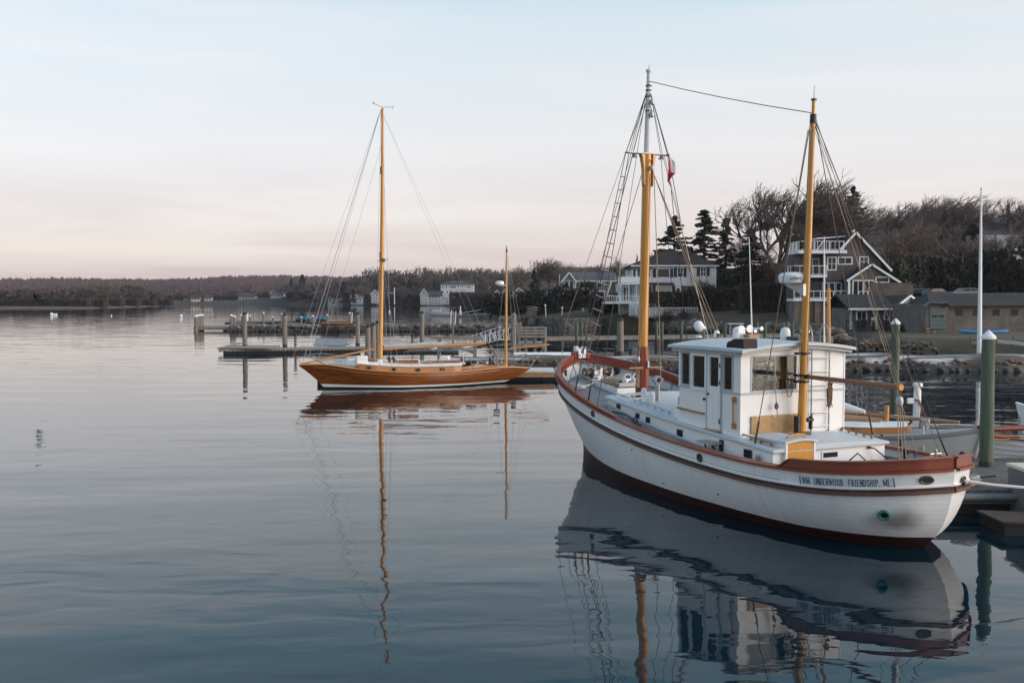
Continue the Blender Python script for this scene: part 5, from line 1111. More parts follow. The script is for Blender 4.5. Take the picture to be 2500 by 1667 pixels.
# ================================================================== stone: breakwater, jetty, seawall
rock_meshes = []
def rock_mesh(seed, m_):
    rnd = random.Random(seed); import bmesh
    bm = bmesh.new(); bmesh.ops.create_icosphere(bm, subdivisions=2, radius=.5)
    off = Vector((rnd.uniform(0,50),rnd.uniform(0,50),0))
    for v in bm.verts:
        n1 = mnoise.noise(v.co*1.7+off)*.30+mnoise.noise(v.co*4+off)*.10; v.co *= 1+n1
        v.co.z *= .72; v.co.x *= 1.15
    me = bpy.data.meshes.new('stone'); bm.to_mesh(me); bm.free(); me.materials.append(m_)
    for p in me.polygons: p.use_smooth = False
    return me
ROCKS = [rock_mesh(i, m_stone if i%3 else m_stone2) for i in range(7)]; WET = [rock_mesh(20+i, m_stonewet) for i in range(3)]
BROWN = [rock_mesh(40+i, mat('rust_stone',(.20,.115,.075),.95,.3,2,c2=(.10,.065,.05))) for i in range(2)]
def stone(parent, c, s, wet=False, warm=False):
    o = link('stone', random.choice(WET if wet else (BROWN if warm else ROCKS)), parent, c); o.scale = [s*random.uniform(.8,1.25) for _ in range(3)]; o.rotation_euler = (random.uniform(-.3,.3),random.uniform(-.3,.3),random.uniform(0,6.28)); return o
m_snow = mat('frosted_crushed_shell',(.55,.55,.55),.9,.2,.9,(.22,1.5,1),c2=(.085,.07,.055),bump=.8,bscale=9,detail=10,rp=(.47,.62))
bwk = thing('breakwater','low rubble breakwater with frosted pale top behind the carrier','breakwater',(0,0,0))
xs_ = np.linspace(at(1080,880,66).x, 75, 90)
rows = []
for i,x in enumerate(xs_):
    y0 = 66.6+.5*math.sin(x*.35)+.25*math.sin(x*1.3); zt3 = .80+.07*math.sin(x*.8)+(.12 if x>14 else 0)
    rows.append([Vector((x,y0-.4,-.5)),Vector((x,y0-.05,.25)),Vector((x,y0+.35,zt3-.15)),Vector((x,y0+.9,zt3)),Vector((x,y0+2.2,zt3+.08)),Vector((x,y0+4.0,zt3-.02)),Vector((x,y0+4.8,-.5))])
part('core', MB().grid(rows), m_snow, bwk, True); part('tide_face', MB().grid([[Vector((r[0].x,r[0].y-.12,-.5)),Vector((r[0].x,r[0].y+.02,.12)),Vector((r[0].x,r[0].y+.3,.40+.06*math.sin(r[0].x*2.1)))] for r in rows]), m_stonewet, bwk, True)
for i in range(210):
    x = xs_[0]+(i+.5)*(62-xs_[0])/210+random.uniform(-.15,.15); y0 = 66.6+.5*math.sin(x*.35)+.25*math.sin(x*1.3)
    stone(bwk,(x,y0+.02+random.uniform(-.05,.2),.52+random.uniform(-.16,.24)),random.uniform(.2,.42),False,random.random()<.2)
    if i<90:
        x2 = xs_[0]+(i+.5)*(62-xs_[0])/90+random.uniform(-.2,.2); y2 = 66.6+.5*math.sin(x2*.35)+.25*math.sin(x2*1.3); stone(bwk,(x2,y2-.3,.1),random.uniform(.35,.6),True)
jt = thing('stone_jetty','long low stone jetty with dark wet foot left of the seawall','jetty',(0,0,0))
rows=[]; xs2=np.linspace(-41,1.5,80)
m_jet = mat('jetty_rubble',(.17,.15,.13),.95,.3,.9,c2=(.09,.078,.068),bump=.8,bscale=5)
for x in xs2:
    yb=146+.25*(x+20)*.2+.4*math.sin(x*.5); zt3=.95+.12*math.sin(x*.9); rows.append([Vector((x,yb-.5,-.5)),Vector((x,yb,.45)),Vector((x,yb+.7,zt3)),Vector((x,yb+5,zt3+.1)),Vector((x,yb+6,-.5))])
part('core', MB().grid(rows), m_jet, jt, True)
for i in range(110):
    x=-41+42*(i+.5)/110; yb=146+.05*(x+20)+.4*math.sin(x*.5); stone(jt,(x,yb-.1,.65+random.uniform(-.15,.2)),random.uniform(.5,.9))
    if i<70: x=-41+42*(i+.5)/70; stone(jt,(x,yb-.45,.1),random.uniform(.9,1.2),True)
sw = thing('stone_seawall','curving grey stone seawall below the dark hedge','wall',(0,0,0))
pw=[onz(1218,800,0),onz(1262,799,0),onz(1300,797,0),onz(1330,801,0),onz(1375,806,0),onz(1430,806,0),onz(1500,801,0),onz(1575,801,0)]
m_wall=mat('coursed_seawall_stone',(.20,.18,.16),.95,.3,1.2,c2=(.10,.09,.08),bump=1,bscale=4,detail=8)
rows=[]
for i in range(len(pw)*6-5):
    t=i/6; k=min(int(t),len(pw)-2); p=pw[k].lerp(pw[k+1],t-k); zt3=1.75+.06*math.sin(i*.7); rows.append([Vector((p.x,p.y-.2,-.5)),Vector((p.x,p.y,zt3)),Vector((p.x,p.y+.7,zt3+.05)),Vector((p.x,p.y+.8,-.5))])
part('core', MB().grid(rows), m_wall, sw, True)
for i in range(290):
    t=random.uniform(0,len(pw)-1.01); k=int(t); p=pw[k].lerp(pw[k+1],t-k); z=random.uniform(.2,1.75); o=stone(sw,(p.x,p.y-.2+.2*z/1.75-.02,z),random.uniform(.32,.6),z<.45); o.scale[1]*=.35; o.rotation_euler=(0,0,random.uniform(-.2,.2))
rr_=thing('riprap_bank','bank of grey boulders below the white house terrace','boulders',(0,0,0))
pr_=[onz(1590,806,0),onz(1640,809,0),onz(1720,812,0),onz(1800,813,0),onz(1880,816,0),onz(1960,826,0),onz(2040,836,0),onz(2075,846,0)]
for i in range(260):
    t=random.uniform(0,len(pr_)-1.01); k=int(t); p=pr_[k].lerp(pr_[k+1],t-k); u_=random.random(); big=(k<2); stone(rr_,(p.x+random.uniform(-.3,.3),p.y+u_*3.2-.4,.15+u_*1.15),random.uniform(.8,1.7)*(1.15 if big else .8),u_<.18)
lb_=thing('lawn_bank','brown earth and stone bank edging the lawn','bank',(0,0,0)); pl_=[onz(2070,850,0),onz(2110,854,0),onz(2150,853,0),onz(2200,856,0),onz(2250,858,0),onz(2290,862,0)]
for i in range(120):
    t=random.uniform(0,len(pl_)-1.01); k=int(t); p=pl_[k].lerp(pl_[k+1],t-k); u_=random.random(); stone(lb_,(p.x,p.y+u_*1.2,.15+u_*.75),random.uniform(.25,.5),u_<.25,random.random()<.5)
# ================================================================== buildings
m_clap = brickmat('white_clapboard', (.62,.64,.66), (.60,.62,.64), (.36,.38,.40), 6.0, .13, .6, .012, .4)
m_shingle = brickmat('grey_brown_shingle', (.15,.128,.115), (.108,.092,.083), (.04,.034,.031), .16, .15, .9, .010, .6)
m_shingle2 = brickmat('grey_cedar_shingle', (.21,.19,.175), (.14,.125,.115), (.045,.04,.037), .15, .15, .9, .012, .6)
m_bluegrey = brickmat('blue_grey_clapboard', (.23,.25,.28), (.21,.23,.26), (.10,.11,.12), 6.0, .14, .7, .012, .4)
m_roofdark = brickmat('dark_asphalt_roof', (.035,.033,.036), (.026,.025,.028), (.015,.015,.016), .3, .14, .95, .01, .4)
m_roofbrown = brickmat('brown_asphalt_roof', (.065,.048,.045), (.05,.038,.036), (.025,.02,.02), .3, .14, .95, .01, .4)
m_roofgr = brickmat('grey_asphalt_roof', (.12,.125,.135), (.10,.105,.115), (.05,.05,.055), .3, .14, .95, .01, .4)
m_brick = brickmat('red_brick', (.16,.055,.042), (.12,.045,.036), (.10,.08,.07), .22, .075, .9, .012, .5)
m_hwhite = mat('house_white_trim', (.72,.74,.76), .55, .05, 1)
m_green = mat('sage_green_paint', (.085,.12,.115), .6, .12, 1)
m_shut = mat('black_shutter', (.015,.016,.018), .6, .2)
m_curtain = mat('cream_curtain', (.33,.30,.25), .9, .15, 2, wave=('X', 8, .2, .3))
m_skyglass = glassmat('reflecting_window_glass', (.035,.045,.05), .03)
def hbox(name, par, a, b, m_, **k): return part(name, MB().b2(a, b), m_, par, **k)
def win(par, x, z, w_, h_, y=0.0, fm=None, gm=None, fw=.09, mul=(1,1), shut=False, side=None, name='window'):
    """window centred at x, sill z; on the plane y (front) or, with side='L'/'R', on the plane x=y with x running along local y"""
    fm = fm or m_hwhite; gm = gm or m_glassdark
    def B(mb, a0, z0, a1, z1, d0, d1):
        if side is None: return mb.b2((a0, y-d1, z0), (a1, y-d0, z1))
        sg = -1 if side == 'L' else 1
        return mb.b2((y+sg*d0, a0, z0), (y+sg*d1, a1, z1))
    a0, a1, z0, z1 = x-w_/2, x+w_/2, z, z+h_
    mb = MB(); B(mb, a0-fw, z0-fw, a1+fw, z0, -.04, .05); B(mb, a0-fw, z1, a1+fw, z1+fw, -.04, .05); B(mb, a0-fw, z0, a0, z1, -.04, .05); B(mb, a1, z0, a1+fw, z1, -.04, .05)
    for k in range(1, mul[0]): B(mb, a0+w_*k/mul[0]-.03, z0, a0+w_*k/mul[0]+.03, z1, .0, .04)
    for k in range(1, mul[1]): B(mb, a0, z0+h_*k/mul[1]-.025, a1, z0+h_*k/mul[1]+.025, .0, .036)
    o = part(name, mb, fm, par)
    part('pane', B(MB(), a0, z0, a1, z1, -.03, .012), gm, o)
    if shut:
        for sg in (-1, 1): part('shutter', B(MB(), x+sg*(w_/2+fw+.27)-.25, z0-.05, x+sg*(w_/2+fw+.27)+.25, z1+.05, .0, .05), m_shut, o)
    return o
def gable_x(par, x0, x1, y0, y1, ze, zp, m_, ov=.3, th=.14, trim=None, name='roof'):
    """ridge along x"""
    ym = (y0+y1)/2; sl = (zp-ze)/(ym-y0); e = ze-sl*ov
    P = [(y0-ov, e), (ym, zp), (y1+ov, e), (y1+ov, e+th), (ym, zp+th*1.3), (y0-ov, e+th)]
    o = part(name, MB().prism([(0, y, z) for y, z in P], (x0-ov, 0, 0), (x1+ov, 0, 0)), m_, par)
    if trim:
        for x in (x0-ov, x1+ov): part('rake_board', MB().bar((x, y0-ov, e+th*.3), (x, ym, zp+th*.3), .08, .2).bar((x, ym, zp+th*.3), (x, y1+ov, e+th*.3), .08, .2), trim, o)
        part('fascia', MB().b2((x0-ov, y0-ov-.03, e-.06), (x1+ov, y0-ov+.03, e+th*.9)), trim, o)
    return o
def gable_y(par, x0, x1, y0, y1, ze0, ze1, xp, zp, m_, wall=None, ov=.35, th=.14, trim=None, name='roof'):
    """ridge along y, gable to the front; eaves at different heights allowed"""
    s0, s1 = (zp-ze0)/(xp-x0), (zp-ze1)/(x1-xp)
    P = [(x0-ov, ze0-s0*ov), (xp, zp), (x1+ov, ze1-s1*ov), (x1+ov, ze1-s1*ov+th), (xp, zp+th*1.3), (x0-ov, ze0-s0*ov+th)]
    o = part(name, MB().prism([(x, 0, z) for x, z in P], (0, y0-.35, 0), (0, y1, 0)), m_, par)
    if wall: part('gable_wall', MB().prism([(x0, 0, ze0), (x1, 0, ze1), (xp, 0, zp)] if ze0 == ze1 else [(x0,0,min(ze0,ze1)),(x1,0,min(ze0,ze1)),(x1,0,ze1),(xp,0,zp),(x0,0,ze0)], (0, y0, 0), (0, y0+.2, 0)), wall, o)
    if trim:
        part('rake_board', MB().bar((x0-ov, y0-.38, ze0-s0*ov+.03), (xp, y0-.38, zp+.03), .1, .26), trim, o); part('rake_board', MB().bar((xp, y0-.38, zp+.03), (x1+ov, y0-.38, ze1-s1*ov+.03), .1, .26), trim, o)
    return o
def hip(par, x0, x1, y0, y1, ze, zr, xr0, xr1, m_, ov=.45, name='roof'):
    ym = (y0+y1)/2; V = [(x0-ov,y0-ov,ze),(x1+ov,y0-ov,ze),(x1+ov,y1+ov,ze),(x0-ov,y1+ov,ze),(xr0,ym,zr),(xr1,ym,zr)]
    V += [(v[0],v[1],v[2]-.12) for v in V[:4]]
    return part(name, MB().add(V, [(0,1,5,4),(1,2,5),(2,3,4,5),(3,0,4),(6,9,8,7),(0,6,7,1),(1,7,8,2),(2,8,9,3),(3,9,6,0)]), m_, par)
def railing(par, a, b, h=1.0, m_=m_hwhite, step=.3, name='railing', pw=.09, solid=False):
    a, b = Vector(a), Vector(b); n = max(1, int((b-a).length/1.6)); up = Vector((0, 0, 1))
    o = part(name, MB().bar(a+up*h, b+up*h, .09, .08), m_, par)
    part('bottom_rail', MB().bar(a+up*.12, b+up*.12, .06, .08), m_, o)
    for k in range(n+1):
        p = a.lerp(b, k/n); part('rail_post', MB().box(p+up*(h/2+.03), (pw, pw, h+.1)), m_, o)
    if solid:
        part('infill', MB().bar(a+up*(h*.5), b+up*(h*.5), .03, h*.8), m_, o)
    elif step:
        mb = MB(); k = max(1, int((b-a).length/step))
        for i in range(1, k): p = a.lerp(b, i/k); mb.box(p+up*(h*.55), (.045, .045, h*.9))
        stuff(part('balusters', mb, m_, o))
    return o
def house(name, label, u, vbase, Y, cat='house', rz=0, group=None):
    p = at(u, vbase, Y); return thing(name, label, cat, (p.x, Y, p.z), rz, group), Y/FPX*1.0
# ---------- white two-storey house
Y = 155; o, s = house('white_house', 'big white two-storey house with brown hip roof and brick chimneys', 1543, 750, Y)
S = lambda px: px*Y/FPX
hbox('wall', o, (S(0),0,-1.5), (S(205),9,S(101)), m_clap)
hip(o, S(0), S(205), 0, 9, S(101), S(140), S(88), S(150), m_roofbrown)
hbox('fascia', o, (S(-4),-.5,S(99)), (S(210),-.44,S(102)), m_hwhite)
for xc, vt, wv in ((75,139,16),(141,144,17)): c = hbox('chimney', o, (S(xc-wv/2),5.0-(xc>100)*2.0,S(105)), (S(xc+wv/2),6.2-(xc>100)*2.0,S(vt)), m_brick); hbox('chimney_cap', c, (S(xc-wv/2-1),4.9-(xc>100)*2.0,S(vt)), (S(xc+wv/2+1),6.3-(xc>100)*2.0,S(vt)+.12), m_brick)
win(o, S(75), S(73), S(30), S(20), 0, gm=m_skyglass, shut=True, name='picture_window'); win(o, S(117), S(74), S(12), S(21), 0, mul=(2,2), shut=True); win(o, S(173), S(76), S(12), S(20), 0, mul=(2,2), shut=True)
win(o, S(40), S(74), S(8), S(20), 0, mul=(1,2))
pr = part('pent_roof', MB().prism([(0,-1.2,S(55)),(0,.0,S(60)),(0,.0,S(57)),(0,-1.2,S(53.5))], (S(10),0,0), (S(100),0,0)), m_roofdark, o)
hbox('bay_wall', o, (S(12),-1.0,-1), (S(98),0,S(54)), m_clap)
win(o, S(75), S(30), S(36), S(22), -1.0, gm=m_curtain, shut=True, name='picture_window'); win(o, S(30), S(30), S(12), S(20), -1.0, mul=(1,2), shut=True)
dd = hbox('front_door', o, (S(107),-.06,S(12)), (S(118),.02,S(48)), m_hwhite); hbox('door_glass', dd, (S(109),-.08,S(28)), (S(116),-.055,S(46)), m_glassdark)
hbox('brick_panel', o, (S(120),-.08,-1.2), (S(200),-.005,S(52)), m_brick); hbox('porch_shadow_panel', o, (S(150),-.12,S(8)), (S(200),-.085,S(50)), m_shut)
hbox('garage_door', o, (S(131),-.14,S(4)), (S(148),-.1,S(46)), m_hwhite); win(o, S(178), S(26), S(10), S(10), -.12)
# left sunroom wing with decks
w2 = part('sunroom_wing', MB().b2((S(-28),1.0,-2), (S(0),8,S(58))).b2((S(0)-S(0.0),2.0,S(58)) , (S(-0.1),8,S(97))), m_clap, o)
hbox('upper_sunroom', o, (S(-2),-.6,S(58)), (S(38),.0,S(96)), m_clap); hip(o, S(-2), S(38), -.6, 6, S(95), S(112), S(20), S(36), m_roofbrown, .5, 'wing_roof')
for k in range(3): win(o, S(4+11*k), S(64), S(7), S(28), -.6, gm=m_skyglass, name='sunroom_window')
for k in range(5): win(o, S(-25+8.5*k), S(18), S(6), S(30), 1.0 if k<4 else -1.0, gm=m_skyglass, mul=(1,2), name='sunroom_door')
hbox('balcony_floor', o, (S(-32),-1.8,S(55)), (S(30),1.0,S(58)), m_hwhite); railing(o, (S(-32),-1.8,S(58)), (S(28),-1.8,S(58)), 1.0, solid=True, name='balcony_railing'); railing(o, (S(-32),-1.8,S(58)), (S(-32),1,S(58)), 1.0, solid=True)
for k in range(4): hbox('balcony_post', o, (S(-31+19*k),-1.75,S(14)), (S(-29.5+19*k),-1.6,S(55)), m_hwhite)
hbox('deck_floor', o, (S(-72),-3.4,S(9)), (S(30),1,S(12)), m_hwhite); railing(o, (S(-72),-3.4,S(12)), (S(14),-3.4,S(12)), 1.0, step=.25, name='deck_railing')
mb = MB()
for k in range(14): mb.bar((S(-12)+k*.28,-3.42,-1.2), (S(-12)+k*.28+1.2,-3.42,S(9)), .02, .05); mb.bar((S(-12)+k*.28+1.2,-3.44,-1.2), (S(-12)+k*.28,-3.44,S(9)), .02, .05)
stuff(part('lattice', mb, m_hwhite, o)); hbox('under_deck', o, (S(-14),-3.3,-1.3), (S(24),-3.2,S(9)), m_trim)
# terrace fence in front
o = thing('terrace_fence', 'white picket terrace fence below the white house', 'fence', (at(1557,770,149).x,149,at(1557,770,149).z))
railing(o, (0,0,0), (S(140),0,.0), 1.15, step=.22); hbox('terrace_slab', o, (-.1,-.1,-.35), (S(142),3,.0), m_plank); part('strut', MB().bar((S(40),-.0,-.3),(S(52),.6,-1.6),.14).bar((S(60),0,-.3),(S(72),.6,-1.6),.14), m_plank, o); railing(o, (0,0,0), (0,4,0), 1.15, step=.22, name='end_railing')
# ---------- grey gable house
Y = 200; o, s = house('grey_house', 'small blue-grey house with white trimmed gable left of the white house', 1374, 726, Y); S = lambda px: px*Y/FPX
hbox('wall', o, (0,0,-2), (S(30),9,S(41)), m_bluegrey); gable_y(o, 0, S(30), 0, 9, S(41), S(41), S(15), S(60), m_roofgr, m_bluegrey, .35, .14, m_hwhite)
hbox('long_wall', o, (S(30),1.2,-2), (S(128),8,S(41)), m_shingle); gable_x(o, S(28), S(128), 1.2, 8, S(41), S(60), m_roofgr, .3, .14, m_hwhite, 'long_roof')
win(o, S(9.5), S(23), S(9), S(16), 0, gm=m_skyglass); win(o, S(21), S(23), S(9), S(16), 0, gm=m_skyglass); hbox('corner_board', o, (S(29),-.05,-1), (S(31.5),.02,S(41)), m_hwhite)
win(o, S(37), S(24), S(6), S(14), 1.2, gm=m_skyglass); win(o, S(44), S(24), S(4), S(14), 1.2); win(o, S(93), S(24), S(16), S(12), 1.2, mul=(3,1))
part('porch_roof', MB().prism([(0,-1.6,S(14)),(0,1.2,S(24)),(0,1.2,S(26)),(0,-1.6,S(16))], (S(44),0,0), (S(105),0,0)), m_roofgr, o); part('porch_trim', MB().bar((S(44),-1.65,S(15)),(S(105),-1.65,S(15)),.1,.2), m_hwhite, o)
for k in range(4): hbox('porch_post', o, (S(48+17*k),-1.5,-1), (S(50+17*k),-1.35,S(14)), m_hwhite)
win(o, S(60), S(-2), S(10), S(13), 1.2, gm=m_skyglass); part('stair_rake', MB().bar((S(106),-.5,S(2)),(S(118),-.5,S(38)),.1,.25), m_hwhite, o)
# ---------- shingled house with decks
Y = 135; o, s = house('shingled_house', 'tall brown shingled house with white railed decks and steep gable', 2012, 776, Y); S = lambda px: px*Y/FPX
V_ = lambda v: S(776-v); U = lambda u: S(u-2012)
hbox('wall', o, (U(2012),0,-1), (U(2150),9,V_(668)), m_shingle)
part('gable_wall', MB().prism([(U(2012),0,V_(668)),(U(2150),0,V_(668)),(U(2150),0,V_(645)),(U(2084),0,V_(571)),(U(2049),0,V_(610)),(U(2012),0,V_(610))], (0,0.003,0), (0,.2,0)), m_shingle, o)
sl = part('main_roof', MB().prism([(U(2084),0,V_(570)),(U(2172),0,V_(664)),(U(2172),0,V_(661)),(U(2084),0,V_(566.5)),(U(2047),0,V_(608)),(U(2047),0,V_(611))], (0,-.5,0), (0,9,0)), m_roofdark, o)
part('rake_board', MB().bar((U(2084),-.55,V_(569)),(U(2172),-.55,V_(662)),.1,.28), m_hwhite, sl); part('rake_board', MB().bar((U(2047),-.55,V_(610)),(U(2084),-.55,V_(569)),.1,.28), m_hwhite, sl)
part('shed_roof', MB().prism([(U(2000),1.5,V_(583)),(U(2071),1.5,V_(577)),(U(2071),1.5,V_(575)),(U(2000),1.5,V_(580))], (0,0,0), (0,6,0)), m_hwhite, o); hbox('shed_wall', o, (U(2010),2.5,V_(610)), (U(2070),7,V_(579)), m_shingle)
for a,b,c,d,ml in ((2029,628,20,30,(2,2)),(2061,628,33,16,(2,1)),(2107,627,21,22,(2,2))): win(o, U(a), V_(b+d), S(c-2), S(d-2), 0, mul=ml, fw=.14)
# left bay with balconies
hbox('bay_wall', o, (U(1958),1.2,-1), (U(2012),8,V_(617)), m_shingle)
rd = hbox('roof_deck', o, (U(1941),-1.3,V_(620)), (U(2058),4,V_(613)), m_hwhite); railing(o, (U(1945),-1.25,V_(613)), (U(2050),-1.25,V_(613)), S(22), step=.55, name='roof_railing'); railing(o, (U(1945),-1.25,V_(613)), (U(1945),4,V_(613)), S(22), step=.55, name='roof_railing')
part('stair_rail', MB().bar((U(1990),-.2,V_(612)),(U(2010),-.2,V_(585)),.08,.1), m_hwhite, o)
win(o, U(1988), V_(672), S(30), S(40), 1.2, gm=m_skyglass, mul=(2,1), name='glass_door'); hbox('post', o, (U(2010),-.06,V_(735)), (U(2013.5),.0,V_(617)), m_hwhite)
hbox('balcony', o, (U(1927),-1.4,V_(678)), (U(2010),1.2,V_(673)), m_hwhite); railing(o, (U(1928),-1.35,V_(673)), (U(2009),-1.35,V_(673)), S(23), step=.9, name='balcony_railing'); railing(o, (U(1928),-1.35,V_(673)), (U(1928),1.2,V_(673)), S(23), step=.9, name='balcony_railing')
hbox('lower_deck', o, (U(1926),-2.2,V_(735)), (U(2054),1.2,V_(729)), m_hwhite); railing(o, (U(1927),-2.15,V_(729)), (U(2053),-2.15,V_(729)), S(18), step=.8, name='deck_railing')
for k in range(6): win(o, U(1966+16*k), V_(727), S(11), S(36), 1.2 if k<3 else .0, gm=m_skyglass if k%2 else m_glassdark, name='glass_door')
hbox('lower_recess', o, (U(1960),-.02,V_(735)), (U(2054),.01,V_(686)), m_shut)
for k in range(4): hbox('stone_pier', o, (U(1928+25*k),-2.0,-1), (U(1940+25*k),.5,V_(735)), m_wall)
for k in range(3): hbox('wood_panel', o, (U(1941+25*k),-1.5,-1), (U(1952+25*k),-1.4,V_(736)), m_teak if k else m_canvas)
# front lower gable
hbox('front_wall', o, (U(2056),-2.5,-1), (U(2170),0,V_(690)), m_shingle); gable_y(o, U(2056), U(2170), -2.5, 0, V_(683), V_(687), U(2108), V_(648), m_roofdark, m_shingle, .4, .13, m_hwhite, 'front_gable')
hbox('corner_board', o, (U(2054),-2.56,-1), (U(2059),-2.45,V_(684)), m_hwhite); win(o, U(2078), V_(727), S(22), S(40), -2.5, fw=.14, mul=(2,1), name='glass_door'); win(o, U(2104), V_(727), S(22), S(40), -2.5, fw=.14, mul=(2,1), name='glass_door'); win(o, U(2136), V_(689), S(28), S(10), -2.5, fw=.13)
part('white_skirt', MB().b2((U(2054),-2.62,-1.0), (U(2072),-2.56,V_(731))), brickmat('white_boards',(.62,.64,.66),(.6,.62,.64),(.2,.2,.2),8,.22,.6,.02,.5), o); hbox('porch_slab', o, (U(2054),-3.2,V_(734)), (U(2100),-2.5,V_(728)), m_hwhite); railing(o, (U(2076),-3.1,V_(728)), (U(2098),-3.1,V_(728)), S(16), step=0, name='porch_railing')
o = thing('roof_gull', 'small white gull perched on the steep gable peak', 'gull', at(2083,566,134.6)); part('body', MB().lathe([(.02,-.25),(.1,-.12),(.13,.05),(.08,.2),(.02,.26)],(0,0,.08),10,Matrix.Rotation(R(65),3,'Y')), m_capwhite, o, True); part('head', MB().lathe([(.01,-.08),(.07,-.04),(.07,.03),(.02,.08)],(.2,0,.28),8), m_capwhite, o, True)
# hedge-like lattice fence right of it
o = thing('board_fence', 'brown board fence right of the shingled house', 'fence', (at(2125,720,126).x,126,at(2125,720,126).z))
for k in range(34): hbox('board', o, (S(0)+k*.16,0,-.3), (k*.16+.145,.04,S(28)*(1 if k<30 else .9)), m_shingle)
# ---------- boathouse
Y = 118; o, s = house('boathouse', 'low shingled boathouse with white framed windows and dark roof', 2068, 800, Y); S = lambda px: px*Y/FPX; U = lambda u: S(u-2068); V_ = lambda v: S(800-v)
hbox('wall', o, (U(2072),0,-1), (U(2180),6.5,V_(753)), m_shingle2)
part('roof', MB().prism([(0,-1.2,V_(755)),(0,3.6,V_(722)),(0,8,V_(750)),(0,8,V_(746)),(0,3.6,V_(718)),(0,-1.2,V_(752))], (U(2062),0,0), (U(2180),0,0)), m_roofdark, o); part('eave_board', MB().b2((U(2062),-1.26,V_(756.5)),(U(2178),-1.2,V_(752))), m_hwhite, o)
part('gable_wall', MB().prism([(U(2180),-.2,-1),(U(2262),2.5,-1),(U(2262),2.5,V_(737)),(U(2233),1.6,V_(724)),(U(2180),-.2,V_(753))], (0,0,0), (0,.2,0)), m_shingle2, o)
part('rake_board', MB().bar((U(2178),-.5,V_(754)),(U(2233),1.35,V_(722)),.12,.24), m_hwhite, o); part('rake_board', MB().bar((U(2233),1.35,V_(722)),(U(2258),2.2,V_(736)),.12,.24), m_hwhite, o); part('side_roof', MB().add([(U(2176),-.6,V_(753)),(U(2233),1.2,V_(720.5)),(U(2205),6,V_(721)),(U(2120),3.6,V_(718.5))],[(0,1,2,3)]), m_roofdark, o)
hbox('corner_board', o, (U(2176),-.3,-1), (U(2182),-.22,V_(754)), m_hwhite)
win(o, U(2103), V_(779), S(20), S(18), 0, mul=(2,1), fw=.2); win(o, U(2165), V_(779), S(9), S(16), 0, fw=.18); hbox('door', o, (U(2074),-.04,-.2), (U(2079),.0,V_(757)), m_hwhite); hbox('door', o, (U(2136),-.04,-.2), (U(2142),.0,V_(757)), m_hwhite); hbox('lower_panel', o, (U(2092),-.05,0), (U(2114),-.0,V_(779.5)), m_shut)
p = thing('porch_fence', 'dark crossed porch railing in front of the boathouse', 'fence', o.location+Vector((0,-2.2,-.2)))
for k in range(5): hbox('rail_post', p, (U(2050+32*k),0,-.4), (U(2053+32*k),.12,1.2), m_shut)
for k in range(4): part('cross_brace', MB().bar((U(2053+32*k),.05,.1),(U(2081+32*k),.05,1.0),.05).bar((U(2053+32*k),.06,1.0),(U(2081+32*k),.06,.1),.05), m_shut, p); part('top_rail', MB().bar((U(2053+32*k),.05,1.1),(U(2081+32*k),.05,1.1),.08), m_shut, p)
o = thing('vent_pipe_chair', 'white garden chair on the boathouse porch', 'chair', at(2135,795,116.5)); hbox('seat', o, (-.3,-.25,.35), (.3,.25,.42), m_hwhite); hbox('back', o, (-.3,.2,.42), (.3,.26,.95), m_hwhite)
for sx in (-.26,.26): hbox('leg', o, (sx-.03,-.22,0), (sx+.03,-.16,.36), m_hwhite); hbox('leg', o, (sx-.03,.18,0), (sx+.03,.24,.36), m_hwhite)
# ---------- long garage
Y = 108; o, s = house('long_garage', 'long low shingled garage with sage green door', 2303, 812, Y); S = lambda px: px*Y/FPX; U = lambda u: S(u-2303); V_ = lambda v: S(812-v)
hbox('wall', o, (U(2303),0,-1), (U(2640),9,V_(744)), m_shingle2)
part('roof', MB().add([(U(2288),-.5,V_(747)),(U(2650),-.5,V_(744)),(U(2650),4.5,V_(713)),(U(2300),4.5,V_(716)),(U(2288),9.5,V_(747)),(U(2650),9.5,V_(744)),(U(2288),-.5,V_(749)),(U(2650),-.5,V_(746))], [(0,1,2,3),(3,2,5,4),(0,3,4),(0,6,7,1)]), m_roofdark, o)
bay = hbox('door_bay', o, (U(2248),-1.2,-1), (U(2303),8,V_(742)), m_shingle2); gd = hbox('garage_door', o, (U(2258),-1.26,0), (U(2297),-1.2,V_(751)), m_green)
for k in range(2): hbox('door_window', gd, (U(2262+17*k),-1.28,V_(774)), (U(2275+17*k),-1.255,V_(769)), m_glassdark)
for k in range(3): hbox('panel_line', gd, (U(2258),-1.275,V_(783+9*k-.4)), (U(2297),-1.262,V_(783+9*k+.4)), m_shut)
part('hood', MB().prism([(U(2241),0,V_(749)),(U(2250),0,V_(740)),(U(2293),0,V_(740)),(U(2303),0,V_(748)),(U(2303),0,V_(746)),(U(2293),0,V_(737.5)),(U(2250),0,V_(737.5)),(U(2241),0,V_(746.5))], (0,-1.9,0), (0,-1.1,0)), m_green, o); part('bay_roof', MB().add([(U(2250),-1.7,V_(739)),(U(2295),-1.7,V_(739)),(U(2325),3.5,V_(717)),(U(2295),3.5,V_(717))],[(0,1,2,3)]), m_roofdark, o); part('bay_roof_side', MB().add([(U(2241),-1.7,V_(747)),(U(2250),-1.7,V_(739)),(U(2295),3.5,V_(717)),(U(2270),6,V_(735))],[(0,1,2,3)]), m_roofdark, o)
for a in (2341,2384,2431,2476): win(o, U(a), V_(769), S(14), S(13), 0, fm=m_shut, gm=m_shut, mul=(3,2), fw=.05)
for a in (2246,2262,2278): pass
o = thing('wheel_cart', 'pale wheeled trolley in front of the green garage door', 'trolley', at(2270,812,106)); 
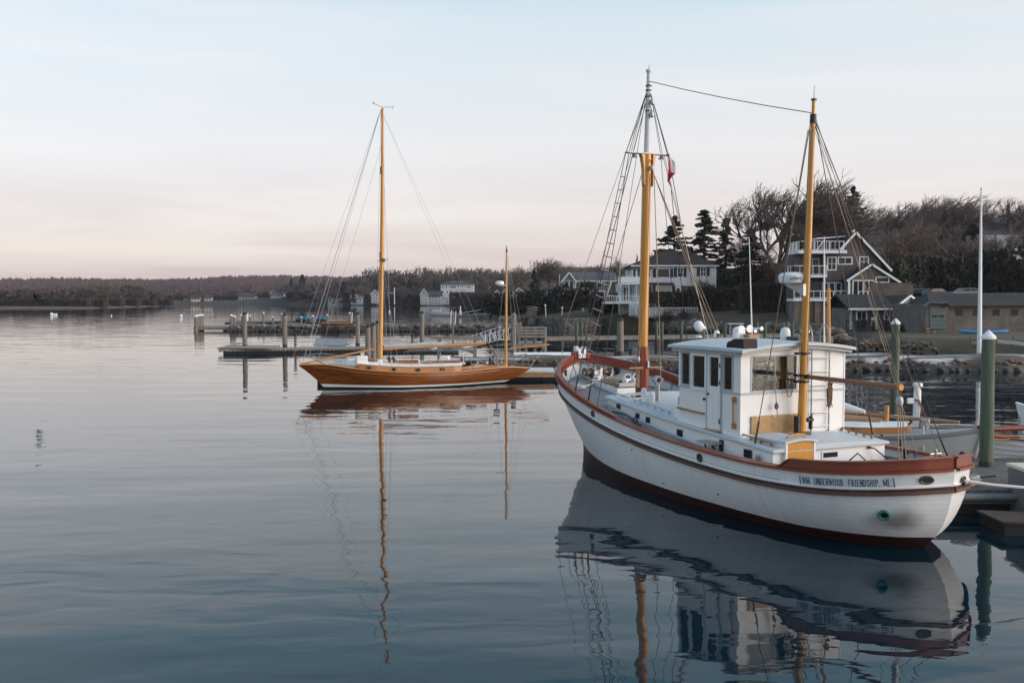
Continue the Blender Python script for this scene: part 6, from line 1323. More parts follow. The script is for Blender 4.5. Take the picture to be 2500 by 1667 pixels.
for x,r_ in ((-.2,.24),(.5,.16)): part('wheel', MB().lathe([(r_*.6,-.05),(r_,-.04),(r_,.04),(r_*.6,.05)],(x,0,r_),14,Matrix.Rotation(R(90),3,'X')), m_canvas, o, True)
hbox('bed', o, (-.6,-.2,.25), (1.4,.3,.36), m_shut)
# ---------- far roofs on the hill
Y = 190; o, s = house('hilltop_house', 'dark roofed house with white chimney among the trees at far right', 2405, 575, Y); S = lambda px: px*Y/FPX
hbox('wall', o, (0,0,-6), (S(130),8,S(6)), m_clap); gable_x(o, 0, S(130), 0, 8, S(6), S(34), m_roofgr, .4, .15); c = hbox('chimney', o, (S(56),3.0,S(20)), (S(76),4.4,S(47)), m_hwhite); part('chimney_grate', MB().b2((S(58),3.2,S(47)),(S(74),4.2,S(52))), m_shut, c)
o, s = house('hidden_house', 'grey roof peeking through the bare trees above the gable', 2130, 600, 175); S = lambda px: px*175/FPX; hbox('wall', o, (0,0,-5), (S(48),6,S(2)), m_clap); gable_x(o, 0, S(48), 0, 6, S(2), S(26), m_roofgr, .3, .14)
# ---------- three-storey white house across the inlet
m_farwhite = mat('far_white_siding', (.46,.48,.50), .7, .05, .3); m_farroof = mat('far_dark_roof', (.05,.046,.05), .9, .2, .3)
Y = 620; o, s = house('three_storey_house', 'square three-storey white house with open arches across the inlet', 1076, 740, Y); S = lambda px: px*Y/FPX
hbox('wall', o, (0,0,S(14)), (S(80),14,S(46)), m_farwhite); hip(o, 0, S(80), 0, 14, S(46), S(55), S(24), S(58), m_farroof, 1.0); hbox('chimney', o, (S(8),4,S(46)), (S(14),8,S(55)), m_farroof)
for k in range(4): hbox('pier', o, (S(18+20*k),0,-1), (S(21.5+20*k),2,S(14)), m_farwhite)
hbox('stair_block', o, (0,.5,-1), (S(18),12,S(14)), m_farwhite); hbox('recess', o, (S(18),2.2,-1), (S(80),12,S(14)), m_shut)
for a, v in ((5,36),(14,36),(25,36),(30,36),(35,36),(43,38),(53,38),(66,36),(71,36)): win(o, S(a), S(v), S(3), S(6), 0, fw=.35)
for a, v in ((5,24),(16,24),(23,24),(28,24),(51,24),(66,23),(71,23),(61,23)): win(o, S(a), S(v), S(3.2), S(6), 0, fw=.35)
hbox('bay_window', o, (S(60),-1.5,S(19)), (S(76),0,S(33)), m_farwhite); part('outside_stair', MB().bar((S(6),-2,-.5),(S(17),-2,S(14)),.6,.6).b2((S(-12),-3,-1),(S(4),-1,S(8))), m_farwhite, o); hbox('garage_annexe', o, (S(-12),2,-1), (S(0),12,S(20)), m_farwhite)
# ---------- small far houses
def far_house(label, u0, u1, vb, ve, vp, Y, kind='x', m_w=None, m_r=None, wins=3, rows_=1, cols=None):
    o, s = house('far_house', label, u0, vb, Y, group='houses on the far shore'); S = lambda px: px*Y/FPX; w_ = S(u1-u0); d_ = w_*.8; m_w = m_w or m_farwhite; m_r = m_r or m_farroof
    hbox('wall', o, (0,0,-2), (w_,d_,S(vb-ve)), m_w)
    if kind == 'x': gable_x(o, 0, w_, 0, d_, S(vb-ve), S(vb-vp), m_r, .6, .3)
    else: gable_y(o, 0, w_, 0, d_, S(vb-ve), S(vb-ve), w_/2, S(vb-vp), m_r, m_w, .6, .3, m_hwhite)
    for r_ in range(rows_):
        for k in range(wins): win(o, w_*(k+.5)/wins, S(vb-ve)*(r_+.28)/rows_, w_/wins*.42, S(vb-ve)/rows_*.45, 0, fw=.25)
    return o
m_y = mat('far_cream_siding',(.62,.52,.36),.7,.05); m_fg = mat('far_grey_siding',(.30,.32,.34),.8,.06)
far_house('cream yellow house alone at the far left of the shore',466,488,735,727,721,712,'x',m_y)
o = far_house('long low cream boathouse beside the yellow far house',448,478,736,731,728,714,'x',m_y,None,4)
far_house('small grey house half hidden by trees on the far shore',498,516,735,726,721,712,'x',m_fg)
far_house('wide pale far house with hipped grey roof and dormer',582,622,735,724,717,712,'x',m_fg,None,5,1)
far_house('white two-storey far house with two rows of windows',660,692,735,717,712,705,'x',m_farwhite,mat('far_grey_roof',(.2,.2,.21),.9),5,2)
far_house('double gabled grey house behind the yawl headstay, front gable',800,836,739,728,717,640,'y',m_fg,None,3,1)
far_house('upper white gable behind the double gabled far house',806,826,722,714,705,670,'y',m_farwhite,None,1,1)
far_house('pale blue cottage right of the yawl headstay',857,884,736,727,720,632,'x',mat('far_pale_blue',(.28,.34,.37),.7,.05),m_fg,3)
far_house('white gabled house just left of the yawl main mast',906,924,733,717,708,600,'y',m_fg,None,2,2)
far_house('grey peaked cottage left of the three-storey house',1026,1044,736,718,705,600,'y',m_fg,None,2,2)
far_house('low glassy wing beside the three-storey house',1044,1076,737,722,712,610,'x',m_fg,None,4,2)
far_house('weathered gabled shed behind the yawl mizzen radar',1204,1222,733,720,708,330,'y',m_fg,None,1)
far_house('white shed just right of the yawl mizzen mast',1226,1238,732,716,706,335,'y',m_farwhite,None,1)
far_house('blue roofed house behind the round spruce',1248,1285,733,719,703,330,'y',m_fg,mat('blue_slate_roof',(.06,.075,.10),.8),2)
far_house('long dark roofed house behind the round spruce',1320,1372,726,716,703,320,'x',m_fg,mat('slate_roof',(.05,.06,.08),.8),4)
# ================================================================== vegetation
m_bark = mat('grey_bark', (.095,.080,.072), .95, .3, 1.5); m_twig = mat('bare_brown_twigs', (.125,.098,.085), .95, .3, .6); m_twig2 = mat('bare_mauve_twigs', (.145,.105,.093), .95, .25, .6)
m_needle = mat('dark_needles', (.020,.026,.018), .85, .45, .8); m_ever = mat('dark_evergreen_leaves', (.027,.026,.017), .8, .5, .8); m_hedge = mat('clipped_hedge_leaves', (.024,.026,.016), .85, .4, 1.2)
m_brush = mat('brown_brush', (.062,.045,.037), .95, .35, .8)
def seg_mesh(segs, name, m_):
    A = np.array([s[0] for s in segs]); B = np.array([s[1] for s in segs]); r0 = np.array([s[2] for s in segs])[:, None]; r1 = np.array([s[3] for s in segs])[:, None]
    D = B-A; D /= np.linalg.norm(D, axis=1, keepdims=True)+1e-9
    ref = np.where(np.abs(D[:, 2:3]) < .9, np.array([[0, 0, 1.]]), np.array([[1., 0, 0]]))
    X = np.cross(D, ref); X /= np.linalg.norm(X, axis=1, keepdims=True)+1e-9; Z = np.cross(D, X)
    V = []
    for P, r in ((A, r0), (B, r1)):
        for k in range(3):
            a = 2*math.pi*k/3; V.append(P+(X*math.cos(a)+Z*math.sin(a))*r)
    V = np.stack(V, 1).reshape(-1, 3); n = len(segs); b = (np.arange(n)*6)[:, None]
    F = np.concatenate([b+np.array([[k, (k+1)%3, 3+(k+1)%3, 3+k]]) for k in range(3)], 0)
    me = bpy.data.meshes.new(name); me.from_pydata(V.tolist(), [], F.tolist()); me.materials.append(m_); return me
def bare_tree(seed, h=14, sweep=(0,0,0), spread=.62, kids=(5,4,4,3,3), tw=.016, trunk_frac=.24, up=.18, ratio=.74, r0=.30):
    rnd = random.Random(seed); trunk, crown = [], []; sw_ = Vector(sweep)
    def grow(p, d, l, r, dep):
        n = 3 if dep < 3 else 2; q = p; dd = d.copy()
        for i in range(n):
            dd = (dd+Vector((rnd.gauss(0,.10),rnd.gauss(0,.10),rnd.gauss(0,.08)+up*.3))+sw_*(.10+.05*dep)).normalized()
            e = q+dd*(l/n); ra, rb = max(r*(1-.3*i/n), tw), max(r*(1-.3*(i+1)/n), tw)
            (trunk if dep == 0 else crown).append((q, e, ra, rb))
            if dep >= 1 and dep < len(kids) and i < n-1 and rnd.random() < .65: branch(e, dd, l*ratio*.8, rb*.55, dep+1)
            q = e
        if dep < len(kids):
            for k in range(kids[dep]): branch(q-dd*(l*.25*rnd.random() if dep else l*.35*rnd.random()), dd, l*ratio*rnd.uniform(.75,1.15), r*.62, dep+1, k)
    def branch(p, d, l, r, dep, k=0):
        ax_ = d.orthogonal().normalized(); ax_ = Matrix.Rotation(rnd.uniform(0,6.28), 3, d)@ax_
        ang = rnd.gauss(spread, .2); nd = (Matrix.Rotation(ang, 3, ax_)@d).normalized(); grow(p, nd, l, r, dep)
    grow(Vector((0,0,-.6)), Vector((rnd.gauss(0,.04),rnd.gauss(0,.04),1)), h*trunk_frac+.6, r0, 0)
    top = max(s[1].z for s in crown); k = h/top
    f = lambda S: [(a*k, b*k, c, d) for a, b, c, d in S]
    return seg_mesh(f(trunk), 'trunk', m_bark), f(crown), h
def leaf_mesh(pts, size, name, m_, rnd, flat=0.0, dirs=None):
    V = []; F = []
    for i, p in enumerate(pts):
        n = Vector((rnd.gauss(0,1), rnd.gauss(0,1), rnd.gauss(0,1)+flat)).normalized(); a = n.orthogonal().normalized(); a = Matrix.Rotation(rnd.uniform(0,6.28),3,n)@a; b = n.cross(a); s = size*rnd.uniform(.6,1.4)
        o = len(V); p = Vector(p); V += [p-a*s-b*s*.45, p+a*s*.9-b*s*.3, p+a*s*.4+b*s*.7, p-a*s*.6+b*s*.5]; F.append((o, o+1, o+2, o+3))
    me = bpy.data.meshes.new(name); me.from_pydata([tuple(v) for v in V], [], F); me.materials.append(m_); return me
def conifer(seed, h=14, w_=3.2, n=2600, droop=.25, irregular=.35, size=.26, bare=.08, shape=1.0):
    rnd = random.Random(seed); pts = []; br = []
    nb = int(h*5.5); per = max(6, n//nb)
    for i in range(nb):
        t = bare+(1-bare)*(i+rnd.random())/nb; z = h*t; L_ = w_*((1-t)**shape)*rnd.uniform(1-irregular, 1+irregular*.6)+.15; a = rnd.uniform(0, 6.28)
        for k in range(per):
            f = (k+rnd.random())/per; r = L_*f**.75; sd2 = rnd.gauss(0, .10+.16*L_*f*.5); zz = z-droop*L_*f*f+rnd.gauss(0,.07)+.12*L_*f*(1 if t > .7 else .3)
            pts.append((r*math.cos(a)-sd2*math.sin(a), r*math.sin(a)+sd2*math.cos(a), zz))
        br.append((Vector((0,0,z)), Vector((L_*.8*math.cos(a), L_*.8*math.sin(a), z-droop*L_*.6)), .05, .015))
    tr = seg_mesh([(Vector((0,0,-.5)), Vector((0,0,h*.97)), .24, .03)]+br, 'trunk', m_bark)
    return tr, leaf_mesh(pts, size, 'crown', m_needle, rnd, .8), h
def bush(seed, a, b, c, n, size=.2, m_=None, lumps=9, base=.0, box=False):
    rnd = random.Random(seed); pts = []
    L_ = [(rnd.uniform(-.6,.6)*a, rnd.uniform(-.5,.5)*b, rnd.uniform(.1,.75)*c, rnd.uniform(.3,.55)) for _ in range(lumps)]
    while len(pts) < n:
        if box:
            p = (rnd.uniform(-a,a), rnd.uniform(-b,b), rnd.uniform(base,c)); e = min(a-abs(p[0]), b-abs(p[1]), c-p[2])
            if e > .35 and rnd.random() < .9: continue
            pts.append(p)
        else:
            l = rnd.choice(L_); d = Vector((rnd.gauss(0,1), rnd.gauss(0,1), rnd.gauss(0,1))).normalized()*rnd.uniform(.7,1.05)
            p = (l[0]+d.x*l[3]*a, l[1]+d.y*l[3]*b, max(base, l[2]+d.z*l[3]*c*.7)); pts.append(p)
    return leaf_mesh(pts, size, 'crown', m_ or m_ever, rnd, .3)
# -- prototypes
PB = []
for i, (swp, sp, kd, rt) in enumerate((((0,0,0),.60,(4,4,4,3,3),.76), ((.5,0,.1),.58,(5,4,4,3,3),.76), ((.7,0,.0),.5,(4,4,4,3,3),.78), ((0,0,.1),.7,(5,4,4,3,3),.74), ((.25,0,.1),.62,(4,4,3,4,3),.76), ((-.2,0,.15),.55,(4,4,4,3,3),.76))):
    t_, c_, h_ = bare_tree(11+i, 14, swp, sp, kd, .017, .2, .2, rt); PB.append((t_, seg_mesh(c_, 'crown', m_twig if i%2 else m_twig2), h_))
PF = []
for i in range(3):
    t_, c_, h_ = bare_tree(61+i, 14, (.1*i,0,.1), .62, (5,4,4,4), .11, .18, .2, .78); PF.append((t_, seg_mesh(c_, 'crown', m_twig2 if i%2 else m_twig), h_))
t_, c_, h_ = bare_tree(97, 20, (.42,0,.12), .55, (6,4,4,4,3,2), .021, .18, .22, .76, .5); HERO = (t_, seg_mesh(c_, 'crown', m_twig), h_)
PC = [conifer(1,14,3.6,4200,.10,.5,.20,.12,.75), conifer(2,14,3.0,4200,.22,.45,.20,.08,.8), conifer(3,14,2.6,3600,.3,.3,.2,.06,1.0), conifer(4,14,4.6,4200,.25,.22,.32,.03,1.0)]
PCF = [conifer(7,12,3.0,700,.25,.35,.55,.05,.9), conifer(8,12,2.4,600,.25,.3,.5,.05,1.1)]
def ground(x, y): return max(gz(x, y), .3)
def plant_tree(name, label, proto, u, vtop, Y, group, cat='tree', w_=1.0, zb=None, rz=None):
    p = at(u, vtop, Y); z0 = ground(p.x, Y) if zb is None else zb; hgt = max(p.z-z0, 2.0); k = hgt/proto[2]
    o = thing(name, label, cat, (p.x, Y, z0), random.uniform(-.35,.35) if rz is None else rz, group); o.scale = (k*w_, k*w_, k)
    link('trunk', proto[0], o); link('crown', proto[1], o); return o
plant_tree('bare_tree', 'huge windswept bare tree rising left of the carrier aft mast', HERO, 1915, 402, 152, None, w_=1.2, rz=0)
# evergreen trees behind the white house and elsewhere
for u, vt, Y, k, wv, lb in ((1646,530,172,0,1.75,'dark conifer with spread boughs above the white house, left of three'),(1720,514,176,1,1.9,'tall dark conifer behind the white house, middle of three'),(1772,534,180,2,1.7,'narrow dark conifer at the right of the three behind the white house'),(2083,458,185,0,1.3,'lone ragged conifer rising above the shingled house gable'),(1304,658,290,3,1.15,'dense round topped spruce right of the yawl mizzen'),(1832,560,165,1,2.0,'dark ivy clad evergreen inside the huge bare tree'),(2462,500,205,2,.9,'dark cedar beside the hilltop chimney'),(2375,560,190,1,1.3,'dark cedar left of the hilltop house'),(1752,690,150,3,.8,'low dark spruce at the right end of the white house'),(1500,655,215,3,.8,'dark evergreen between the grey and white houses'),(1555,622,215,0,.5,'small dark pine top behind the carrier foremast')):
    plant_tree('conifer', lb, PC[k], u, vt, Y, None, w_=wv)
env = [(2000,500),(2040,520),(2090,505),(2130,500),(2160,492),(2200,484),(2260,474),(2300,470),(2340,478),(2370,498),(2400,515),(2430,492),(2470,470),(2520,462),(2570,470)]
us = np.linspace(2075, 2560, 16)
for i, u in enumerate(us):
    plant_tree('bare_tree', ORD[i]+' bare tree from the left along the windswept skyline right of the shingled house', PB[(1,2,4,1,2)[i%5]], u+random.uniform(-8,8), np.interp(u, *zip(*env))+random.uniform(0,14), random.uniform(188,214), 'windswept ridge trees', w_=random.uniform(1.1,1.45), rz=random.uniform(-.4,.4))
for i, u in enumerate(np.linspace(1985, 2540, 14)):
    plant_tree('bare_tree', ORD[i]+' bare tree from the left in the lower row below the windswept skyline', PB[(4,3,0,5)[i%4]], u, np.interp(u, *zip(*env))+random.uniform(45,80), random.uniform(160,178), 'lower hillside trees', w_=random.uniform(1.1,1.4))
for i, (u, vt, Y) in enumerate(((1575,628,225),(1600,610,230),(1790,600,190),(1812,570,195),(1740,640,182),(1700,600,215),(1885,600,165))):
    plant_tree('bare_tree', ORD[i]+' bare tree from the list of those standing behind the white house roof' if False else ORD[i]+' bare tree from the front among those behind the white house and the huge tree', PB[i%6], u, vt, Y, 'trees behind the white house', w_=1.1)
for i, (u, vt) in enumerate(((1236,655),(1262,648),(1285,642),(1318,628),(1342,622),(1362,632),(1385,640),(1408,652),(1432,655),(1466,640),(1522,622),(1545,640),(1490,655))):
    plant_tree('bare_tree', ORD[i]+' bare tree from the left above the grey gabled house', PB[(0,3,5,1)[i%4]], u, vt, random.uniform(318,345), 'trees above the grey house', w_=1.2)
# middle shore trees
env2 = [(690,690),(740,690),(790,688),(850,675),(880,668),(905,660),(945,652),(980,666),(1010,658),(1035,654),(1060,666),(1090,652),(1112,650),(1140,656),(1175,654),(1205,660),(1240,658)]
us = np.linspace(700, 1240, 44)
for i, u in enumerate(us):
    plant_tree('bare_tree', ORD[i]+' bare tree from the left in the wood behind the far shore houses', PF[i%3], u+random.uniform(-5,5), np.interp(u, *zip(*env2))+random.uniform(-6,10), random.uniform(650,720), 'wood behind the far houses', w_=random.uniform(1.1,1.5), zb=2.0)
for i, u in enumerate(np.linspace(770, 1200, 26)):
    plant_tree('bare_tree', ORD[i]+' low bare tree from the left along the far shore in front of the wood', PF[(i+1)%3], u+random.uniform(-5,5), 694+random.uniform(0,16), random.uniform(632,648), 'low shore trees', w_=random.uniform(1.2,1.7), zb=1.5)
for i, (u, vt, Y, wv) in enumerate(((738,672,690,1.4),(712,682,700,1.2),(838,690,640,1.8),(1000,684,640,1.7),(1016,690,642,1.5),(862,704,610,1.4),(645,712,735,1.3),(985,692,645,1.5),(762,698,660,1.4),(1060,690,650,1.2))):
    plant_tree('far_conifer', ORD[i]+' dark conifer in view among the far shore houses, in no neat row', PCF[i%2], u, vt, Y, 'far shore conifers', w_=wv, zb=1.5)
for i, u in enumerate(np.linspace(395, 700, 22)):
    plant_tree('far_tree', ORD[i]+' low grey tree from the left on the far left shore', PF[i%3], u+random.uniform(-4,4), 704+random.uniform(0,16), random.uniform(722,750), 'far left shore trees', w_=random.uniform(1.3,1.9), zb=2.0)
# wooded point at the left
for i, u in enumerate(np.linspace(-20, 385, 34)):
    e = np.interp(u, (-20,100,180,240,270,300,330,360,390), (702,700,697,692,690,690,690,700,712))
    Y = 470+random.uniform(4,40)+max(0,(u-210)*.55); p = at(u, e, Y)
    plant_tree('point_tree', ORD[i]+' bare tree from the left on the wooded point', PF[i%3], u+random.uniform(-4,4), e-4+random.uniform(0,9), Y, 'trees on the point', w_=random.uniform(1.0,1.5), zb=1.2)
for i, (u, vt, wv) in enumerate(((8,738,1.6),(42,707,1.3),(70,716,1.6),(112,712,1.4),(135,735,2.0),(155,710,1.2),(197,714,1.1),(252,712,1.3),(288,716,1.2),(310,735,1.9),(332,714,1.2),(368,708,1.3),(388,716,1.1))):
    plant_tree('point_cedar', ORD[i]+' dark cedar from the left on the wooded point', PCF[i%2], u, vt, 474+random.uniform(0,5)+max(0,(u-210)*.62), 'cedars on the point', w_=wv*1.15, zb=1.0)
# far wooded hill: one mass
rnd = random.Random(5); V = []; F = []
for i in range(5200):
    Y = rnd.uniform(815, 1750); X = rnd.uniform(-.56*Y, .12*Y); z = ground(X, Y); h = rnd.uniform(8, 13); w3 = rnd.uniform(3.5, 6.5)
    for k in range(9):
        a = rnd.uniform(0, 6.28); r = w3*rnd.random()**.6; zz = z+h*(.45+.5*(1-(r/w3)**2)*rnd.uniform(.7,1)); bx, by = X+r*math.cos(a), Y+r*math.sin(a); s2 = rnd.uniform(.9, 2.0)
        o = len(V); V += [(bx-s2, by, zz-s2*1.6), (bx+s2, by+rnd.uniform(-1,1), zz-s2*1.6), (bx+rnd.uniform(-.6,.6), by, zz+s2)]; F.append((o, o+1, o+2))
me = bpy.data.meshes.new('far_woodland'); me.from_pydata(V, [], F); me.materials.append(mat('far_bare_woods', (.165,.098,.092), .95, .35, .02, c2=(.095,.072,.076))); stuff(tag(link('far_woodland', me), 'mauve brown bare woods covering the far hill', 'woodland'))
# hedges, shrubs, brush
def shrub(name, label, cat, me, u, v, Y, sc=(1,1,1), rz=0, z=None):
    p = at(u, v, Y); o = thing(name, label, cat, (p.x, Y, z if z is not None else p.z), rz); o.scale = sc; link('foliage', me, o); return o
HB1 = bush(31, 6, 2.5, 2.6, 4200, .24, m_ever, 16); HB2 = bush(32, 3.2, 2.4, 3.2, 3000, .22, m_ever, 12); HB3 = bush(33, 4.5, 1.6, 2.2, 2600, .22, m_hedge, 10, box=True); HB4 = bush(34, 9, 1.0, 2.6, 4200, .20, m_brush, 20, box=True)
shrub('dark_hedge','long black-green hedge behind the seawall, left part','hedge',HB1,1262,768,178,(1.0,1,1.5)); shrub('dark_hedge','long black-green hedge behind the seawall, middle part','hedge',HB1,1345,772,174,(1.1,1,1.75)); shrub('dark_hedge','long black-green hedge behind the seawall, right part','hedge',HB2,1408,772,172,(1.3,1,1.75))
shrub('round_bush','dark round bush beside the white house deck','bush',HB2,1492,768,160,(1.15,1,1.05)); shrub('clipped_hedge','dark clipped hedge on the white house terrace','hedge',HB3,1652,751,152.5,(.95,.7,1.05)); shrub('low_hedge','low clipped hedge behind the lamp posts','hedge',HB3,1385,778,168,(1.4,.6,.75))
shrub('brush_fence','brown brushwood hedge along the lawn right of the white house','hedge',HB4,1790,760,151,(.78,1,1.35)); shrub('brush_fence','brown brushwood hedge beside the stone piers of the shingled house','hedge',HB4,1880,762,146,(.5,1,1.6))
for i, (u, v, Y, sx, sz) in enumerate(((1790,735,168,1.6,2.4),(1850,730,170,1.5,2.6),(1920,735,166,1.6,2.4),(2150,690,160,1.6,3.0),(2230,700,158,1.8,3.2),(2300,705,160,1.7,3.0),(2370,700,158,1.8,3.6),(2440,705,156,1.8,3.8),(2510,700,152,1.8,4.2),(2190,720,146,1.2,1.6),(2560,690,150,1.6,4))):
    p = at(u, v, Y); shrub('holly_thicket', ORD[i]+' dark evergreen thicket from the left on the slope behind the sheds', 'thicket', HB2, u, v, Y, (sx,1.2,sz*.62), random.uniform(0,3), ground(p.x, Y)-.3)['group'] = 'dark thickets on the slope'
for i,(u,v,Y,sx,sz) in enumerate(((1150,742,470,1.6,2.6),(1176,744,440,1.6,2.2),(1200,746,400,1.5,2.0),(1222,748,360,1.4,2.0),(1165,738,520,1.8,2.4))):
    shrub('bank_brush', ORD[i]+' brown bank shrub right of the three-storey house', 'shrub', HB4, u, v, Y, (sx*.7,3,sz), .2, .6)['group']='bank shrubs'
for i,u in enumerate(np.linspace(420,700,8)): shrub('shore_brush', ORD[i]+' dark brush patch from the left at the far left shoreline','shrub',HB4,u,738,720+random.uniform(0,6),(1.6,3,1.5+random.random()),0,.6)['group']='far shoreline brush'
for i,u in enumerate(np.linspace(5,385,10)):
    Yp=472+max(0,(u-205)*.62); shrub('point_brush', ORD[i]+' low brown brush patch from the left along the wooded point','shrub',HB4,u,750,Yp,(1.0,3,1.0+.6*random.random()),0,.5)['group']='brush on the point'
for i, u in enumerate(np.linspace(2010,2600,10)):
    p = at(u,640,222); shrub('ridge_thicket', ORD[i]+' dark undergrowth mass from the left below the windswept skyline', 'thicket', HB1, u, 640, 222, (1.1,1.2,2.6), 0, ground(p.x,222)-.5)['group'] = 'undergrowth on the ridge'
t_, c_, h_ = bare_tree(120, 3.2, (0,0,0), .9, (5,4,4,3), .010, .25, .0, .8, .07); UMB = (t_, seg_mesh(c_, 'crown', m_bark), h_)
p = at(1608,712,151.5); o = plant_tree('weeping_tree','small umbrella shaped bare tree on the white house terrace',UMB,1606,715,151.5,None,w_=1.7,zb=p.z-2.2)
t_, c_, h_ = bare_tree(121, 2.6, (0,0,.2), .6, (6,5,4,3), .010, .12, .2, .8, .04); SHR = (t_, seg_mesh(c_, 'crown', m_brush), h_)
for u, vt, Y, lb in ((1632,752,146,'bare twiggy shrub in front of the white terrace fence'),(1722,672,150,'bare ornamental tree at the right front of the white house'),(1672,760,146,'low bare shrub at the right of the terrace fence')):
    p = at(u, vt, Y); plant_tree('bare_shrub', lb, SHR, u, vt, Y, None, 'shrub', 1.3, ground(p.x,Y)-.1)
shrub('dark_bush','dark brown bush against the boathouse end wall','bush',bush(35,1.4,1.0,1.6,1500,.14,m_brush,8),2225,812,112.5)
# ================================================================== boats and dock at the right
m_greyhull = mat('pale_grey_hull', (.40,.42,.43), .4, .06, 1.2); m_cream = mat('cream_paint', (.62,.58,.50), .5, .06); m_greyrail = mat('grey_rail_paint', (.17,.19,.20), .5, .08)
s2, b2_ = Vector((7.9,30.6,0)), Vector((13.15,27.7,0)); a2 = (b2_-s2).normalized(); L2 = (b2_-s2).length
o = thing('grey_sloop', 'grey hulled wooden sailboat with orange brown cabin beyond the carrier stern', 'sailboat', (s2+b2_)/2, math.atan2(a2.y,a2.x))
h2 = Hull([(0,.75),(.2,1.05),(.45,1.15),(.7,.95),(.88,.5),(1,0)], [(0,.5),(.25,.85),(.5,.95),(.75,.6),(1,0)], [(-L2/2-.1,.95),(0,.98),(L2*.3,1.1),(L2/2+.1,1.28)], [(0,-L2/2+.2),(1,-L2/2)], [(0,L2/2-.35),(1,L2/2)], depth=.3)
part('hull', h2.skin([-1,-.5,0,.2,.4,.6,.8,1],30), m_greyhull, o, True); part('rail_strake', h2.strake(lambda x: h2.zr(x)-.05,-L2/2,L2/2-.02,.03,.13,40), m_greyrail, o, True); part('deck', h2.deck(lambda x: h2.zr(x)-.02,.02,.05), mat('grey_canvas_deck',(.33,.35,.36),.7,.1), o, True)
part('stem', MB().tube([(L2/2+.03,0,1.26),(L2/2-.10,0,.7),(L2/2-.3,0,.0)],.05,8), m_cream, o, True); part('stem_cap', MB().box((L2/2-.03,0,1.27),(.22,.16,.14)), m_red, o)
def w2(u,v,z): p = onz(u,v,z)-(s2+b2_)/2; return Vector((p.dot(a2), p.dot(Vector((-a2.y,a2.x,0))), z))
cx0, cx1 = -2.2, 1.1
rows=[]
for i in range(12):
    x=cx0+(cx1-cx0)*i/11; y=min(.78,h2.at(x,1).y-.22)*(1-.35*max(0,(i-7)/4)); rows.append((x,y))
mb=MB(); mb.grid([[Vector((x,-y,h2.zr(x)-.03)),Vector((x,-y,h2.zr(x)+.20))] for x,y in rows]); mb.grid([[Vector((x,y,h2.zr(x)+.20)),Vector((x,y,h2.zr(x)-.03))] for x,y in rows]); x,y=rows[-1]; mb.quad((x,-y,h2.zr(x)-.03),(x,y,h2.zr(x)-.03),(x,y,h2.zr(x)+.2),(x,-y,h2.zr(x)+.2))
part('cabin_side', mb, m_varnish_h, o, label='orange brown varnished cabin side'); part('cabin_top', MB().grid([[Vector((x,-y*1.03*(1-k/4),h2.zr(x)+.20+.10*(1-(1-k/4)**2))) for k in range(9)] for x,y in rows]), m_white, o, True)
for x in (-1.5,-.8,-.35): part('portlight', MB().lathe([(.07,0),(.075,.02)],(x,-h2.at(x,1).y*.0-min(.78,h2.at(x,1).y-.22)-.01,h2.zr(x)+.09),12,Matrix.Rotation(R(90),3,'X')), m_dark, o, True)
part('grab_rail', MB().tube([(-1.7,-.55,1.33),(-.9,-.55,1.34),(.0,-.52,1.36)],.022,6), m_greyrail, o, True)
rows=[[Vector((x,.15+.48*math.cos(t)*(1 if x<-.6 else .75),1.22+.26*math.sin(t)*(1-.35*(x+1.6)/1.6))) for t in np.linspace(0,math.pi,9)] for x in np.linspace(-1.6,.3,6)]; part('companion_hatch', MB().grid(rows).add([rows[0][k] for k in range(9)],[tuple(range(9))]).add([rows[-1][k] for k in range(9)],[tuple(range(8,-1,-1))]), mat('tan_varnish',(.38,.19,.07),.5,.15,3,(1,4,1)), o, True)
part('furled_sail', MB().tube([(-2.4,.5,1.55),(-1.8,.48,1.62),(-1.3,.5,1.55),(-.9,.45,1.6),(-.2,.4,1.5)],[.10,.19,.14,.18,.06],8), m_white, o, True); part('mast', MB().cyl((.45,.1,1.1),(.45,.1,1.75),.07,.07,10), m_varnish_h, o, True, label='short lowered mast stub')
part('spar', MB().cyl((-.4,.5,1.42),(2.4,.25,1.36),.06,.05,8), m_teak, o, True); part('spar', MB().cyl((.6,.55,1.40),(2.3,.45,1.34),.05,.05,8), m_white, o, True)
part('bow_bitt', MB().lathe([(.08,0),(.10,.12),(.13,.3),(.0,.31)],(1.55,-.25,1.15),10), m_galv, o, True); part('bow_line', MB().tube([(1.5,-.32,1.25),(1.55,-.62,1.22),(1.55,-.75,.9),(1.6,-.8,.3)],.018,6), m_whiterope, o, True)
for x in (-.3,.5,1.0): part('chain_plate', MB().b2((x-.03,-h2.at(x,.8).y-.03,.6),(x+.03,-h2.at(x,.8).y+.02,1.05)), m_dark, o)
# lapstrake tender
lp = simple_boat('lapstrake_tender','white lapstrake rowing boat with brown rail and green bottom','',0,1,1,1,m_white,m_red) if False else None
ct = Vector((15.4,28.3,0)); o, h = simple_boat('lapstrake_tender','white lapstrake rowing boat with brown rail behind the near green pile',ct,R(186),4.6,1.7,.85,m_white,m_red,mat('dark_green_bottom',(.008,.035,.025),.5,.2),None,m_teak,.2)
for t in (.4,.55,.7,.85): part('lap_edge', h.strake(lambda x,t=t: h.zr(x)*t,-2.25,2.2,.022,.03,30), m_white, o, True)
for k in range(2): part('oar', MB().cyl((-1.8,.3-.5*k,.85),(1.6,.5-.8*k,.95),.03,.025,6).box((1.9,.52-.85*k,.96),(.6,.14,.03)), m_varnish_h, o, True)
part('line_coil', MB().tube([(.9+.16*math.cos(i*.6),.2+.14*math.sin(i*.6),.8+.006*i) for i in range(36)],.015,5), m_whiterope, o, True)
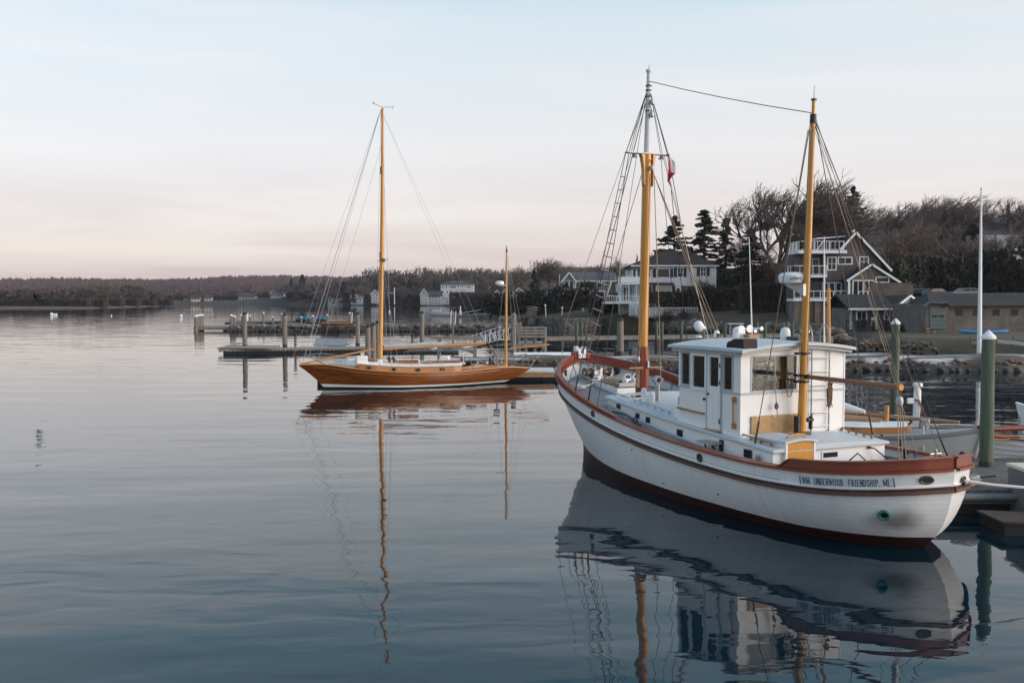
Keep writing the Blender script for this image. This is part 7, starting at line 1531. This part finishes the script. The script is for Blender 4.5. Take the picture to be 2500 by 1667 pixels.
# sprit of a boat out of frame, brown
o = thing('bowsprit_boat','brown bowsprit of a boat lying just outside the right edge','boat',(0,0,0)); p0q,p1q=at(2393,1048,26.9),at(2620,1040,27.3); part('bowsprit', MB().cyl(p0q,p1q,.07,.09,10), m_red, o, True); part('hull', MB().b2((p1q.x-.2,26.5,-.3),(p1q.x+3,28.3,1.3)), m_white, o, bevel=.2)
ct = at(2500,1000,33.5); o, h = simple_boat('green_white_dinghy','white dinghy bow with green bottom at the right edge','',0,1,1,1,m_white,m_white) if False else simple_boat('green_white_dinghy','white dinghy bow with green bottom at the right edge',(18.6,32.2,0),R(170),4.2,1.6,1.05,m_white,m_white,mat('green_bottom',(.01,.06,.05),.5,.2),None,m_trim,.45)
m_dkplank = mat('dark_damp_planks',(.115,.105,.10),.8,.35,3,(3,1,1),bump=.4,bscale=14)
# near floating dock
dk_ = thing('near_dock','grey planked floating dock under the green pile at right','dock',(0,0,0)); x0d, y0d = 9.35, 22.4
for k in range(28): part('plank', MB().b2((x0d+.0,y0d+.145*k,.50),(14.4,y0d+.145*k+.13,.545+random.uniform(0,.008))), m_dkplank, dk_)
part('frame_beam', MB().b2((x0d-.02,y0d-.08,.25),(14.4,y0d-.01,.50)), m_dkplank, dk_); part('float', MB().b2((x0d+.1,y0d+.05,-.3),(14.4,y0d+4,.42)), m_darkfloat, dk_); part('fender_roll', MB().tube([(x0d-.03,y0d+1.2,.42),(x0d-.05,y0d+.1,.42),(x0d+.15,y0d-.14,.42),(x0d+1.0,y0d-.16,.42),(x0d+2.4,y0d-.16,.42)],.085,10), m_greyrail, dk_, True)
part('cleat', MB().cyl((x0d+1.1,y0d+3.8,.62),(x0d+1.8,y0d+3.8,.62),.05,.05,8), m_capwhite, dk_, True); part('edge_rail', MB().b2((x0d,y0d+4.03,.5),(14.4,y0d+4.12,.62)), m_dkplank, dk_)
o = thing('dock_line_coil','grey coil of rope and hose on the near dock','rope',(x0d+1.15,y0d+.55,.56)); part('coil', MB().tube([((.30+.06*math.sin(i*1.7))*math.cos(i*.55),(.26+.06*math.cos(i*2.1))*math.sin(i*.55),.02+.003*i) for i in range(70)],.018,5), m_whiterope, o, True); part('hose_end', MB().tube([(-.35,.3,.03),(.1,.45,.06),(.7,.7,.05),(1.1,.75,.08)],.022,6), m_dark, o, True); part('red_nozzle', MB().cyl((-.35,.3,.03),(-.22,.34,.04),.03,.03,8), mat('red_nozzle',(.25,.02,.03),.5), o, True)
o = thing('dock_box','grey dock box with pale lid at the right edge','box',(11.35,21.6,.2)); part('body', MB().b2((-.02,-.2,-.3),(2.6,1.0,.85)), mat('grey_box',(.13,.145,.16),.6,.1), o, bevel=.03); part('lid', MB().b2((-.05,-.22,.85),(2.62,1.05,.94)), m_cream, o, bevel=.03)
o = thing('low_float','low brown planked float in front of the grey dock box','dock',(0,0,0))
for k in range(8): part('plank', MB().prism([(10.1+.0,20.35+.14*k,.30),(13.5,19.6+.14*k,.30),(13.5,19.73+.14*k,.30),(10.1,20.48+.14*k,.30)],(0,0,-.05),(0,0,0)), mat('dark_brown_float',(.05,.035,.03),.7,.3), o)
part('float', MB().prism([(10.2,20.4,0),(13.5,19.7,0),(13.5,21.3,0),(10.2,21.5,0)],(0,0,-.3),(0,0,.245)), m_darkfloat, o)
o = thing('shore_power_post','white shore power pedestal with red hose on the dock behind the grey sloop','post',(12.6,30.9,0)); part('shaft', MB().cyl((0,0,.3),(.03,0,2.15),.12,.11,12), m_capwhite, o, True); part('top', MB().cyl((.03,0,2.15),(.03,0,2.25),.15,.15,12), m_capwhite, o, True); part('hose', MB().tube([(-.1,-.08,1.75),(.0,-.15,1.72),(.1,-.14,1.5),(.06,-.14,.8),(.1,-.14,.4)],.025,6), mat('dark_red_hose',(.10,.02,.02),.5), o, True); part('hook', MB().box((-.2,-.05,1.7),(.22,.1,.18)), m_capwhite, o, bevel=.03); part('pier', MB().b2((-2,-.4,-.3),(3,1.0,.35)), m_plank, o)
# ================================================================== shore things at right
p = onz(2391,851,.95); t = at(2396,462,p.y); o = thing('flagpole','tall bare white flagpole on the lawn near the green pile','flagpole',(p.x,p.y,.6)); part('pole', MB().cyl((0,0,0),(t.x-p.x,0,t.z-.6),.19,.06,14), m_capwhite, o, True); part('truck', MB().lathe([(.01,-.08),(.09,-.04),(.09,.04),(.01,.08)],(t.x-p.x,0,t.z-.55),10), m_capwhite, o, True)
def goose(u,v,Y,lb,rz):
    p = at(u,v,Y); o = thing('goose',lb,'goose',(p.x,Y,p.z),rz,'geese on the lawn'); part('body', MB().lathe([(.02,-.38),(.13,-.25),(.20,0),(.17,.2),(.06,.33)],(0,0,.38),12,Matrix.Rotation(R(80),3,'Y')), mat('goose_grey_'+str(u),(.24,.20,.17),.9,.2), o, True); part('neck', MB().tube([(.25,0,.45),(.33,0,.65),(.32,0,.85),(.40,0,.92),(.5,0,.89)],[.08,.05,.045,.06,.02],8), m_dark, o, True); part('breast', MB().lathe([(.02,-.1),(.12,-.03),(.10,.08),(.02,.12)],(.2,0,.4),8), m_capwhite, o, True)
    for y in (.07,-.07): part('leg', MB().cyl((.0,y,0),(.0,y,.25),.018,.018,5), m_dark, o)
goose(2379,851,82,'pale breasted goose standing just left of the flagpole foot',R(120)); goose(2473,848,84,'goose standing at the right beyond the near green pile',R(60))
p = at(2400,816,102); o = thing('blue_kayak','long bright blue kayak lying on the grass by the garage','kayak',(p.x,102,p.z+.05),R(4)); rows=[]
for i in range(15):
    f=i/14; wv=.33*math.sin(math.pi*f)**.7+.01; x=-2.7+5.4*f; z=.12*abs(2*f-1)**2; rows.append([Vector((x,wv*math.cos(t),z+.17+.17*math.sin(t)*(1 if wv>.1 else .5))) for t in np.linspace(0,2*math.pi,12,endpoint=False)])
part('hull', MB().grid(rows,closed=True), mat('bright_blue_plastic',(.01,.16,.42),.4,.08), o, True); part('cockpit', MB().tube([(.45*math.cos(t),.2*math.sin(t),.33) for t in np.linspace(0,2*math.pi,16,endpoint=False)],.025,6,True), m_dark, o, True)
o = thing('gravel_path','pale path crossing the lawn at the right','path',(0,0,0)); mb=MB(); rows=[]
for u,v in ((2435,833),(2470,836),(2500,840),(2560,846)): rows.append([onz(u,v-4,1.35)+Vector((0,0,.02)),onz(u,v+5,1.3)+Vector((0,0,.02))])
struct(part('path', mb.grid(rows), m_stone2)); bpy.data.objects.remove(o)
def car(u,v,Y,rz,c,lb):
    p = at(u,v,Y); o = thing('parked_car',lb,'car',(p.x,Y,p.z),rz,'cars parked behind the garage'); m_=mat('car_paint_'+str(u),c,.45,.03,spec=.2)
    pr_=[(-2.2,.3),(-2.25,.75),(-2.1,.95),(-1.0,1.0),(-.3,1.45),(1.2,1.48),(1.9,1.05),(2.25,.95),(2.3,.35)]; part('body', MB().prism([(x,0,z) for x,z in pr_],(0,-.9,0),(0,.9,0)), m_, o, bevel=.08)
    gl=[(-.85,1.02),(-.25,1.4),(.45,1.42),(.45,1.02)]; gr=[(.52,1.02),(.52,1.42),(1.15,1.42),(1.7,1.06)]
    for y0,y1 in ((-.915,-.905),(.905,.915)):
        part('side_window', MB().prism([(x,0,z) for x,z in gl],(0,y0,0),(0,y1,0)), m_glassdark, o); part('side_window', MB().prism([(x,0,z) for x,z in gr],(0,y0,0),(0,y1,0)), m_glassdark, o)
    part('windscreen', MB().add([(-.98,-.75,1.04),(-.98,.75,1.04),(-.34,.65,1.46),(-.34,-.65,1.46)],[(0,1,2,3)]), m_glassdark, o)
    for x in (-1.4,1.45):
        for y in (-.85,.85): w_=part('wheel', MB().lathe([(.18,-.1),(.33,-.09),(.33,.09),(.18,.1)],(x,y,.33),16,Matrix.Rotation(R(90),3,'X')), m_dark, o, True); part('hub', MB().cyl((x,y-.11,.33),(x,y+.11,.33),.17,.17,12), m_galv, w_)
car(2272,730,138,R(15),(.015,.022,.035),'dark blue car parked beyond the garage roof'); car(2352,729,139,R(8),(.16,.19,.21),'silver estate car parked right of the dark blue one'); car(2225,730,142,R(25),(.05,.10,.12),'teal car half hidden left of the dark blue one')
# lamp posts, pillar, utility pole
for i,(u,vt,vb,lb) in enumerate(((1333,745,769,'white globe lamp post on the seawall, left of three'),(1372,751,772,'white globe lamp post on the seawall, middle of three'),(1419,755,776,'white globe lamp post on the seawall, right of three'))):
    p = at(u,vb,164); t = at(u,vt,164); hh_=t.z-p.z; ln=(-.12,.05,.3)[i]; o = thing('lamp_post',lb,'lamp post',(p.x,164,p.z),0,'seawall lamp posts'); part('post', MB().cyl((0,0,-.3),(ln,0,hh_-.2),.09,.07,8), m_capwhite, o, True); part('globe', MB().lathe([(.02,-.16),(.15,-.1),(.2,.02),(.14,.14),(.02,.2)],(ln,0,hh_-.05),12), m_capwhite, o, True)
o = thing('stone_pillar','square rough stone pillar at the left end of the seawall','pillar',(at(1298,772,165).x,165,1.4))
for r_ in range(5):
    for c_ in range(2):
        q = link('stone', random.choice(ROCKS), o, (-.42+.84*c_,0,.2+.42*r_)); q.scale=(.95,1.3,.62); q.rotation_euler=(0,0,random.uniform(-.15,.15))
part('core', MB().b2((-.6,-.5,-1),(.6,.5,2.1)), m_wall, o)
o = thing('flag_mast','thin white pole beside the grey gabled house','pole',(at(1366,720,205).x,205,3)); part('pole', MB().cyl((0,0,0),(0,0,at(1366,670,205).z-3),.12,.08,8), m_capwhite, o, True)
o = thing('street_light','grey street light pole above the grey house roof','street light',(at(1513,700,235).x,235,4)); hz_=at(1513,635,235).z-4; part('pole', MB().cyl((0,0,0),(0,0,hz_),.14,.1,8), m_galv, o, True); part('arm', MB().tube([(0,0,hz_-1.5),(1,0,hz_-1.0),(2,0,hz_-.95)],.07,6), m_galv, o, True)
# a small white swim platform table among the riprap
p=at(1796,797,128); o=thing('white_table','white topped stand among the rocks behind the pilothouse','table',(p.x,128,p.z-.6)); part('top', MB().b2((-.95,-.5,.9),(.95,.5,1.02)), m_hwhite, o)
for x in (-.7,.7):
    for y in (-.4,.4): part('leg', MB().cyl((x,y,-.3),(x,y,.9),.03,.03,6), m_hwhite, o)
# ================================================================== far left pier, moored things
pf = thing('far_pier','old timber pier with clustered piles at its left end','pier',(0,0,0))
for k,(u,v) in enumerate(((478,773),(483,772),(489,771),(494,770),(565,771),(572,774))):
    t = at(u,v,147+.6*k); part('pile', MB().cyl((t.x,147+.6*k,-.8),(t.x,147+.6*k,t.z),.26,.24,8), m_pile, pf, True); part('pile_cap', MB().lathe([(.27,0),(.27,.1),(.02,.25)],(t.x,147+.6*k,t.z),8), m_capwhite, pf)
a,b = at(476,796,148), at(580,797,148)
for k in range(16): part('plank', MB().b2((a.x+(b.x-a.x)*k/16,147.4,a.z-.1),(a.x+(b.x-a.x)*(k+1)/16-.03,150.4,a.z)), m_plank, pf)
part('beam', MB().b2((a.x,147.3,a.z-.55),(b.x,147.5,a.z-.12)), m_plank, pf); part('crib', MB().b2((at(545,800,148).x,147.8,-.5),(b.x+.6,150,a.z-.3)), m_stonewet, pf)
for u in (484,490): q=at(u,800,149); part('pile_leg', MB().cyl((q.x,149,-.8),(q.x,149,a.z-.1),.28,.28,8), m_stonewet, pf)
wf = thing('far_walkway','second grey walkway with posts behind the stone jetty','pier',(0,0,0)); a,b = at(553,785,166), at(880,783,172)
for k in range(30): q0,q1=a.lerp(b,k/30),a.lerp(b,(k+.96)/30); part('plank', MB().bar(q0,q1,2.2,.12), m_plank, wf)
part('stringer', MB().bar(a+Vector((0,-1,-.3)),b+Vector((0,-1,-.3)),.15,.4), m_shut, wf)
for u,vt in ((593,771),(645,765),(690,768),(737,775),(765,772),(800,770),(855,765),(612,772),(668,775)):
    q=at(u,vt,167); part('post', MB().cyl((q.x,166.5,-.8),(q.x,166.5,q.z),.2,.18,8), m_pile, wf, True); part('post_cap', MB().lathe([(.2,0),(.2,.1),(.02,.22)],(q.x,166.5,q.z),8), m_capwhite, wf)
for u,lb in ((740,'boat under a bright blue tarp on the far walkway, left'),(785,'boat under a bright blue tarp on the far walkway, right')):
    q=at(u,781,168); o=thing('tarped_boat',lb,'boat',(q.x,168,q.z),0,'blue tarped boats'); o.scale=(.62 if u<760 else .42,.8,.75); rows=[[Vector((x,.9*math.cos(t)*(1-(x/2.4)**2*.6),.1+.7*math.sin(t)*(1-(x/2.6)**2))) for t in np.linspace(0,math.pi,8)] for x in np.linspace(-2.2,2.2,10)]; part('tarp', MB().grid(rows), mat('blue_tarp_'+str(u),(.012,.11,.20),.5,.2,1.5), o, True); part('hull', MB().b2((-1.9,-.7,-.35),(1.9,.7,.12)), m_shut, o, bevel=.15)
q=at(822,795,143.5); o=thing('orange_skiff','orange brown skiff pulled up on the stone jetty','boat',(q.x,144,q.z),R(3)); rows=[]
for i in range(11):
    f=i/10; wv=.6*math.sin(math.pi*min(f,.9)/.95)**.6+.02; rows.append([Vector((-2.4+4.8*f,wv*math.cos(t),.35+.35*math.sin(t))) for t in np.linspace(math.pi,2*math.pi,8)])
part('hull', MB().grid(rows), mat('orange_skiff_paint',(.28,.11,.02),.5,.2), o, True); part('gunwale', MB().tube([(-2.3,.25,.36),(0,.6,.36),(2.2,.3,.36)],.05,6).tube([(-2.3,-.25,.36),(0,-.6,.36),(2.2,-.3,.36)],.05,6), m_varnish_h, o, True)
c = at(580,780,164); o, h = simple_boat('white_workboat','white workboat with small wheelhouse at the far walkway',(c.x+.6,168.5,0),R(175),5.6,2.0,1.0,m_white,m_trim); part('wheelhouse', MB().b2((.2,-.6,.9),(1.2,.6,2.2)), m_white, o, bevel=.08); part('window', MB().b2((.35,.61,1.5),(1.05,.63,2.0)), m_glassdark, o); part('mast', MB().cyl((.8,0,3),(.8,0,4.6),.04), m_dark, o)
for u,vt,vb,lb in ((792,788,809,'white leaning marker pole left of the yawl mast'),(829,788,809,'second white leaning marker pole left of the yawl mast'),(1099,757,783,'white marker pole behind the yawl cabin, left of two'),(1110,760,787,'white marker pole behind the yawl cabin, right of two'),(857,763,785,'white standing pipe right of the blue tarps')):
    q=onz(u,vb,0) if vb>800 else at(u,vb,150); t=at(u+3,vt,q.y); o=thing('marker_pole',lb,'pole',(q.x,q.y,min(q.z,.2)-.3),0,'white marker poles'); part('pole', MB().cyl((0,0,0),(t.x-q.x,0,t.z-o.location.z),.075,.065,8), m_capwhite, o, True)
for u,v,r_,lb in ((126,770,.5,'large round white mooring buoy near the wooded point'),(133,769.5,.32,'small white mooring buoy right of the large one'),(138,769,.3,'smallest white mooring buoy of the three by the point'),(442,774,.45,'white mooring buoy left of the old pier'),(838,803,.35,'white buoy at the foot of the stone jetty'),(951,762,.4,'white buoy in the inlet right of the yawl main mast'),(272,771,.2,'thin white spar buoy off the wooded point')):
    q=onz(u,v,0); o=thing('mooring_buoy',lb,'buoy',(q.x,q.y,0),0,'white mooring buoys'); part('ball', MB().lathe([(.02,-r_),(r_*.7,-r_*.7),(r_,0),(r_*.7,r_*.7),(.05,r_)],(0,0,r_*.55),12), m_capwhite, o, True); part('ring', MB().cyl((0,0,r_*1.5),(0,0,r_*1.9),.05,.05,6), m_galv, o)
# pale floats, ramps and boats on the inlet in front of the three-storey house
o=thing('inlet_float','grey float with ramps in the inlet below the three-storey house','dock',(0,0,0)); q=onz(1085,768,.4); part('deck', MB().b2((q.x-4,q.y,.1),(q.x+12,q.y+4,.45)), m_plank, o); part('ramp', MB().box((q.x+8,q.y+2,1.4),(9,1.2,.2),M=Matrix.Rotation(R(-10),3,'Y')), m_galv, o)
o, h = simple_boat('moored_launch','low grey launch lying in the inlet behind the jetty',(onz(1075,770,0).x,onz(1075,770,0).y-3,0),R(178),8,2.4,.9,m_trim,m_white); part('cuddy', MB().b2((-.5,-.8,.8),(2,.8,1.7)), m_trim, o, bevel=.15)
for k,(u,v,Y) in enumerate(((1225,772,240),(1240,764,270),(1200,768,250))):
    a=at(u-45,v,Y); b=at(u+70,v-1,Y); o=thing('inlet_pier',('low grey pier in the inlet left of the seawall, nearest','low grey pier in the inlet left of the seawall, farthest','low grey pier in the inlet left of the seawall, middle one')[k],'pier',(0,0,0),0,'inlet piers'); part('deck', MB().b2((a.x,Y,.75),(b.x,Y+2.5,1.0)), m_plank, o)
    for i in range(6): x=a.x+(b.x-a.x)*(i+.5)/6; part('leg', MB().cyl((x,Y+.1,-.5),(x,Y+.1,1.6),.15,.15,6), m_pile, o)
p=at(1125,752,250); o=thing('channel_marker','white conical channel marker right of the three-storey house','marker',(at(1124,768,252).x,252,.0)); part('body', MB().lathe([(.3,0),(.27,.9),(.12,1.6),(.16,2.0),(.02,2.3)],(0,0,.6),10), m_capwhite, o, True)
o=thing('far_flagpole','white flagpole with crossarm on the shore right of the yawl main mast','pole',(at(963,742,600).x,600,1)); part('pole', MB().cyl((0,0,0),(0,0,at(963,702,600).z-1),.25,.2,6), m_capwhite, o, True); part('arm', MB().bar((-3,0,7),(0,0,6.5),.2), m_capwhite, o)
for k,u in enumerate((779,788)): o=thing('far_mast',('taller bare white pole on the far shore left of the yawl headstay','shorter bare white pole on the far shore left of the yawl headstay')[k],'pole',(at(u,735,690).x,690,1)); part('pole', MB().cyl((0,0,0),(0,0,at(u,702+9*k,690).z-1),.28,.2,6), m_capwhite, o, True)
for u,v,lb in ((582,737,'pale houseboat row on the far shore water'),(690,740,'small white launch moored below the two-storey far house')):
    q=onz(u,v+3,0); o, h = simple_boat('far_boat',lb,(q.x,q.y,0),R(4),11,3.2,1.2,m_white,m_white,group='far moored boats'); part('cabin', MB().b2((-3.5,-1.2,1),(2.5,1.2,2.8)), m_farwhite, o, bevel=.1)
# flying dark bird at the left
p=at(92,732,70); o=thing('flying_bird','black bird flying low over the water at far left','bird',p,R(8)); part('body', MB().tube([(-.42,0,-.04),(-.2,0,-.02),(0,0,0),(.18,0,.0),(.3,0,.03),(.4,0,.03)],[.03,.07,.10,.09,.05,.015],8), m_dark, o, True)
for sg in (1,-1): part('wing', MB().add([(-.12,sg*.06,.04),(.14,sg*.06,.05),(.05,sg*.25,.32),(-.1,sg*.38,.5),(-.22,sg*.3,.32),(-.2,sg*.12,.10),(.0,sg*.17,.15)],[(0,1,6,5),(6,2,3,4),(5,6,4)]), m_dark, o)
part('tail', MB().add([(-.38,.03,-.03),(-.38,-.03,-.03),(-.6,-.07,-.02),(-.6,.07,-.02)],[(0,1,2,3)]), m_dark, o)
# ================================================================== haze: even thin air round everything
hm = bpy.data.materials.new('thin_haze'); hm.use_nodes = True; hn = hm.node_tree.nodes; hn.clear(); ho = hn.new('ShaderNodeOutputMaterial'); hv = hn.new('ShaderNodeVolumePrincipled'); hv.inputs['Color'].default_value = (.86,.86,.92,1); hv.inputs['Density'].default_value = .00010; hv.inputs['Anisotropy'].default_value = .2; hm.node_tree.links.new(hv.outputs[0], ho.inputs['Volume'])
hz_o = part('haze', MB().b2((-2600,-300,-3), (1700,2700,60)), hm); stuff(hz_o)
